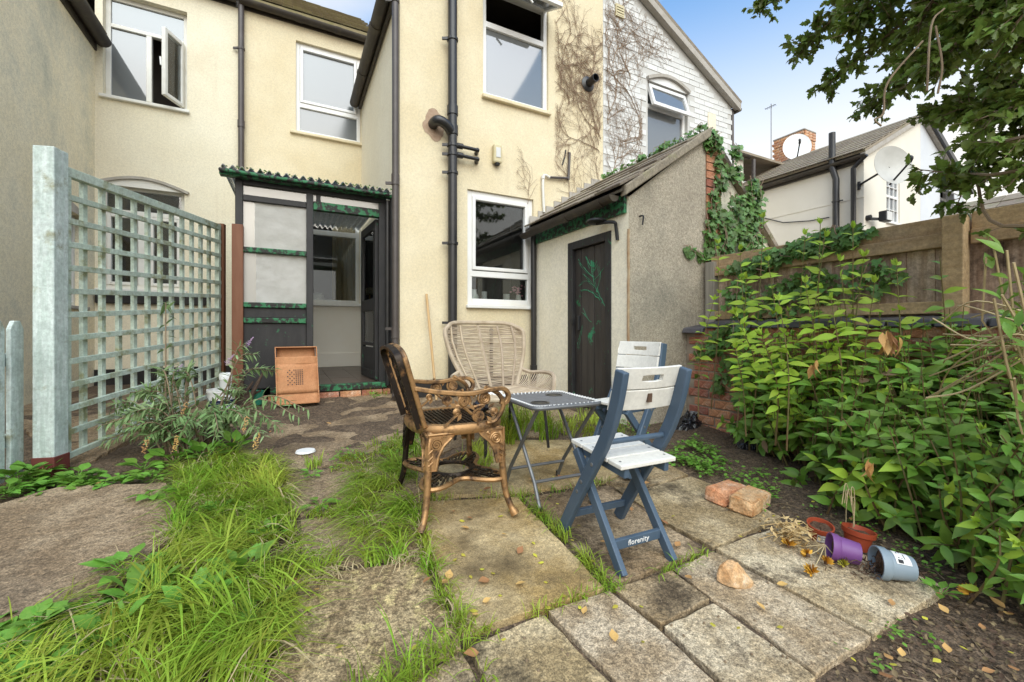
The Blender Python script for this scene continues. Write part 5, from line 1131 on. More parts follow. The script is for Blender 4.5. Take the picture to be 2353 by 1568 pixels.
for i in range(len(per)):
    p, q = per[i], per[(i+1) % len(per)]; n = max(1, int((q-p).length/.026))
    for k in range(n):
        a = p.lerp(q, (k+.2)/n); c_ = p.lerp(q, (k+.75)/n); inn_ = (cc-a).normalized()*.018; b.bar(a-inn_*.1+Vector((0, 0, .009)), c_+inn_+Vector((0, 0, .006)), .006, .006)
b.build('lacing', M['white'], tb)
for hx_, hy_ in holes_: MB().lathe([(.052, .004), (.052, .008), (.040, .008), (.040, .0055), (0, .0055)], TP(hx_, hy_, 0), 22).build('cup_holder', M['black'], tb, smooth=True)
for s_ in (-1, 1):
    o_ = .0 if s_ < 0 else .02
    x0 = hwx-.03-o_
    P = [TP(-x0, s_*(hwy-.02), -.012), TP(-x0, -s_*.10, -.40)]
    f0 = TP(-x0, -s_*(hwy-.03), 0); f0.z = gz(f0.y)+.02; f1 = TP(x0, -s_*(hwy-.03), 0); f1.z = gz(f1.y)+.02
    for sx in (-1, 1):
        a = TP(sx*x0, s_*(hwy-.03), -.012); k_ = TP(sx*x0, -s_*(hwy-.10), 0); k_.z = gz(k_.y)+.13; f = TP(sx*x0, -s_*(hwy-.03), 0); f.z = gz(f.y)
        lg = MB().tube([a, k_, f+Vector((0, 0, .0))], .0105, 8).build('leg', M['steel'], tb, smooth=True); MB().tube([f, f+Vector((0, 0, .03))], .0125, 8).build('foot_cap', M['black'], lg)
    MB().tube([TP(-x0, -s_*(hwy-.10), gz(cc.y)+.125-tz_), TP(x0, -s_*(hwy-.10), gz(cc.y)+.125-tz_)], .009, 8).build('cross_bar', M['steel'], tb, smooth=True)
# things standing on the kitchen window sill
kx = lambda f: k0w+(k1w-k0w)*f
k0w, k1w, kbw = KW
tag(MB().lathe([(.03, 0), (.055, .03), (.06, .08), (.04, .12), (.035, .15), (.045, .16)], (kx(.16), YE+.16, kbw+.03), 16).build('jug', M['white'], None, smooth=True), 'white round jug inside the kitchen window sill', 'jug')
tag(MB().lathe([(.03, 0), (.035, .02), (.035, .14), (.03, .14)], (kx(.32), YE+.16, kbw+.03), 14).build('glass_jar', M['clear'], None, smooth=True), 'tall clear jar beside the white jug inside the kitchen window', 'jar')
tag(MB().lathe([(.03, 0), (.04, .02), (.04, .12), (.034, .12)], (kx(.66), YE+.16, kbw+.03), 14).build('glass_jar', M['clear'], None, smooth=True), 'clear jar near the pink flowers inside the kitchen window', 'jar')
vs = thing('flower_vase', 'clear vase of pink flowers inside the kitchen window', 'vase', (kx(.86), YE+.17, kbw+.03))
MB().lathe([(.035, 0), (.04, .05), (.03, .12)], (kx(.86), YE+.17, kbw+.03), 12).build('vase', M['clear'], vs, smooth=True)
b = MB()
for k in range(26): b.lathe([(0, .014), (.016, .005), (.012, -.006)], (kx(.84)+random.gauss(0, .035), YE+.17+random.uniform(-.03, .03), kbw+.22+random.gauss(0, .028)), 6)
b.build('blossom', mat('pink_blossom', (.62, .22, .30), .8, (.72, .40, .45), 30), vs)
# ================================================================== LOOSE THINGS
b = MB(); p = [onG(637, 932), onG(733, 925)]; bx = thing('cardboard_box', 'orange-brown flattened cardboard box leaning on the porch door', 'cardboard box', p[0])
q0 = p[0]+Vector((.0, -.02, 0)); q1 = p[1]+Vector((0, -.02, 0)); w_ = q1-q0; upv = Vector((0, .19, 1)).normalized(); zt_ = EYE+(HY-797)/FPX*4.25; L_ = (zt_-q0.z)/upv.z; nb_ = upv.cross(w_).normalized()
if nb_.y < 0: nb_ = -nb_
BP = lambda u, v, d: q0+w_*u+upv*L_*v+nb_*d+Vector((-.02*v, 0, 0))
def sheet(u0, u1, v0, v1, d00, d01, nu=8, nv=8, amp=.004):
    m_ = MB()
    for j in range(nv+1):
        for i in range(nu+1): u = u0+(u1-u0)*i/nu; v = v0+(v1-v0)*j/nv; m_.v.append(tuple(BP(u, v, d00+(d01-d00)*j/nv+amp*math.sin(i*1.9+j*1.3)*math.cos(j*2.2-i))))
    for j in range(nv):
        for i in range(nu): a = j*(nu+1)+i; m_.f.append((a, a+1, a+nu+2, a+nu+1))
    return m_
def solid(o, th=.004): md = o.modifiers.new('thickness', 'SOLIDIFY'); md.thickness = th; return o
solid(sheet(0, 1, 0, .20, -.03, .0).build('base_panel', M['cardboard'], bx, smooth=True)); solid(sheet(.0, 1, .19, .70, -.015, .0).build('front_panel', M['cardboard'], bx, smooth=True))
solid(sheet(.0, 1, .69, .82, .0, -.005).build('flap', M['cardboard'], bx, smooth=True)); solid(sheet(.03, .97, .80, 1.0, .085, .085, amp=.002).build('inner_panel', M['cardboard'], bx, smooth=True))
for u in (.0, 1.0):
    MB().hexa([BP(u-.012, .02, -.03), BP(u+.012, .02, -.03), BP(u+.012, .02, .09), BP(u-.012, .02, .09), BP(u-.012, 1, .0), BP(u+.012, 1, .0), BP(u+.012, 1, .09), BP(u-.012, 1, .09)]).build('side_panel', M['cardboard'], bx)
MB().hexa([BP(0, .985, -.005), BP(1, .985, -.005), BP(1, .985, .09), BP(0, .985, .09), BP(0, 1.0, -.005), BP(1, 1.0, -.005), BP(1, 1.0, .09), BP(0, 1.0, .09)]).build('top_panel', M['cardboard'], bx)
b = MB()
for i in range(8):
    for j in range(8):
        if (i < 4 and (i+j) % 2) : continue
        c = BP(.27+.05*i, .34+.035*j, -.022); b.lathe([(0, 0), (.006, 0)], c, 6, nb_.to_track_quat('Z', 'Y').to_matrix().to_4x4())
o = b.build('punched_holes', M['ink'], bx)
bk_ = thing('paint_bucket', 'white and navy paint bucket half hidden by the buddleia', 'bucket', onG(509, 948))
c = onG(509, 950); rb_ = .105
MB().lathe([(rb_*.9, 0), (rb_*.95, .10), (rb_*.97, .125)], c, 24, cap0=True).build('label_band', M['navy'], bk_, smooth=True)
MB().lathe([(rb_*.972, .125), (rb_*1.0, .19), (rb_*1.06, .19), (rb_*1.06, .215), (rb_*.98, .215), (rb_*.9, .05)], c, 24).build('pail', M['white'], bk_, smooth=True)
MB().tube([c+Vector((rb_*1.06*math.cos(t), rb_*1.06*math.sin(t)-.01, .2-.10*math.sin(max(0, (t-math.pi))))) for t in [math.pi+math.pi*k/14 for k in range(15)]], .003, 5).build('wire_handle', M['steel'], bk_)
text_on(bk_, 'milk', .075, TRS(c+Vector((.062, -rb_*.83, .065)), (R(88), 0, R(32))), 'white')
c = onG(515, 952)+Vector((.01, .01, .215)); jr_ = thing('plastic_jar', 'clear plastic jar with a white cap on the paint bucket', 'jar', c)
MB().lathe([(.045, 0), (.047, .02), (.047, .09)], c, 18, cap0=True).build('body', M['clear'], jr_, smooth=True); MB().lathe([(.049, .09), (.049, .14), (.045, .146), (0, .146)], c, 18, cap0=True).build('cap', M['white'], jr_, smooth=True)
c = onG(563, 935); tr_ = thing('watering_can', 'small green plastic pot behind the dead stump', 'pot', c)
MB().lathe([(.055, 0), (.075, .13), (.07, .13), (.05, .01)], c+Vector((.08, .10, 0)), 16, cap0=True).build('body', mat('green_plastic', (.03, .20, .13), .35), tr_, smooth=True)
tr_.name = 'plastic_pot'
st = MB()
for k in range(9):
    a = k*.7; st.tube(curve_pts([c+Vector((.06*math.cos(a), .04*math.sin(a), .0)), c+Vector((.05*math.cos(a+1), .03*math.sin(a), .09)), c+Vector((.03+.12*math.cos(a+.6), .05*math.sin(a+1), .14+.09*(k % 3)))], 4), [.03, .03, .028, .026, .024, .02, .016, .012, .008], 6)
tag(st.build('dead_stump', mat('dark_rotten_wood', (.05, .032, .022), .9, (.09, .06, .04), 9, bump=.8), None, smooth=True), 'dark rotten plant stump beside the cardboard box', 'stump')
p0, p1 = onY(1003, 893, YE-.22), onY(980, 676, YE-.04); p0.z = gz(4.4)
tag(MB().tube([p0, p1], .0135, 10).build('broom_handle', M['wood'], None, smooth=True), 'pale wooden broom handle leaning on the cream wall', 'handle')
c = onG(702, 1036); tag(MB().lathe([(0, .012), (.06, .012), (.065, .0), (.055, -.0)], c+Vector((0, 0, -.008)), 20).build('white_saucer', M['white'], None, smooth=True), 'round white plastic lid lying on the concrete', 'lid')
# black plastic sheet by the wall foot
def crumple(name, label, pts, h, cat):
    c = sum((onG(*p) for p in pts), Vector())/len(pts); b = MB(); n = 26; ra_ = max((onG(*p)-c).length for p in pts)
    N2 = RNG.normal(0, 1, (n+1, n+1))
    for _ in range(1): N2 = (N2+np.roll(N2, 1, 0)+np.roll(N2, 1, 1))/2
    e1 = (onG(*pts[0])-c); rx = e1.length; e1.normalize(); e2 = Vector((-e1.y, e1.x, 0)); ry = max(.08, abs((onG(*pts[1])-c).dot(e2)))
    for j in range(n+1):
        for i in range(n+1):
            u, v = 2*i/n-1, 2*j/n-1; d = min(1, math.hypot(u, v)); q = c+e1*rx*u*.95+e2*ry*v*.95; b.v.append((q.x+.015*N2[j, i], q.y+.015*N2[i, j], gz(q.y)+max(-.03, h*(1-d*d)*.9+.035*N2[j, i]*(1.1-d)+(-.04 if d > .97 else 0))))
    for j in range(n):
        for i in range(n): a = j*(n+1)+i; b.f.append((a, a+1, a+n+2, a+n+1))
    o = b.build(name, M['bag'], None); return tag(o, label, cat)
crumple('plastic_sheet', 'crumpled black plastic sheet at the foot of the brick wall', [(1555, 985), (1610, 960)], .08, 'plastic sheet')
crumple('plastic_sheet', 'torn black plastic poking out under the bush leaves', [(1705, 1025), (1755, 1010)], .09, 'plastic sheet')
def loose_brick(label, px, rz_, sc, m, chip):
    c = onG(*px); b = MB(); o = bpy.data.objects.new('loose_brick', b.box((-.11, -.053, 0), (.11, .053, .07)).mesh('loose_brick', M[m]))
    bm = bmesh.new(); bm.from_mesh(o.data); bmesh.ops.bevel(bm, geom=bm.edges[:], offset=.007, segments=2, affect='EDGES'); bmesh.ops.subdivide_edges(bm, edges=bm.edges[:], cuts=3, use_grid_fill=True)
    rnd = random.Random(chip)
    for v in bm.verts:
        v.co += Vector((rnd.uniform(-1, 1), rnd.uniform(-1, 1), rnd.uniform(-1, 1)))*.0022
        d = v.co-Vector((-.11, -.053, .07))
        if d.length < .035*(1+chip % 3): v.co += Vector((.35, .3, -.4))*(.035*(1+chip % 3)-d.length)
    bm.to_mesh(o.data); bm.free(); o.matrix_basis = TRS(c, (R(4), R(2), rz_), (sc,)*3); put(o); return tag(o, label, 'brick', 'loose bricks on the paving')
loose_brick('dull brown loose brick, the rear of two by the bush', (1668, 1148), R(8), 1.12, 'brickpale', 4)
loose_brick('whitish orange loose brick, the front of two by the bush', (1722, 1168), R(14), 1.18, 'stone', 3)
c = onG(1690, 1338); bm = bmesh.new(); bmesh.ops.create_icosphere(bm, subdivisions=3, radius=.062); rnd = random.Random(5)
for v in bm.verts:
    n_ = v.co.normalized(); f = 1
    v.co = Vector((n_.x*.066, n_.y*.040, max(-.02, min(.052, n_.z*.064))))
pl = [(Vector((rnd.uniform(-1, 1), rnd.uniform(-1, 1), rnd.uniform(-.2, 1))).normalized(), rnd.uniform(.033, .05)) for _ in range(9)]
for v in bm.verts:
    for n_, d in pl:
        e = v.co.dot(n_)-d
        if e > 0: v.co -= n_*e
    v.co += Vector((rnd.uniform(-1, 1), rnd.uniform(-1, 1), rnd.uniform(-1, 1)))*.0012
me = bpy.data.meshes.new('brick_lump'); bm.to_mesh(me); bm.free(); me.materials.append(M['stone']); o = bpy.data.objects.new('brick_lump', me); o.matrix_basis = TRS(c+Vector((0, 0, .02)), (0, R(8), R(-20)), (1.15,)*3); put(o)
tag(o, 'broken orange half brick lying alone on the pale slab', 'brick')
# flowerpots
def pot(name, label, M4, r0_, r1_, h, m, rim=True, fillm='compost', sticker=None):
    t = thing(name, label, 'flowerpot', M4.to_translation()); prof = [(r0_, 0), (r0_+(r1_-r0_)*.7, h*.7)]
    prof += [(r1_*.99, h*.72), (r1_*1.04, h*.75), (r1_*1.07, h)] if rim else [(r1_, h), (r1_*1.05, h), (r1_*1.05, h+.006)]
    e = prof[-1]; prof += [(e[0]-.006, e[1]), (r0_*.93, .006), (0, .006)]
    MB().lathe([(0, 0)]+prof, (0, 0, 0), 26).xf(M4).build('shell', M[m], t, smooth=True)
    b = MB(); n = 12; b.lathe([(r1_*.93, h*.78), (r1_*.6, h*.82), (r1_*.25, h*.80), (0, h*.83)], (0, 0, 0), n); b.v = [(x, y, z+random.uniform(-.006, .006)) for x, y, z in b.v]
    b.xf(M4).build('compost', M[fillm], t)
    if sticker:
        a, aw, zlo, zhi = sticker; b = MB(); n = 6; rr_ = lambda z: r0_+(r1_-r0_)*z/h+.0022
        for k in range(n):
            t0, t1 = a-aw/2+aw*k/n, a-aw/2+aw*(k+1)/n; b.quad(*[(rr_(z)*math.cos(q), rr_(z)*math.sin(q), z) for q, z in ((t0, zlo), (t1, zlo), (t1, zhi), (t0, zhi))])
        b.xf(M4).build('sticker', M['white'], t)
        b = MB(); rr2 = lambda z: rr_(z)+.0012
        for (t0, t1, za, zb2) in ((.06, .28, .52, .86), (.36, .86, .70, .78), (.36, .92, .52, .58), (.36, .75, .34, .40)):
            q0_, q1_ = a-aw/2+aw*t0, a-aw/2+aw*t1; z0_, z1_ = zlo+(zhi-zlo)*za, zlo+(zhi-zlo)*zb2; b.quad(*[(rr2(z)*math.cos(q), rr2(z)*math.sin(q), z) for q, z in ((q0_, z0_), (q1_, z0_), (q1_, z1_), (q0_, z1_))])
        b.xf(M4).build('sticker_print', M['ink'], t)
    return t
def lying(px, dirxy, r, tilt=0, lift=0):    # matrix whose z axis points along dirxy over the ground
    c = onG(*px); d = Vector((dirxy[0], dirxy[1], math.sin(tilt))).normalized(); q = d.to_track_quat('Z', 'Y').to_matrix().to_4x4(); return Matrix.Translation(c+Vector((0, 0, r+lift))) @ q
def facing(M4, d): l = M4.to_3x3().inverted() @ Vector(d); return math.atan2(l.y, l.x)
cm = lambda dx, dy: (dx*CA+dy*SA, -dx*SA+dy*CA)      # camera-plan direction to world plan direction
MG = lying((2094, 1340), cm(-1, .28), .058, .08); pot('flowerpot', 'grey-blue flowerpot tipped on its side spilling compost', MG, .047, .061, .122, 'greypot', True, 'compost', (facing(MG, (.0, -.55, .8)), 1.1, .02, .075))
MP = lying((1972, 1303), cm(-1, .40), .056, .16); pot('flowerpot', 'purple flowerpot tipped on its side', MP, .045, .054, .105, 'purple')
MR1 = Matrix.Translation(onG(1880, 1240)) @ Euler((R(6), R(-12), R(30))).to_matrix().to_4x4(); pot('flowerpot', 'terracotta red flowerpot with a white sticker under dead stems', MR1, .036, .052, .082, 'terracotta', True, 'compost', (facing(MR1, (-.75, -.7, .1)), .9, .015, .055))
MR2 = Matrix.Translation(onG(1962, 1262)+Vector((.02, .0, .0))) @ Euler((R(4), R(8), 0)).to_matrix().to_4x4(); pot('flowerpot', 'terracotta red flowerpot behind the purple pot', MR2, .042, .062, .09, 'terracotta')
# spilled roots, dead stems, dried flower heads
b = MB(); c = onG(2030, 1322)
for k in range(170):
    a = random.uniform(0, 6.28); d = random.gauss(0, .045); p = c+Vector(( *cm(random.gauss(0, .075), random.gauss(0, .025)), random.uniform(0, .055))); q = p+Vector((random.uniform(-.035, .035), random.uniform(-.035, .035), random.uniform(-.015, .02))); b.tube([p, (p+q)/2+Vector((0, 0, random.uniform(-.01, .012))), q], .0022, 3)
tag(b.build('dried_root_ball', M['compost'], None), 'spilled brown root ball in front of the grey-blue pot', 'root ball')
b = MB(); base = onG(1955, 1250)+Vector((0, 0, .085))
for k in range(6):
    d = Vector((random.uniform(-.03, .03), random.uniform(-.03, .03), 0)); e = Vector((random.uniform(-.02, .02), random.uniform(-.02, .02), 0)); b.tube(curve_pts([base+d, base+d+e*.4+Vector((.0, 0, .07)), base+d*.7+e+Vector((-.008, .0, .13+.01*k)), base+d*.5+e+Vector((-.028, .0, .14+.012*k)), base+d*.5+e*1.4+Vector((-.04, .0, .11))], 4), .0019, 5)
tag(b.build('withered_plant', M['straw'], None), 'pale dry bent stems standing in the red pot behind the purple one', 'dead plant')
b = MB(); c0 = onG(1858, 1248)+Vector((0, 0, .02))
for k in range(260):
    dx = random.gauss(-.085, .045); dy = random.gauss(0, .05); p = c0+Vector((*cm(dx, dy), abs(random.gauss(.025, .03)))); a = random.uniform(0, 6.28); v1 = Vector((math.cos(a), math.sin(a), random.uniform(-.5, .8)))*.017; v2 = Vector((-math.sin(a), math.cos(a), random.uniform(-.5, .5)))*.006
    b.poly([p-v1, p+v2, p+v1, p-v2])
for k in range(16):
    p = c0+Vector((*cm(random.uniform(-.02, .05), random.uniform(-.03, .03)), .03)); q = c0+Vector((*cm(random.gauss(-.14, .05), random.gauss(0, .06)), random.uniform(.0, .07))); b.tube([p, (p+q)/2+Vector((0, 0, .03)), q], .0018, 3)
tag(b.build('dead_bedding_plant', M['dryflower'], None), 'shrivelled tan dead plant hanging from the red pot with the sticker', 'dead plant')
src = MP @ Vector((0, 0, .12))
def dried_flower(px, label, m='gold', r=.024):
    c = onG(*px)+Vector((0, 0, .022)); t = thing('dried_flower', label, 'dried flower', c, 0, 'golden dried flower heads by the purple pot'); b = MB(); tl_ = Euler((random.uniform(-.9, .3), random.uniform(-.8, .8), 0)).to_matrix()
    for k in range(26):
        a = k*2.4; e = .25+.9*(k/26); d = tl_ @ Vector((math.cos(a)*math.sin(e), math.sin(a)*math.sin(e), math.cos(e))); u = d.orthogonal().normalized()*.0055; b.poly([c, c+d*r*.8+u*1.3, c+d*r*1.35, c+d*r*.8-u*1.3])
    b.build('petals', M[m], t); b = MB().lathe([(.008, -.006), (.009, .004), (0, .009)], c, 8); b.build('centre', M['compost'], t)
    s0 = src if px[0] < 2000 else c+Vector((.16, -.02, -.005)); MB().tube([c, c.lerp(s0, .5)+Vector((0, 0, -.006)), s0], .0022, 4).build('stem', M['straw'], t)
dried_flower((1812, 1265), 'golden dried flower head farthest from the purple pot', r=.03); dried_flower((1857, 1288), 'dried brown-gold flower head below the shrivelled plant'); dried_flower((1866, 1326), 'lowest golden dried flower head on the slab', r=.027)
dried_flower((1898, 1305), 'golden dried flower head beside the purple pot rim'); dried_flower((1940, 1310), 'bright yellow dried flower head between the purple and grey pots', 'yellowleaf', .02); dried_flower((2233, 1380), 'yellow dried flower head lying alone on the dark soil', r=.032)

# ================================================================== VEGETATION
def leaf_geo(prof, fold=.25, droop=.25, seg=None):   # prof: half widths along a unit-long leaf
    n = len(prof)-1; V = []; F = []
    for i, w in enumerate(prof):
        t = i/n; z = -droop*t*t; V += [(-w, t, z+w*fold), (0, t, z), (w, t, z+w*fold)]
    for i in range(n): a = 3*i; F += [(a, a+1, a+4, a+3), (a+1, a+2, a+5, a+4)]
    return np.array(V), np.array(F)
LANCE = leaf_geo([.02, .15, .205, .17, .085, .004]); NARROW = leaf_geo([.01, .07, .095, .085, .05, .003], .2, .3)
OVAL = leaf_geo([.02, .24, .32, .27, .13, .005], .2, .15); HOLLY = leaf_geo([.03, .30, .22, .34, .20, .28, .10, .004], .35, .25)
ROUND = leaf_geo([.10, .38, .48, .44, .28, .03], .15, .35)
def ivy_geo():
    P = [(0, 0), (.32, -.12), (.50, .12), (.34, .30), (.42, .62), (.17, .60), (0, 1.0), (-.17, .60), (-.42, .62), (-.34, .30), (-.50, .12), (-.32, -.12)]
    V = [(0, .25, -.04)]+[(x, y, .06*abs(x)*2) for x, y in P]; F = [(0, 1+i, 1+(i+1) % 12, 1+(i+1) % 12) for i in range(12)]
    V2 = []; F2 = []     # quads: fan pairs
    for i in range(0, 12, 2): F2.append((0, 1+i, 2+i, 1+(i+2) % 12))
    return np.array(V), np.array(F2)
IVY = ivy_geo()
def leaf_mat4(p, d, n, s):    # leaf from p along d, face towards n, length s
    d = Vector(d).normalized(); n = Vector(n); x = d.cross(n)
    if x.length < 1e-4: x = d.orthogonal()
    x.normalize(); z = x.cross(d)
    return Matrix(((x.x*s, d.x*s, z.x*s, p[0]), (x.y*s, d.y*s, z.y*s, p[1]), (x.z*s, d.z*s, z.z*s, p[2]), (0, 0, 0, 1)))
def leaf_mesh(name, geo, m): return np_mesh(name, geo[0], geo[1], m)
def joined(name, geo, mats, m, parent):
    if not mats: return None
    A = np.array([[list(r) for r in q] for q in mats]); V = geo[0]; Vh = np.c_[V, np.ones(len(V))]
    P = np.einsum('nij,vj->nvi', A, Vh)[:, :, :3].reshape(-1, 3); F = (geo[1][None]+(np.arange(len(mats))*len(V))[:, None, None]).reshape(-1, geo[1].shape[1])
    o = bpy.data.objects.new(name, np_mesh(name, P, F, m)); put(o, parent); o['kind'] = 'stuff'; return o
def emit(parent, groups, n_parts, budget_key=None):
    # groups: list of (geo, matrices, part material, mass material); the nearest visible leaves become parts, the rest one mass per look
    allv = []
    for gi, (geo, ms_, a, c) in enumerate(groups):
        for q in ms_:
            p = q.translation; dist = (p-Vector((0, 0, EYE))).length; sz = q.col[1].length
            allv.append((0 if in_view(p, .0) else 1, dist/sz, gi, q))
    allv.sort(key=lambda t: (t[0], t[1])); k = min(n_parts, len(allv)); mesh = [leaf_mesh('leaf', g_[0], g_[2]) for g_ in groups]
    for _, _, gi, q in allv[:k]: inst('leaf', mesh[gi], q, parent)
    for gi, g_ in enumerate(groups): joined('foliage', g_[0], [q for _, _, i, q in allv[k:] if i == gi], g_[3], parent)
def rv(s=1): return Vector((random.uniform(-s, s), random.uniform(-s, s), random.uniform(-s, s)))
ZU = Vector((0, 0, 1))

# ---- leafy bush along the garden wall: upright stems with opposite leaves
bush = thing('leafy_shrub', 'big bright green leafy shrub against the brick garden wall', 'shrub', (2.9, 1.3, 0))
old, new, brown, stems = [], [], [], MB()
def bush_stem(base, top, nn, ls, young, bare=.12):
    mid = base.lerp(top, .5)+Vector((random.uniform(-.06, .06), random.uniform(-.06, .06), .03)); P = curve_pts([base, mid, top], 6); L_ = len(P)-1
    stems.tube(P, [.0065-.0042*i/L_ for i in range(L_+1)], 4)
    ph = random.uniform(0, 3.14)
    for k in range(nn):
        t = bare+(1-bare)*(k+.5)/nn; i = min(L_-1, int(t*L_)); p = P[i].lerp(P[i+1], t*L_-i); ax = (P[i+1]-P[i]).normalized(); ph += 1.57+random.uniform(-.25, .25)
        e1 = ax.orthogonal().normalized(); e2 = ax.cross(e1)
        sz = ls*(1-.45*max(0, (t-.75)/.25))*random.uniform(.8, 1.15)
        for s_ in (0, math.pi):
            if random.random() < .07: continue
            d = e1*math.cos(ph+s_)+e2*math.sin(ph+s_)+ax*(.35+.9*max(0, t-.6))+Vector((0, 0, -.15-.45*(1-t)*random.random()))+rv(.22)
            (brown if random.random() < .012 else new if young and t > .45 else (new if random.random() < .05 else old)).append(leaf_mat4(p, d, ax*.4+ZU*.45+Vector((-.45, -.45, 0))+rv(.5), sz))
    if young:
        for k in range(5): new.append(leaf_mat4(P[-1], rv(.6)+ax, rv(1), ls*.45))
random.seed(21)
# heads of the shrub measured in the picture: (x, y, distance, young)
heads = []
def field(n, fn):
    for _ in range(n): heads.append(fn())
for k in range(720):
    X = random.uniform(2.1, 3.42); Y = random.uniform(-.3, 2.2); edge = 2.07+.50*Y+.06*math.sin(Y*9)
    if X < edge: continue
    front = (X-edge)/(3.42-edge)
    z = .34+.72*front**.7+random.uniform(-.12, .12)-.12*max(0, Y-1.9)
    base = Vector((min(3.42, X+random.uniform(.02, .35)), Y+random.uniform(-.15, .15), gz(Y)-.02)); heads.append((base, Vector((X, Y, gz(Y)+z)), random.randint(8, 11) if z > .6 else 6, random.uniform(.065, .14) if Y > .8 else random.uniform(.06, .10), random.random() < (.42 if Y > 1.55 else .08)))
for hd in heads: bush_stem(*hd)
for (x, y, X) in ((1650, 560, 3.35), (1700, 575, 3.25), (1755, 500, 3.45), (1765, 600, 3.1), (1715, 640, 3.0), (1850, 540, 3.4), (1885, 515, 3.35), (1895, 545, 3.25), (1960, 525, 3.3), (1985, 590, 3.2), (1930, 600, 3.25), (2060, 610, 3.25), (2160, 590, 3.2), (1640, 690, 3.05), (1690, 720, 2.9), (1790, 690, 2.85), (1850, 650, 3.1), (1910, 690, 2.9), (2010, 650, 3.15), (1750, 770, 2.7), (1690, 800, 2.75)):
    top = onX(x, y, X); base = Vector((min(3.40, X+random.uniform(-.1, .2)), top.y+random.uniform(-.1, .1), gz(top.y)+.2)); yg = x < 2100; bush_stem(base, top, 10, .12, yg, .3)
for (x, y, X) in ((1690, 990, 3.05), (1740, 1010, 3.0), (1655, 970, 3.15), (1820, 1120, 2.8), (1900, 1150, 2.7), (1960, 1150, 2.65), (2050, 1190, 2.55), (2140, 1250, 2.45), (1870, 1060, 2.8), (2010, 1100, 2.65), (2250, 1200, 2.4), (2300, 1330, 2.25), (2340, 1250, 2.3), (2180, 1130, 2.5), (2100, 1000, 2.65), (2300, 1000, 2.5)):
    top = onX(x, y, X); base = Vector((X+.35, top.y+random.uniform(-.1, .2), gz(top.y))); bush_stem(base, top, 7, .10, random.random() < .25)
stems.build('stem', M['redstem'], bush, smooth=True)
dead = []
for (x, y, X) in ((2045, 770, 2.6), (2035, 790, 2.6), (1870, 830, 2.55), (2060, 780, 2.6), (1985, 1060, 2.2)):
    p = onX(x, y, X)
    for k in range(4): dead.append(leaf_mat4(p+rv(.03), Vector((random.uniform(-.4, .4), random.uniform(-.4, .4), -1)), rv(1), .08))
me = leaf_mesh('withered_leaf', LANCE, M['fallen'])
for q in dead: inst('withered_leaf', me, q, bush)
emit(bush, [(LANCE, old, M['bush'], M['bushstuff']), (LANCE, new, M['bushnew'], M['bushnewstuff']), (LANCE, brown, M['fallen'], M['litter'])], 280)

# ---- dark broad-leaved tree leaning in from beyond the right edge
tree = thing('holly_tree', 'dark holly-like tree hanging in from the upper right', 'tree', (3.2, -.2, 0))
random.seed(33)
tk = MB().tube(curve_pts([(2.9, -.55, -.1), (2.85, -.5, .9), (2.8, -.35, 1.8), (2.9, -.2, 2.8), (3.0, 0, 3.8)], 5), [.13-.004*k for k in range(21)], 10).build('trunk', M['bark'], tree, smooth=True)
lv = []; br = MB(); tw = MB()
def limb(P, r0_, leaves=True, spread=.30, dens=1.0, rng=(.12, 1)):
    C = curve_pts(P, 7); n = len(C)-1; br.tube(C, [r0_*(1-.8*i/n) for i in range(n+1)], 5)
    L_ = sum((C[i+1]-C[i]).length for i in range(n)); m_ = int(L_*40*dens)
    for k in range(m_):
        t = rng[0]+(rng[1]-rng[0])*random.random(); i = min(n-1, int(t*n)); p = C[i].lerp(C[i+1], t*n-i); ax = (C[i+1]-C[i]).normalized()
        d = (ax*.7+rv(1.0)); d.z *= .7; d.normalize(); l = spread*random.uniform(.4, 1.1)*(1.15-.5*t); q = p+d*l+Vector((0, 0, -.05*l)); mid = p.lerp(q, .5)+rv(.02); tw.tube([p, mid, q], [.0028, .0022, .0012], 3, caps=False)
        for j in range(random.randint(6, 10)):
            f = .15+.85*random.random(); a = p.lerp(mid, f*2) if f < .5 else mid.lerp(q, f*2-1); ld = d*.6+rv(.9); lv.append(leaf_mat4(a, ld, ZU+rv(.8), random.uniform(.034, .062)))
T0_ = Vector((2.85, -.35, 1.7)); T1_ = Vector((2.9, -.2, 2.7)); T2_ = Vector((3.0, 0, 3.6))
tips = [  # (x, y, depth) where each limb ends in the view
 (1745, 25, 3.1, 1), (1830, 130, 3.0, 1), (1905, 190, 2.9, 1), (1985, 245, 2.8, 1), (1850, -40, 3.1, 2), (1960, 60, 2.6, 2), (2060, 170, 2.5, 1), (2090, 190, 2.4, 1), (2160, 150, 2.2, 1), (2110, 60, 2.4, 2), (2230, 40, 2.1, 2), (2300, 150, 1.9, 1), (2280, 260, 1.9, 0), (2200, 250, 2.2, 0), (2330, 330, 1.9, 0), (2240, 330, 2.1, 0), (2160, 260, 2.4, 0), (2330, 60, 1.7, 2), (2000, -40, 2.6, 2), (2150, -60, 2.3, 2), (2340, 400, 2.0, 0), (2050, 100, 2.9, 1), (2200, 130, 2.7, 1), (2260, 200, 2.6, 1), (1930, 20, 3.3, 2), (2040, 20, 3.1, 2)]
for x, y, d, s_ in tips:
    e = atD(x, y, d); st_ = (T0_, T1_, T2_)[s_]; m1 = st_.lerp(e, .4)+rv(.12)+ZU*.12; m2 = st_.lerp(e, .75)+rv(.08)+ZU*.06
    limb([st_, m1, m2, e], .022, spread=.24 if x > 1950 else .2, dens=1.35 if x > 1950 else 1.1, rng=(.35, 1))
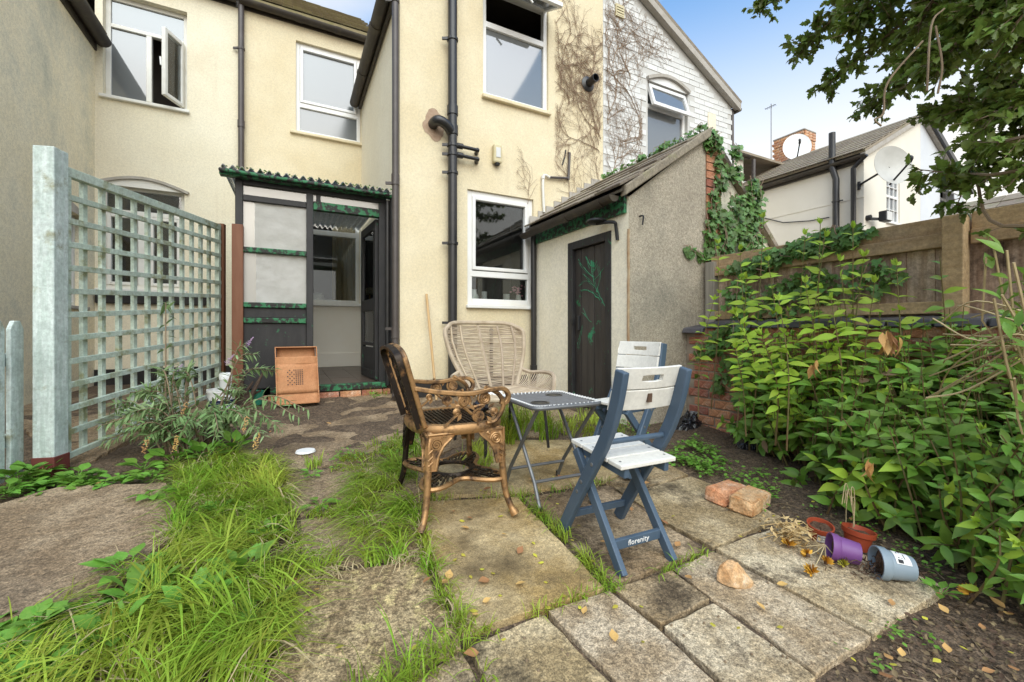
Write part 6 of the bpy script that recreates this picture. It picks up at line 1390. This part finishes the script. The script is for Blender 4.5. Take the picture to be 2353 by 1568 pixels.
for pts in (((2353, 520, 1.9), (2230, 400, 2.1), (2110, 430, 2.4)), ((2400, 380, 1.7), (2230, 400, 2.0), (2110, 390, 2.2)), ((2420, 300, 1.6), (2250, 360, 2.0), (2200, 470, 2.2))):
    C = [T0_]+[atD(*p) for p in pts]; n0 = len(lv); limb(C, .012, spread=.16, dens=.35, rng=(.3, 1))
for pts in (((2170, 20, 1.9), (2140, 60, 1.9), (2130, 210, 1.85)), ((2150, 60, 1.8), (2165, 150, 1.8), (2155, 215, 1.8)), ((2120, 95, 1.9), (2040, 190, 1.9), (2030, 260, 1.9), (2010, 275, 1.9), (2025, 290, 1.9))):
    br.tube(curve_pts([atD(*p) for p in pts], 5), .0042, 5)
br.build('branch', M['bark'], tree, smooth=True); tw.build('twig', M['bark'], tree)
tree.children[-1]['kind'] = 'stuff'
emit(tree, [(HOLLY, lv, M['holly'], M['hollystuff'])], 290)

# ---- tangle of bare and leafy stems at the right edge
random.seed(5)
tg = thing('leggy_shrub', 'leggy shrub with straw coloured bare stems at the right edge', 'shrub', (2.0, .25, 0)); b = MB(); lv2 = []
for k in range(16):
    p0 = atD(2420, 760+random.uniform(-60, 60), 1.55); p1 = atD(random.uniform(2120, 2260), random.uniform(700, 920), random.uniform(1.8, 2.2)); b.tube(curve_pts([p0, p0.lerp(p1, .5)+rv(.08), p1], 5), .0035, 4)
for k in range(18):
    p0 = atD(random.uniform(2250, 2420), random.uniform(560, 1000), random.uniform(1.3, 1.7)); p0b = p0+Vector((.25, .0, -.4)); b.tube([p0b, p0.lerp(p0b, .5)+rv(.05), p0], .004, 4)
    for j in range(5): lv2.append(leaf_mat4(p0b.lerp(p0, .3+.17*j)+rv(.02), rv(1)+Vector((0, 0, .2)), ZU+rv(.5), random.uniform(.06, .095)))
b.build('stem', M['straw'], tg, smooth=True); emit(tg, [(LANCE, lv2, M['bush'], M['bushstuff'])], 90)

# ---- silvery buddleia at the foot of the trellis
random.seed(8)
bd = thing('buddleia_bush', 'silvery green buddleia with arching stems in front of the trellis', 'shrub', onG(420, 1040)); lv3 = []; b = MB(); fl_ = []
root_ = onG(430, 1045); root2 = onG(470, 1010)
ends = [(600, 800, 3.3), (570, 795, 3.4), (625, 850, 3.4), (390, 700, 3.4), (300, 900, 2.8), (340, 890, 2.9), (260, 930, 2.7), (250, 980, 2.6), (360, 860, 3.0), (430, 850, 3.1), (690, 955, 2.9), (640, 985, 2.8), (600, 1000, 2.75), (560, 965, 2.8), (310, 960, 2.6), (380, 930, 2.8), (410, 980, 2.6), (350, 1010, 2.55), (470, 960, 2.75), (500, 1000, 2.7), (415, 860, 3.0), (570, 900, 3.2), (330, 930, 2.75), (290, 990, 2.6), (230, 1000, 2.6)]
for ii, (x, y, d) in enumerate(ends+[e for e in ends if e[1] > 845]):
    e = atD(x+random.uniform(-18, 18), y+random.uniform(-14, 14), d+random.uniform(-.12, .12)); e.z = max(e.z, gz(e.y)+.03); s_ = (root_ if x < 470 else root2)+rv(.1); s_.z = gz(s_.y); md = s_.lerp(e, .55); md.z = max(e.z, s_.z)*.7+.18*(e-s_).length+s_.z*.3
    P = curve_pts([s_, md, e], 8); n = len(P)-1; b.tube(P, [.006-.004*i/n for i in range(n+1)], 4)
    for k in range(17):
        t = .18+.82*k/16; i = min(n-1, int(t*n)); p = P[i].lerp(P[i+1], t*n-i); ax = (P[i+1]-P[i]).normalized(); e1 = ax.orthogonal().normalized(); e2 = ax.cross(e1); ph = k*1.57+ii
        for q in (0, math.pi): lv3.append(leaf_mat4(p, e1*math.cos(ph+q)+e2*math.sin(ph+q)+ax*.7+Vector((0, 0, -.25)), ZU+rv(.4), random.uniform(.075, .115)*(1.1-.5*t)))
    if ii % 9 == 0: fl_.append((P[-1], (P[-1]-P[-2]).normalized()))
b.build('stem', M['bark'], bd, smooth=True); emit(bd, [(NARROW, lv3, M['bud'], M['budstuff'])], 290)
for pxy in ((400, 860, 3.0), (565, 795, 3.35), (520, 835, 3.3)):
    p = atD(*pxy); b = MB(); d = Vector((.4, -.2, .5)).normalized()
    for k in range(60): t = random.random(); q = p+d*.09*t+rv(.016)*(1.1-t); b.lathe([(0, .004), (.005, 0)], q, 4)
    b.build('flower_spike', M['lilac'], bd)
for pxy in ((420, 955, 2.7), (560, 990, 2.65), (330, 1040, 2.5), (585, 1030, 2.6), (400, 1035, 2.5)):
    p = atD(*pxy); b = MB()
    for k in range(40): t = random.random(); q = p+Vector((.02, -.01, .08))*t+rv(.012); b.lathe([(0, .004), (.005, 0)], q, 4)
    b.build('seed_head', M['fallen'], bd)

# ---- ivy: on the party wall, fence top, brick wall
def ivy(name, label, cl, parts, spread_n):
    t = thing(name, label, 'ivy', cl[0][0]); lv_ = []; b = MB()
    for (c, r, n, nrm_) in cl:
        c = Vector(c); nn = Vector(nrm_).normalized()
        for k in range(n):
            o_ = rv(1); 
            while o_.length > 1: o_ = rv(1)
            p = c+Vector((o_.x*r[0], o_.y*r[1], o_.z*r[2])); lv_.append(leaf_mat4(p, Vector((random.uniform(-.6, .6), random.uniform(-.6, .6), -.7))+nn*.25, nn+rv(.45)+ZU*.2, random.uniform(.035, .075)))
        for k in range(max(2, n//30)): p = c+Vector((random.uniform(-1, 1)*r[0], random.uniform(-1, 1)*r[1]*.6, -r[2])); b.tube(curve_pts([p, c+rv(.06), c+Vector((random.uniform(-1, 1)*r[0], 0, r[2]))], 4), .003, 4)
    b.build('stem', M['deadstem'], t); emit(t, [(IVY, lv_, M['ivy'], M['ivystuff'])], parts); return t
random.seed(12)
IY = YS-.03
def iv(x, y, rx, rz_, n, Y=IY, d=.05): p = onY(x, y, Y); return (p, (rx, d, rz_), n, (-.3, -1, .15))
ivy('ivy', 'dark ivy climbing the white outhouse verge and party wall', [iv(1640, 325, .13, .12, 120), iv(1655, 400, .09, .22, 80), iv(1640, 470, .06, .25, 70), iv(1632, 540, .07, .25, 60), iv(1690, 400, .12, .12, 50), iv(1665, 540, .16, .30, 190), iv(1700, 500, .22, .25, 170), iv(1735, 470, .16, .30, 220), iv(1725, 560, .25, .18, 210), iv(1635, 600, .08, .35, 120), iv(1590, 578, .12, .05, 16, YS-.015, .01), iv(1610, 590, .10, .06, 14, YS-.015, .01), iv(1690, 350, .08, .1, 30)], 220, 0)
def ivx(x, y, X, ry, rz_, n): p = onX(x, y, X); return (p, (.05, ry, rz_), n, (-1, -.2, .3))
ivy('ivy', 'ivy trailing over the top of the timber fence', [ivx(1730, 610, 3.68, .3, .07, 110), ivx(1810, 580, 3.68, .3, .06, 130), ivx(1870, 565, 3.68, .3, .08, 160), ivx(1920, 545, 3.68, .25, .09, 150), ivx(1860, 660, 3.70, .2, .2, 120), ivx(1790, 700, 3.70, .2, .22, 90), ivx(1700, 690, 3.66, .18, .2, 80), ivx(2000, 640, 3.70, .2, .15, 60)], 200, 0)
ivy('ivy', 'ivy and bare runners clinging to the front of the brick wall', [ivx(1690, 770, 3.42, .2, .12, 120), ivx(1640, 790, 3.42, .10, .12, 50), ivx(1700, 850, 3.42, .2, .18, 90), ivx(1650, 880, 3.42, .07, .08, 24), ivx(1730, 920, 3.42, .2, .15, 40), ivx(1610, 805, 3.42, .05, .06, 12)], 120, 0)
ivy('ivy', 'small ivy growth along the outhouse roof edge', [(Vector((XSR-.02, y, zr_+.05)), (.05, .14, .05), 26, (-.6, -.3, 1)) for y in (3.0, 3.25, 3.55, 3.85, 4.15, 4.4)]+[(Vector((XSR-.12, 3.35, zr_+.0)), (.05, .06, .06), 16, (-.6, -.3, 1))], 90, 0)

# ---- bare creeper stems on the outshot walls
random.seed(44)
def creeper(name, label, x0, x1, zlo, zhi, n, avoid=(), top=None, Y=YE, starts=None):
    b = MB(); cnt = 0
    def grow(p, a, L_, r, dep):
        nonlocal cnt
        P = [p]; 
        while L_ > 0 and cnt < n:
            a += random.gauss(0, .22); s_ = .045; q = (P[-1][0]+math.sin(a)*s_, P[-1][1]+math.cos(a)*s_)
            if not (x0 < q[0] < x1 and zlo < q[1] < zhi) or any(u0 < q[0] < u1 and w0 < q[1] < w1 for u0, u1, w0, w1 in avoid) or (top and q[1] > top(q[0])): break
            P.append(q); L_ -= s_
            if random.random() < .30 and dep < 3: grow(q, a+random.choice((-1, 1))*random.uniform(.5, 1.1), L_*random.uniform(.3, .7), r*.7, dep+1)
        if len(P) > 1:
            cnt += 1; m_ = len(P); b.tube([(x, Y-.011-.003*dep, z) for x, z in P], [max(.0012, r*(1-.6*i/m_)) for i in range(m_)], 4, caps=False)
            if dep > 0:
                for x, z in P[::2]:
                    if random.random() < .6: dx, dz = random.uniform(-.03, .03), random.uniform(-.02, .03); b.tube([(x, Y-.012, z), (x+dx, Y-.014, z+dz)], .0012, 3, caps=False)
    for k in range(400):
        if cnt >= n: break
        s_ = random.choice(starts) if starts else None
        if s_: grow((s_[0]+random.uniform(-s_[3], s_[3]), s_[1]+random.uniform(-.2, .2)), s_[2]+random.uniform(-.5, .5), random.uniform(.8, 2.6), random.choice((.0022, .003, .003, .0065)), 0)
        else: grow((random.uniform(x0, x1), random.uniform(zlo, zlo+.3)), random.uniform(-.5, .5), random.uniform(.8, 2.5), .0030, 0)
    o = b.build(name, M['deadstem'], None); tag(o, label, 'creeper'); return o
creeper('bare_creeper', 'bare brown creeper stems fanning over the cream outshot wall', EW[1]+.08, XW0-.01, 2.05, 5.75, 900, [(EW[0]-.1, EW[1]+.09, EW[2]-.1, 6)], lambda x: EZ+sl*(x-XE)-.14,
        starts=[(3.55, 2.5, .15, .2), (3.3, 2.6, -.3, .1), (3.7, 3.6, -.2, .1), (3.2, 3.9, 0, .15), (3.0, 4.3, .1, .15), (3.5, 4.5, 0, .3), (3.1, 2.9, -.7, .2)])
creeper('bare_creeper', 'thin wandering creeper stem on cream wall beside the overflow pipe', uX(1185, YE), uX(1235, YE), zY(1210, 480, YE), zY(1205, 275, YE), 26, starts=[(uX(1212, YE), zY(1212, 470, YE), .0, .01)])
creeper('bare_creeper', 'bare creeper stems spreading over the white painted bricks', XW0+.02, 5.35, 2.4, 5.9, 760, [(WV[0]-.1, WV[1]+.1, WV[2]-.1, WV[3]+.15)], lambda x: EZ+slw*(XW1-x)-.16,
        starts=[(3.95, 3.0, .1, .15), (4.05, 3.9, .3, .15), (4.4, 3.6, .2, .2), (4.3, 4.6, .4, .2), (4.6, 4.9, .7, .1), (3.95, 4.9, .2, .1), (4.9, 4.4, .7, .05)])

# ---- grass: many bent blades
def inside(p, poly):
    c = False; n = len(poly); j = n-1
    for i in range(n):
        if (poly[i][1] > p[1]) != (poly[j][1] > p[1]) and p[0] < (poly[j][0]-poly[i][0])*(p[1]-poly[i][1])/(poly[j][1]-poly[i][1])+poly[i][0]: c = not c
        j = i
    return c
GV, GF = [], []
def blade(x, y, L_, a, lean, w, droop):
    n = 5; z = gz(y)-.01; n0 = len(GV); dx, dy = math.cos(a), math.sin(a); px, py = -dy, dx; h = 0; u = 0; th = lean*.4
    for i in range(n+1):
        ww = w*(1-.15*i/n if i < n-1 else (.55 if i == n-1 else .04)); GV.append((x+dx*u-px*ww, y+dy*u-py*ww, z+h)); GV.append((x+dx*u+px*ww, y+dy*u+py*ww, z+h))
        s_ = L_/n; u += math.sin(th)*s_; h = max(.012+.004*random.random()-gz(y)*0, h+math.cos(th)*s_); th = min(1.9, th+lean*.25+droop*.25)
    for i in range(n): q = n0+2*i; GF.append((q, q+1, q+3, q+2))
def grass_patch(px, dens, Lr, lean=(.2, 1.3), dirs=None, w=.0022, droop=.5, gap=0.0):
    P = [onG(x, y) for x, y in px]; poly = [(p.x, p.y) for p in P]; x0, x1 = min(p[0] for p in poly), max(p[0] for p in poly); y0, y1 = min(p[1] for p in poly), max(p[1] for p in poly)
    clumps = [(random.uniform(x0, x1), random.uniform(y0, y1), random.uniform(0, 6.28)) for _ in range(max(3, int((x1-x0)*(y1-y0)*26)))]
    for _ in range(int((x1-x0)*(y1-y0)*dens)):
        x, y = random.uniform(x0, x1), random.uniform(y0, y1)
        if not inside((x, y), poly): continue
        c = min(clumps, key=lambda q: (q[0]-x)**2+(q[1]-y)**2) if clumps else None
        x += (c[0]-x)*.35; y += (c[1]-y)*.35
        a = c[2]+random.gauss(0, .7) if not dirs else random.choice(dirs)+random.gauss(0, .5)
        blade(x, y, random.uniform(*Lr), a, random.uniform(*lean), w*random.choice((.4, .6, .8, 1.0, 1.7)), droop)
def grass_line(px, n, Lr, wid=.03, lean=(.2, 1.4)):
    P = [onG(x, y) for x, y in px]
    for _ in range(n):
        i = random.randrange(len(P)-1); t = random.random(); p = P[i].lerp(P[i+1], t)
        if math.sin(p.x*23+p.y*31)+math.sin(p.x*11-p.y*17)+.55 < random.uniform(-.6, .8): continue
        blade(p.x+random.gauss(0, wid), p.y+random.gauss(0, wid), random.uniform(*Lr), random.uniform(0, 6.28), random.uniform(*lean), .0018*random.uniform(.7, 1.4), .5)
random.seed(99)
W1 = [(400, 1105), (470, 1060), (560, 1040), (640, 1075), (655, 1120), (665, 1190), (690, 1250), (690, 1330), (655, 1400), (640, 1480), (640, 1600), (-60, 1640), (-40, 1500), (230, 1385), (270, 1345), (395, 1245), (410, 1150)]
grass_patch(W1, 8500, (.08, .26), (.7, 1.9), droop=.8, w=.0017)
grass_patch([(330, 1330), (560, 1250), (680, 1310), (640, 1600), (150, 1600), (200, 1450)], 1500, (.18, .40), (.6, 1.6), w=.0024, droop=.7)
grass_patch([(430, 1100), (620, 1090), (650, 1180), (430, 1250)], 2400, (.12, .32), (.5, 1.5), w=.002)
grass_patch([(820, 1100), (880, 1050), (960, 1010), (985, 1060), (970, 1150), (980, 1240), (890, 1270), (800, 1210)], 4600, (.10, .26), (.8, 1.9), w=.0017, dirs=(3.5, 3.0, 4.0, 2.6))
grass_patch([(690, 1065), (820, 1040), (930, 990), (1000, 985), (990, 1030), (840, 1080), (720, 1090)], 2600, (.03, .10))
grass_patch([(1130, 965), (1260, 960), (1300, 1005), (1190, 1030), (1130, 1010)], 2600, (.10, .30), (.1, .9))
grass_patch([(1300, 960), (1420, 965), (1440, 1010), (1310, 1012)], 2200, (.05, .16), (.1, 1.0))
grass_patch([(1060, 1030), (1120, 1020), (1140, 1090), (1070, 1100)], 2600, (.06, .16), (.2, 1.4))
grass_patch([(690, 1300), (850, 1270), (960, 1255), (970, 1285), (800, 1315), (690, 1345)], 3600, (.06, .2), (.7, 1.6))
grass_patch([(675, 1175), (800, 1150), (900, 1140), (900, 1165), (780, 1190), (690, 1200)], 2600, (.04, .13), (.6, 1.6))
grass_line([(960, 1180), (985, 1290), (1062, 1456)], 620, (.04, .14), .016); grass_line([(1195, 1145), (1300, 1240), (1395, 1350)], 420, (.04, .12), .014)
grass_line([(1062, 1485), (940, 1560), (820, 1640)], 260, (.05, .16), .022); grass_line([(1062, 1470), (1390, 1358)], 160, (.03, .08), .012)
grass_line([(1395, 1360), (1520, 1320), (1620, 1270)], 150, (.03, .09), .012); grass_line([(690, 1190), (985, 1150), (1190, 1140), (1400, 1108)], 360, (.03, .10), .016)
grass_line([(735, 905), (900, 905), (1230, 890)], 260, (.04, .14), .03); grass_line([(1235, 890), (1310, 905), (1440, 935)], 260, (.08, .40), .04, (.05, .7))
grass_line([(1065, 1490), (1120, 1568)], 60, (.05, .12), .02); grass_patch([(820, 1500), (1010, 1470), (1010, 1600), (800, 1620)], 140, (.08, .22), (.1, .8), w=.0028)
grass_patch([(1290, 1378), (1345, 1362), (1350, 1385), (1300, 1398)], 1500, (.06, .13), (.1, 1.2)); grass_patch([(1060, 1440), (1100, 1425), (1108, 1450), (1070, 1465)], 1200, (.06, .16), (.0, .6))
grass_patch([(1210, 1165), (1260, 1170), (1255, 1200), (1205, 1195)], 1800, (.05, .13), (.6, 1.5))
grass_patch([(680, 1540), (1000, 1555), (1000, 1640), (660, 1640)], 160, (.15, .3), (.0, .6), w=.003); grass_patch([(1600, 1560), (1720, 1550), (1760, 1640), (1620, 1640)], 70, (.12, .2), (.1, .7), w=.0024)
grass_patch([(640, 1210), (690, 1180), (700, 1300), (680, 1320)], 2400, (.06, .2), (.5, 1.5))
GVs, GFs = GV, GF; GV, GF = [], []
grass_patch(W1, 800, (.10, .30), (1.0, 2.0), droop=.9, w=.0014); grass_patch([(820, 1100), (880, 1050), (960, 1010), (985, 1060), (970, 1150), (980, 1240), (890, 1270), (800, 1210)], 600, (.10, .24), (1.0, 2.0), w=.0014, dirs=(3.5, 3.0, 4.0))
grass_line([(690, 1190), (985, 1150), (1190, 1140), (1400, 1108)], 260, (.03, .12), .02, (.8, 2)); grass_line([(960, 1180), (985, 1290), (1062, 1456)], 160, (.04, .14), .02, (.8, 2)); grass_line([(690, 1330), (970, 1280)], 200, (.05, .14), .02, (1, 2))
gs_ = bpy.data.objects.new('dry_grass', np_mesh('dry_grass', GV, GF, M['straw'])); put(gs_); tag(gs_, 'straw coloured dead grass mixed into the long green grass', 'grass', kind='stuff'); GV, GF = GVs, GFs
go = bpy.data.objects.new('grass', np_mesh('grass', GV, GF, M['grass'])); put(go); tag(go, 'long bright green grass spreading over the paving', 'grass', kind='stuff')

# ---- broad-leaved weeds
random.seed(17)
def rosette(px, n, size, geo=OVAL, label='', name='weed_plant', up=.35, stem=True, dz=0):
    c = onG(*px)+Vector((0, 0, dz)); t = thing(name, label, 'weed', c); b = MB(); me = leaf_mesh('leaf', geo, M['weed'])
    for k in range(n):
        a = k*2.4+random.uniform(-.3, .3); d = Vector((math.cos(a), math.sin(a), up*random.uniform(.3, 1.6))); p = c+d*size*.25*random.random()+Vector((0, 0, .01)); q = p+d*size*.35; b.tube([c, q], .0018, 3); inst('leaf', me, leaf_mat4(q, d+Vector((0, 0, -.2)), ZU+rv(.3), size*random.uniform(.6, 1.05)), t)
    b.build('stem', M['weedstuff'], t); return t
rosette((85, 1475), 20, .05, ROUND, 'dark round-leaved weed under the broken concrete edge', up=.8, dz=.03); rosette((30, 1520), 18, .05, ROUND, 'leafy weed at the bottom corner by the concrete edge', up=.6); rosette((130, 1530), 16, .06, OVAL, 'leafy weed between the round-leaved weed and the long grass', up=.5)
rosette((290, 1340), 14, .10, OVAL, 'serrated weed at the broken corner of the concrete strip', up=.5, dz=.03); rosette((610, 1410), 12, .10, OVAL, 'weed with toothed leaves spreading onto the spotted slab', up=.35)
rosette((90, 1105), 20, .09, OVAL, 'leafy weed at the red painted foot of the post', up=.6, dz=.03); rosette((40, 1120), 16, .09, OVAL, 'leafy weed below the picket gate', up=.7, dz=.03); rosette((180, 1112), 14, .08, OVAL, 'low weed beside the foot of the trellis', up=.4, dz=.03); rosette((15, 1150), 16, .08, OVAL, 'trailing weed below the gate on the concrete edge', up=.4, dz=.03)
rosette((350, 1155), 9, .08, OVAL, 'flat weed growing from the middle of the concrete strip', up=.2, dz=.03); rosette((470, 1060), 16, .12, OVAL, 'dock-like weed in front of the buddleia', up=.8); rosette((540, 1040), 16, .10, OVAL, 'tall weed where the grass meets the buddleia', up=.9); rosette((400, 1065), 14, .11, OVAL, 'broad weed under the silvery buddleia', up=.7); rosette((330, 1080), 14, .09, OVAL, 'weed between buddleia and concrete strip', up=.6)
rosette((560, 1330), 12, .09, OVAL, 'broad weed showing through the middle of the long grass', up=1.0); rosette((450, 1420), 14, .09, OVAL, 'broad weed low in the long grass near the camera', up=1.0); rosette((330, 1400), 14, .09, OVAL, 'toothed weed where the long grass meets the round-leaved weeds', up=.9); rosette((250, 1480), 14, .08, OVAL, 'leafy weed in the grass below the broken concrete corner', up=.9); rosette((620, 1240), 10, .07, OVAL, 'weed at the right fringe of the long grass', up=.8); rosette((735, 1165), 9, .07, OVAL, 'bright weed in the joint between two worn slabs', up=.3); rosette((715, 1095), 8, .06, OVAL, 'small weed at the edge of the worn concrete', up=.3); rosette((500, 1190), 9, .06, ROUND, 'round weed leaf poking out of the grass', up=.9)
rosette((860, 915), 9, .06, OVAL, 'small weed at the porch brick step', up=.7); rosette((775, 905), 8, .05, OVAL, 'tiny weed below the porch bricks', up=.7); rosette((858, 838), 9, .07, NARROW, 'weed growing inside the porch doorway', up=1.2, dz=.12)
rosette((2160, 1370), 9, .05, OVAL, 'small weed beside the end corner of the pale slab', up=.6)
gc = thing('low_weeds', 'carpet of small fresh green weeds on the soil beside the bush', 'weeds', onG(1640, 1080)); gc['kind'] = 'stuff'; lv4 = []; gk = 0
def cover(px, n, sz, geo=OVAL):
    P = [(p.x, p.y) for p in (onG(x, y) for x, y in px)]; x0, x1 = min(p[0] for p in P), max(p[0] for p in P); y0, y1 = min(p[1] for p in P), max(p[1] for p in P); k = 0; cl = [(random.uniform(x0, x1), random.uniform(y0, y1)) for _ in range(max(4, n//14))]
    while k < n:
        c = random.choice(cl); x, y = c[0]+random.gauss(0, .035), c[1]+random.gauss(0, .035)
        if not inside(c, P): cl.remove(c); cl.append((random.uniform(x0, x1), random.uniform(y0, y1))); continue
        a = random.uniform(0, 6.28); lv4.append(leaf_mat4((x, y, gz(y)+random.uniform(.0, .04)), (math.cos(a), math.sin(a), random.uniform(-.1, .6)), ZU+rv(.4), sz*random.uniform(.5, 1.2))); k += 1
cover([(1530, 1050), (1600, 1010), (1650, 1040), (1700, 1090), (1640, 1110), (1570, 1080)], 700, .035); cover([(1640, 1100), (1760, 1080), (1850, 1200), (1780, 1230)], 260, .03)
cover([(1790, 1150), (1960, 1200), (2200, 1330), (2340, 1480), (2300, 1568), (1900, 1568), (2190, 1350)], 150, .022); cover([(1280, 880), (1420, 930), (1400, 960), (1280, 930)], 200, .03); cover([(1400, 950), (1520, 960), (1500, 1010), (1420, 1000)], 220, .035)
cover([(0, 1130), (120, 1095), (380, 1090), (420, 1120), (200, 1130), (0, 1170)], 420, .05); cover([(0, 1440), (220, 1385), (260, 1420), (120, 1568), (0, 1568)], 300, .06); cover([(740, 1055), (980, 1000), (1000, 1030), (760, 1085)], 300, .025)
joined('foliage', OVAL, lv4, M['weedstuff'], gc)

# ---- fallen leaves, twigs and bits
random.seed(3)
FL = leaf_geo([.03, .25, .34, .28, .14, .01], .35, -.25); FL2 = leaf_geo([.03, .25, .34, .28, .14, .01], -.1, .2)
lm = [leaf_mesh('fallen_leaf', FL, M['fallen']), leaf_mesh('fallen_leaf', FL2, M['fallen'])]; ly = leaf_mesh('fallen_leaf', FL2, M['yellowleaf'])
spots = [(690, 1352, 0), (722, 1362, 0), (716, 1403, 2), (972, 1348, 0), (1085, 1420, 0), (960, 1490, 2), (1190, 1280, 0), (1060, 1280, 2), (1250, 1300, 2), (1165, 1235, 0), (1380, 1250, 0), (1330, 1215, 2), (1575, 1330, 0), (1757, 1410, 0), (1785, 1350, 0), (1800, 1450, 2), (2240, 1310, 0), (2200, 1370, 0), (2290, 1330, 0), (2120, 1430, 2), (1955, 1520, 2), (1660, 1120, 0), (1490, 1240, 2), (1550, 1190, 2), (870, 1245, 0), (800, 1180, 0), (395, 1175, 0), (380, 1195, 0), (690, 1140, 2), (930, 1180, 0), (1040, 1180, 0), (1110, 1160, 2), (1230, 1110, 0), (1290, 1105, 0), (1270, 1100, 2), (1450, 1180, 0), (1080, 1330, 2), (1150, 1380, 2), (770, 1500, 2), (640, 1440, 0), (1100, 1510, 0), (1420, 1400, 2), (1700, 1450, 2), (1640, 1450, 2), (2050, 1400, 0), (2000, 1260, 0), (2030, 1230, 0), (1900, 1210, 0), (840, 1090, 0), (850, 1100, 0), (760, 980, 0), (620, 1000, 0), (220, 1120, 0), (1780, 1190, 2), (1700, 1240, 2), (1340, 1420, 0), (1470, 1060, 0), (1300, 1380, 2), (2180, 1510, 0), (2260, 1460, 0), (2310, 1410, 0), (2050, 1540, 2), (1990, 1300, 0)]
for k in range(60): 
    q = (random.uniform(1680, 2353), random.uniform(1130, 1560))
    if not inside(q, [(1640, 1255), (1804, 1200), (2185, 1347), (1870, 1580), (1500, 1600)]): spots.append((*q, random.choice((0, 0, 1, 2))))
for k in range(45): spots.append((random.uniform(980, 1560), random.uniform(1080, 1500), random.choice((2, 2, 0))))
ZONES = [('on the big smooth slab under the bronze chair', [(985, 1130), (1190, 1140), (1392, 1352), (1062, 1456), (968, 1230)]), ('on the yellow spotted slab at the bottom', [(690, 1335), (968, 1284), (1062, 1488), (840, 1640), (590, 1640)]),
         ('on the slabs under the blue chair', [(1202, 1143), (1398, 1106), (1622, 1262), (1425, 1338)]), ('on the slab in front of the loose bricks', [(1410, 1118), (1586, 1094), (1795, 1188), (1640, 1257)]),
         ('on the pale slab with the tipped flowerpots', [(1643, 1259), (1804, 1204), (2180, 1348), (2008, 1458)]), ('on the pale slab with the half brick', [(1543, 1305), (1638, 1265), (2004, 1462), (1878, 1550), (1632, 1373)]),
         ('on the lowest pale slabs near the camera', [(1078, 1484), (1398, 1356), (1545, 1310), (1878, 1550), (1760, 1720), (1190, 1720)]), ('on the bare soil right of the pale slabs', [(2180, 1348), (2400, 1340), (2400, 1600), (1880, 1600), (2008, 1458)]),
         ('on the soil between the bush and the loose bricks', [(1590, 1090), (1800, 1185), (1810, 1200), (2180, 1348), (2400, 1340), (2400, 1100), (1650, 1050)]), ('on the concrete strip beside the gate post', [(-100, 1100), (400, 1100), (400, 1250), (-100, 1450)]), ('on the concrete in front of the porch', [(520, 900), (1330, 900), (1240, 1004), (880, 1052), (655, 1080)])]
for (x, y, k) in spots:
    p = onG(x, y); sz = random.uniform(.028, .052) if k < 2 else random.uniform(.015, .03); a = random.uniform(0, 6.28)
    o = inst('fallen_leaf', ly if k == 2 else lm[k], leaf_mat4(p+Vector((0, 0, .014 if x < 2200 and y > 1000 else .02)), (math.cos(a), math.sin(a), random.uniform(-.1, .1)), ZU+rv(.25), sz))
    where = next((w_ for w_, P_ in ZONES if inside((x, y), P_)), 'in the grass and joints of the worn paving'); big = 'large' if sz > .042 else 'small'
    tag(o, ('tiny yellow leaf lying ' if k == 2 else big+' dry brown leaf lying ')+where, 'leaf', 'small yellow fallen leaves' if k == 2 else 'brown fallen leaves')
on_slab = lambda x, y: inside((x, y), [(1380, 1100), (1590, 1090), (1800, 1185), (2185, 1347), (1870, 1580), (1500, 1600)])
lit = []
for k in range(3000):
    x, y = random.uniform(1640, 2420), random.uniform(1090, 1600); p = onG(x, y)
    if on_slab(x, y): continue
    a = random.uniform(0, 6.28); lit.append(leaf_mat4(p+Vector((0, 0, -.012+random.uniform(-.01, .02))), (math.cos(a), math.sin(a), random.uniform(-.3, .3)), ZU+rv(.6), random.uniform(.006, .024)))
lo = joined('leaf_litter', FL, lit, M['litter'], None); tag(lo, 'brown leaf litter scattered over the dark soil', 'leaf litter')
b = MB()
for k in range(120):
    x, y = random.uniform(1680, 2380), random.uniform(1090, 1580)
    if on_slab(x, y): continue
    p = onG(x, y)-Vector((0, 0, .02)); a = random.uniform(0, 6.28); L_ = random.uniform(.03, .20); b.tube([p, p+Vector((math.cos(a)*L_*.5, math.sin(a)*L_*.5, .012)), p+Vector((math.cos(a+.2)*L_, math.sin(a+.2)*L_, .0))], .0018, 3)
for k in range(260):
    x, y = random.uniform(0, 2380), random.uniform(1080, 1568); p = onG(x, y); b.lathe([(0, .006), (.004, .003), (.005, 0)], p+Vector((0, 0, .0)), 5)
o = b.build('twig_litter', M['bark'], None); tag(o, 'thin dry twigs and grit on the ground', 'twigs', kind='stuff')
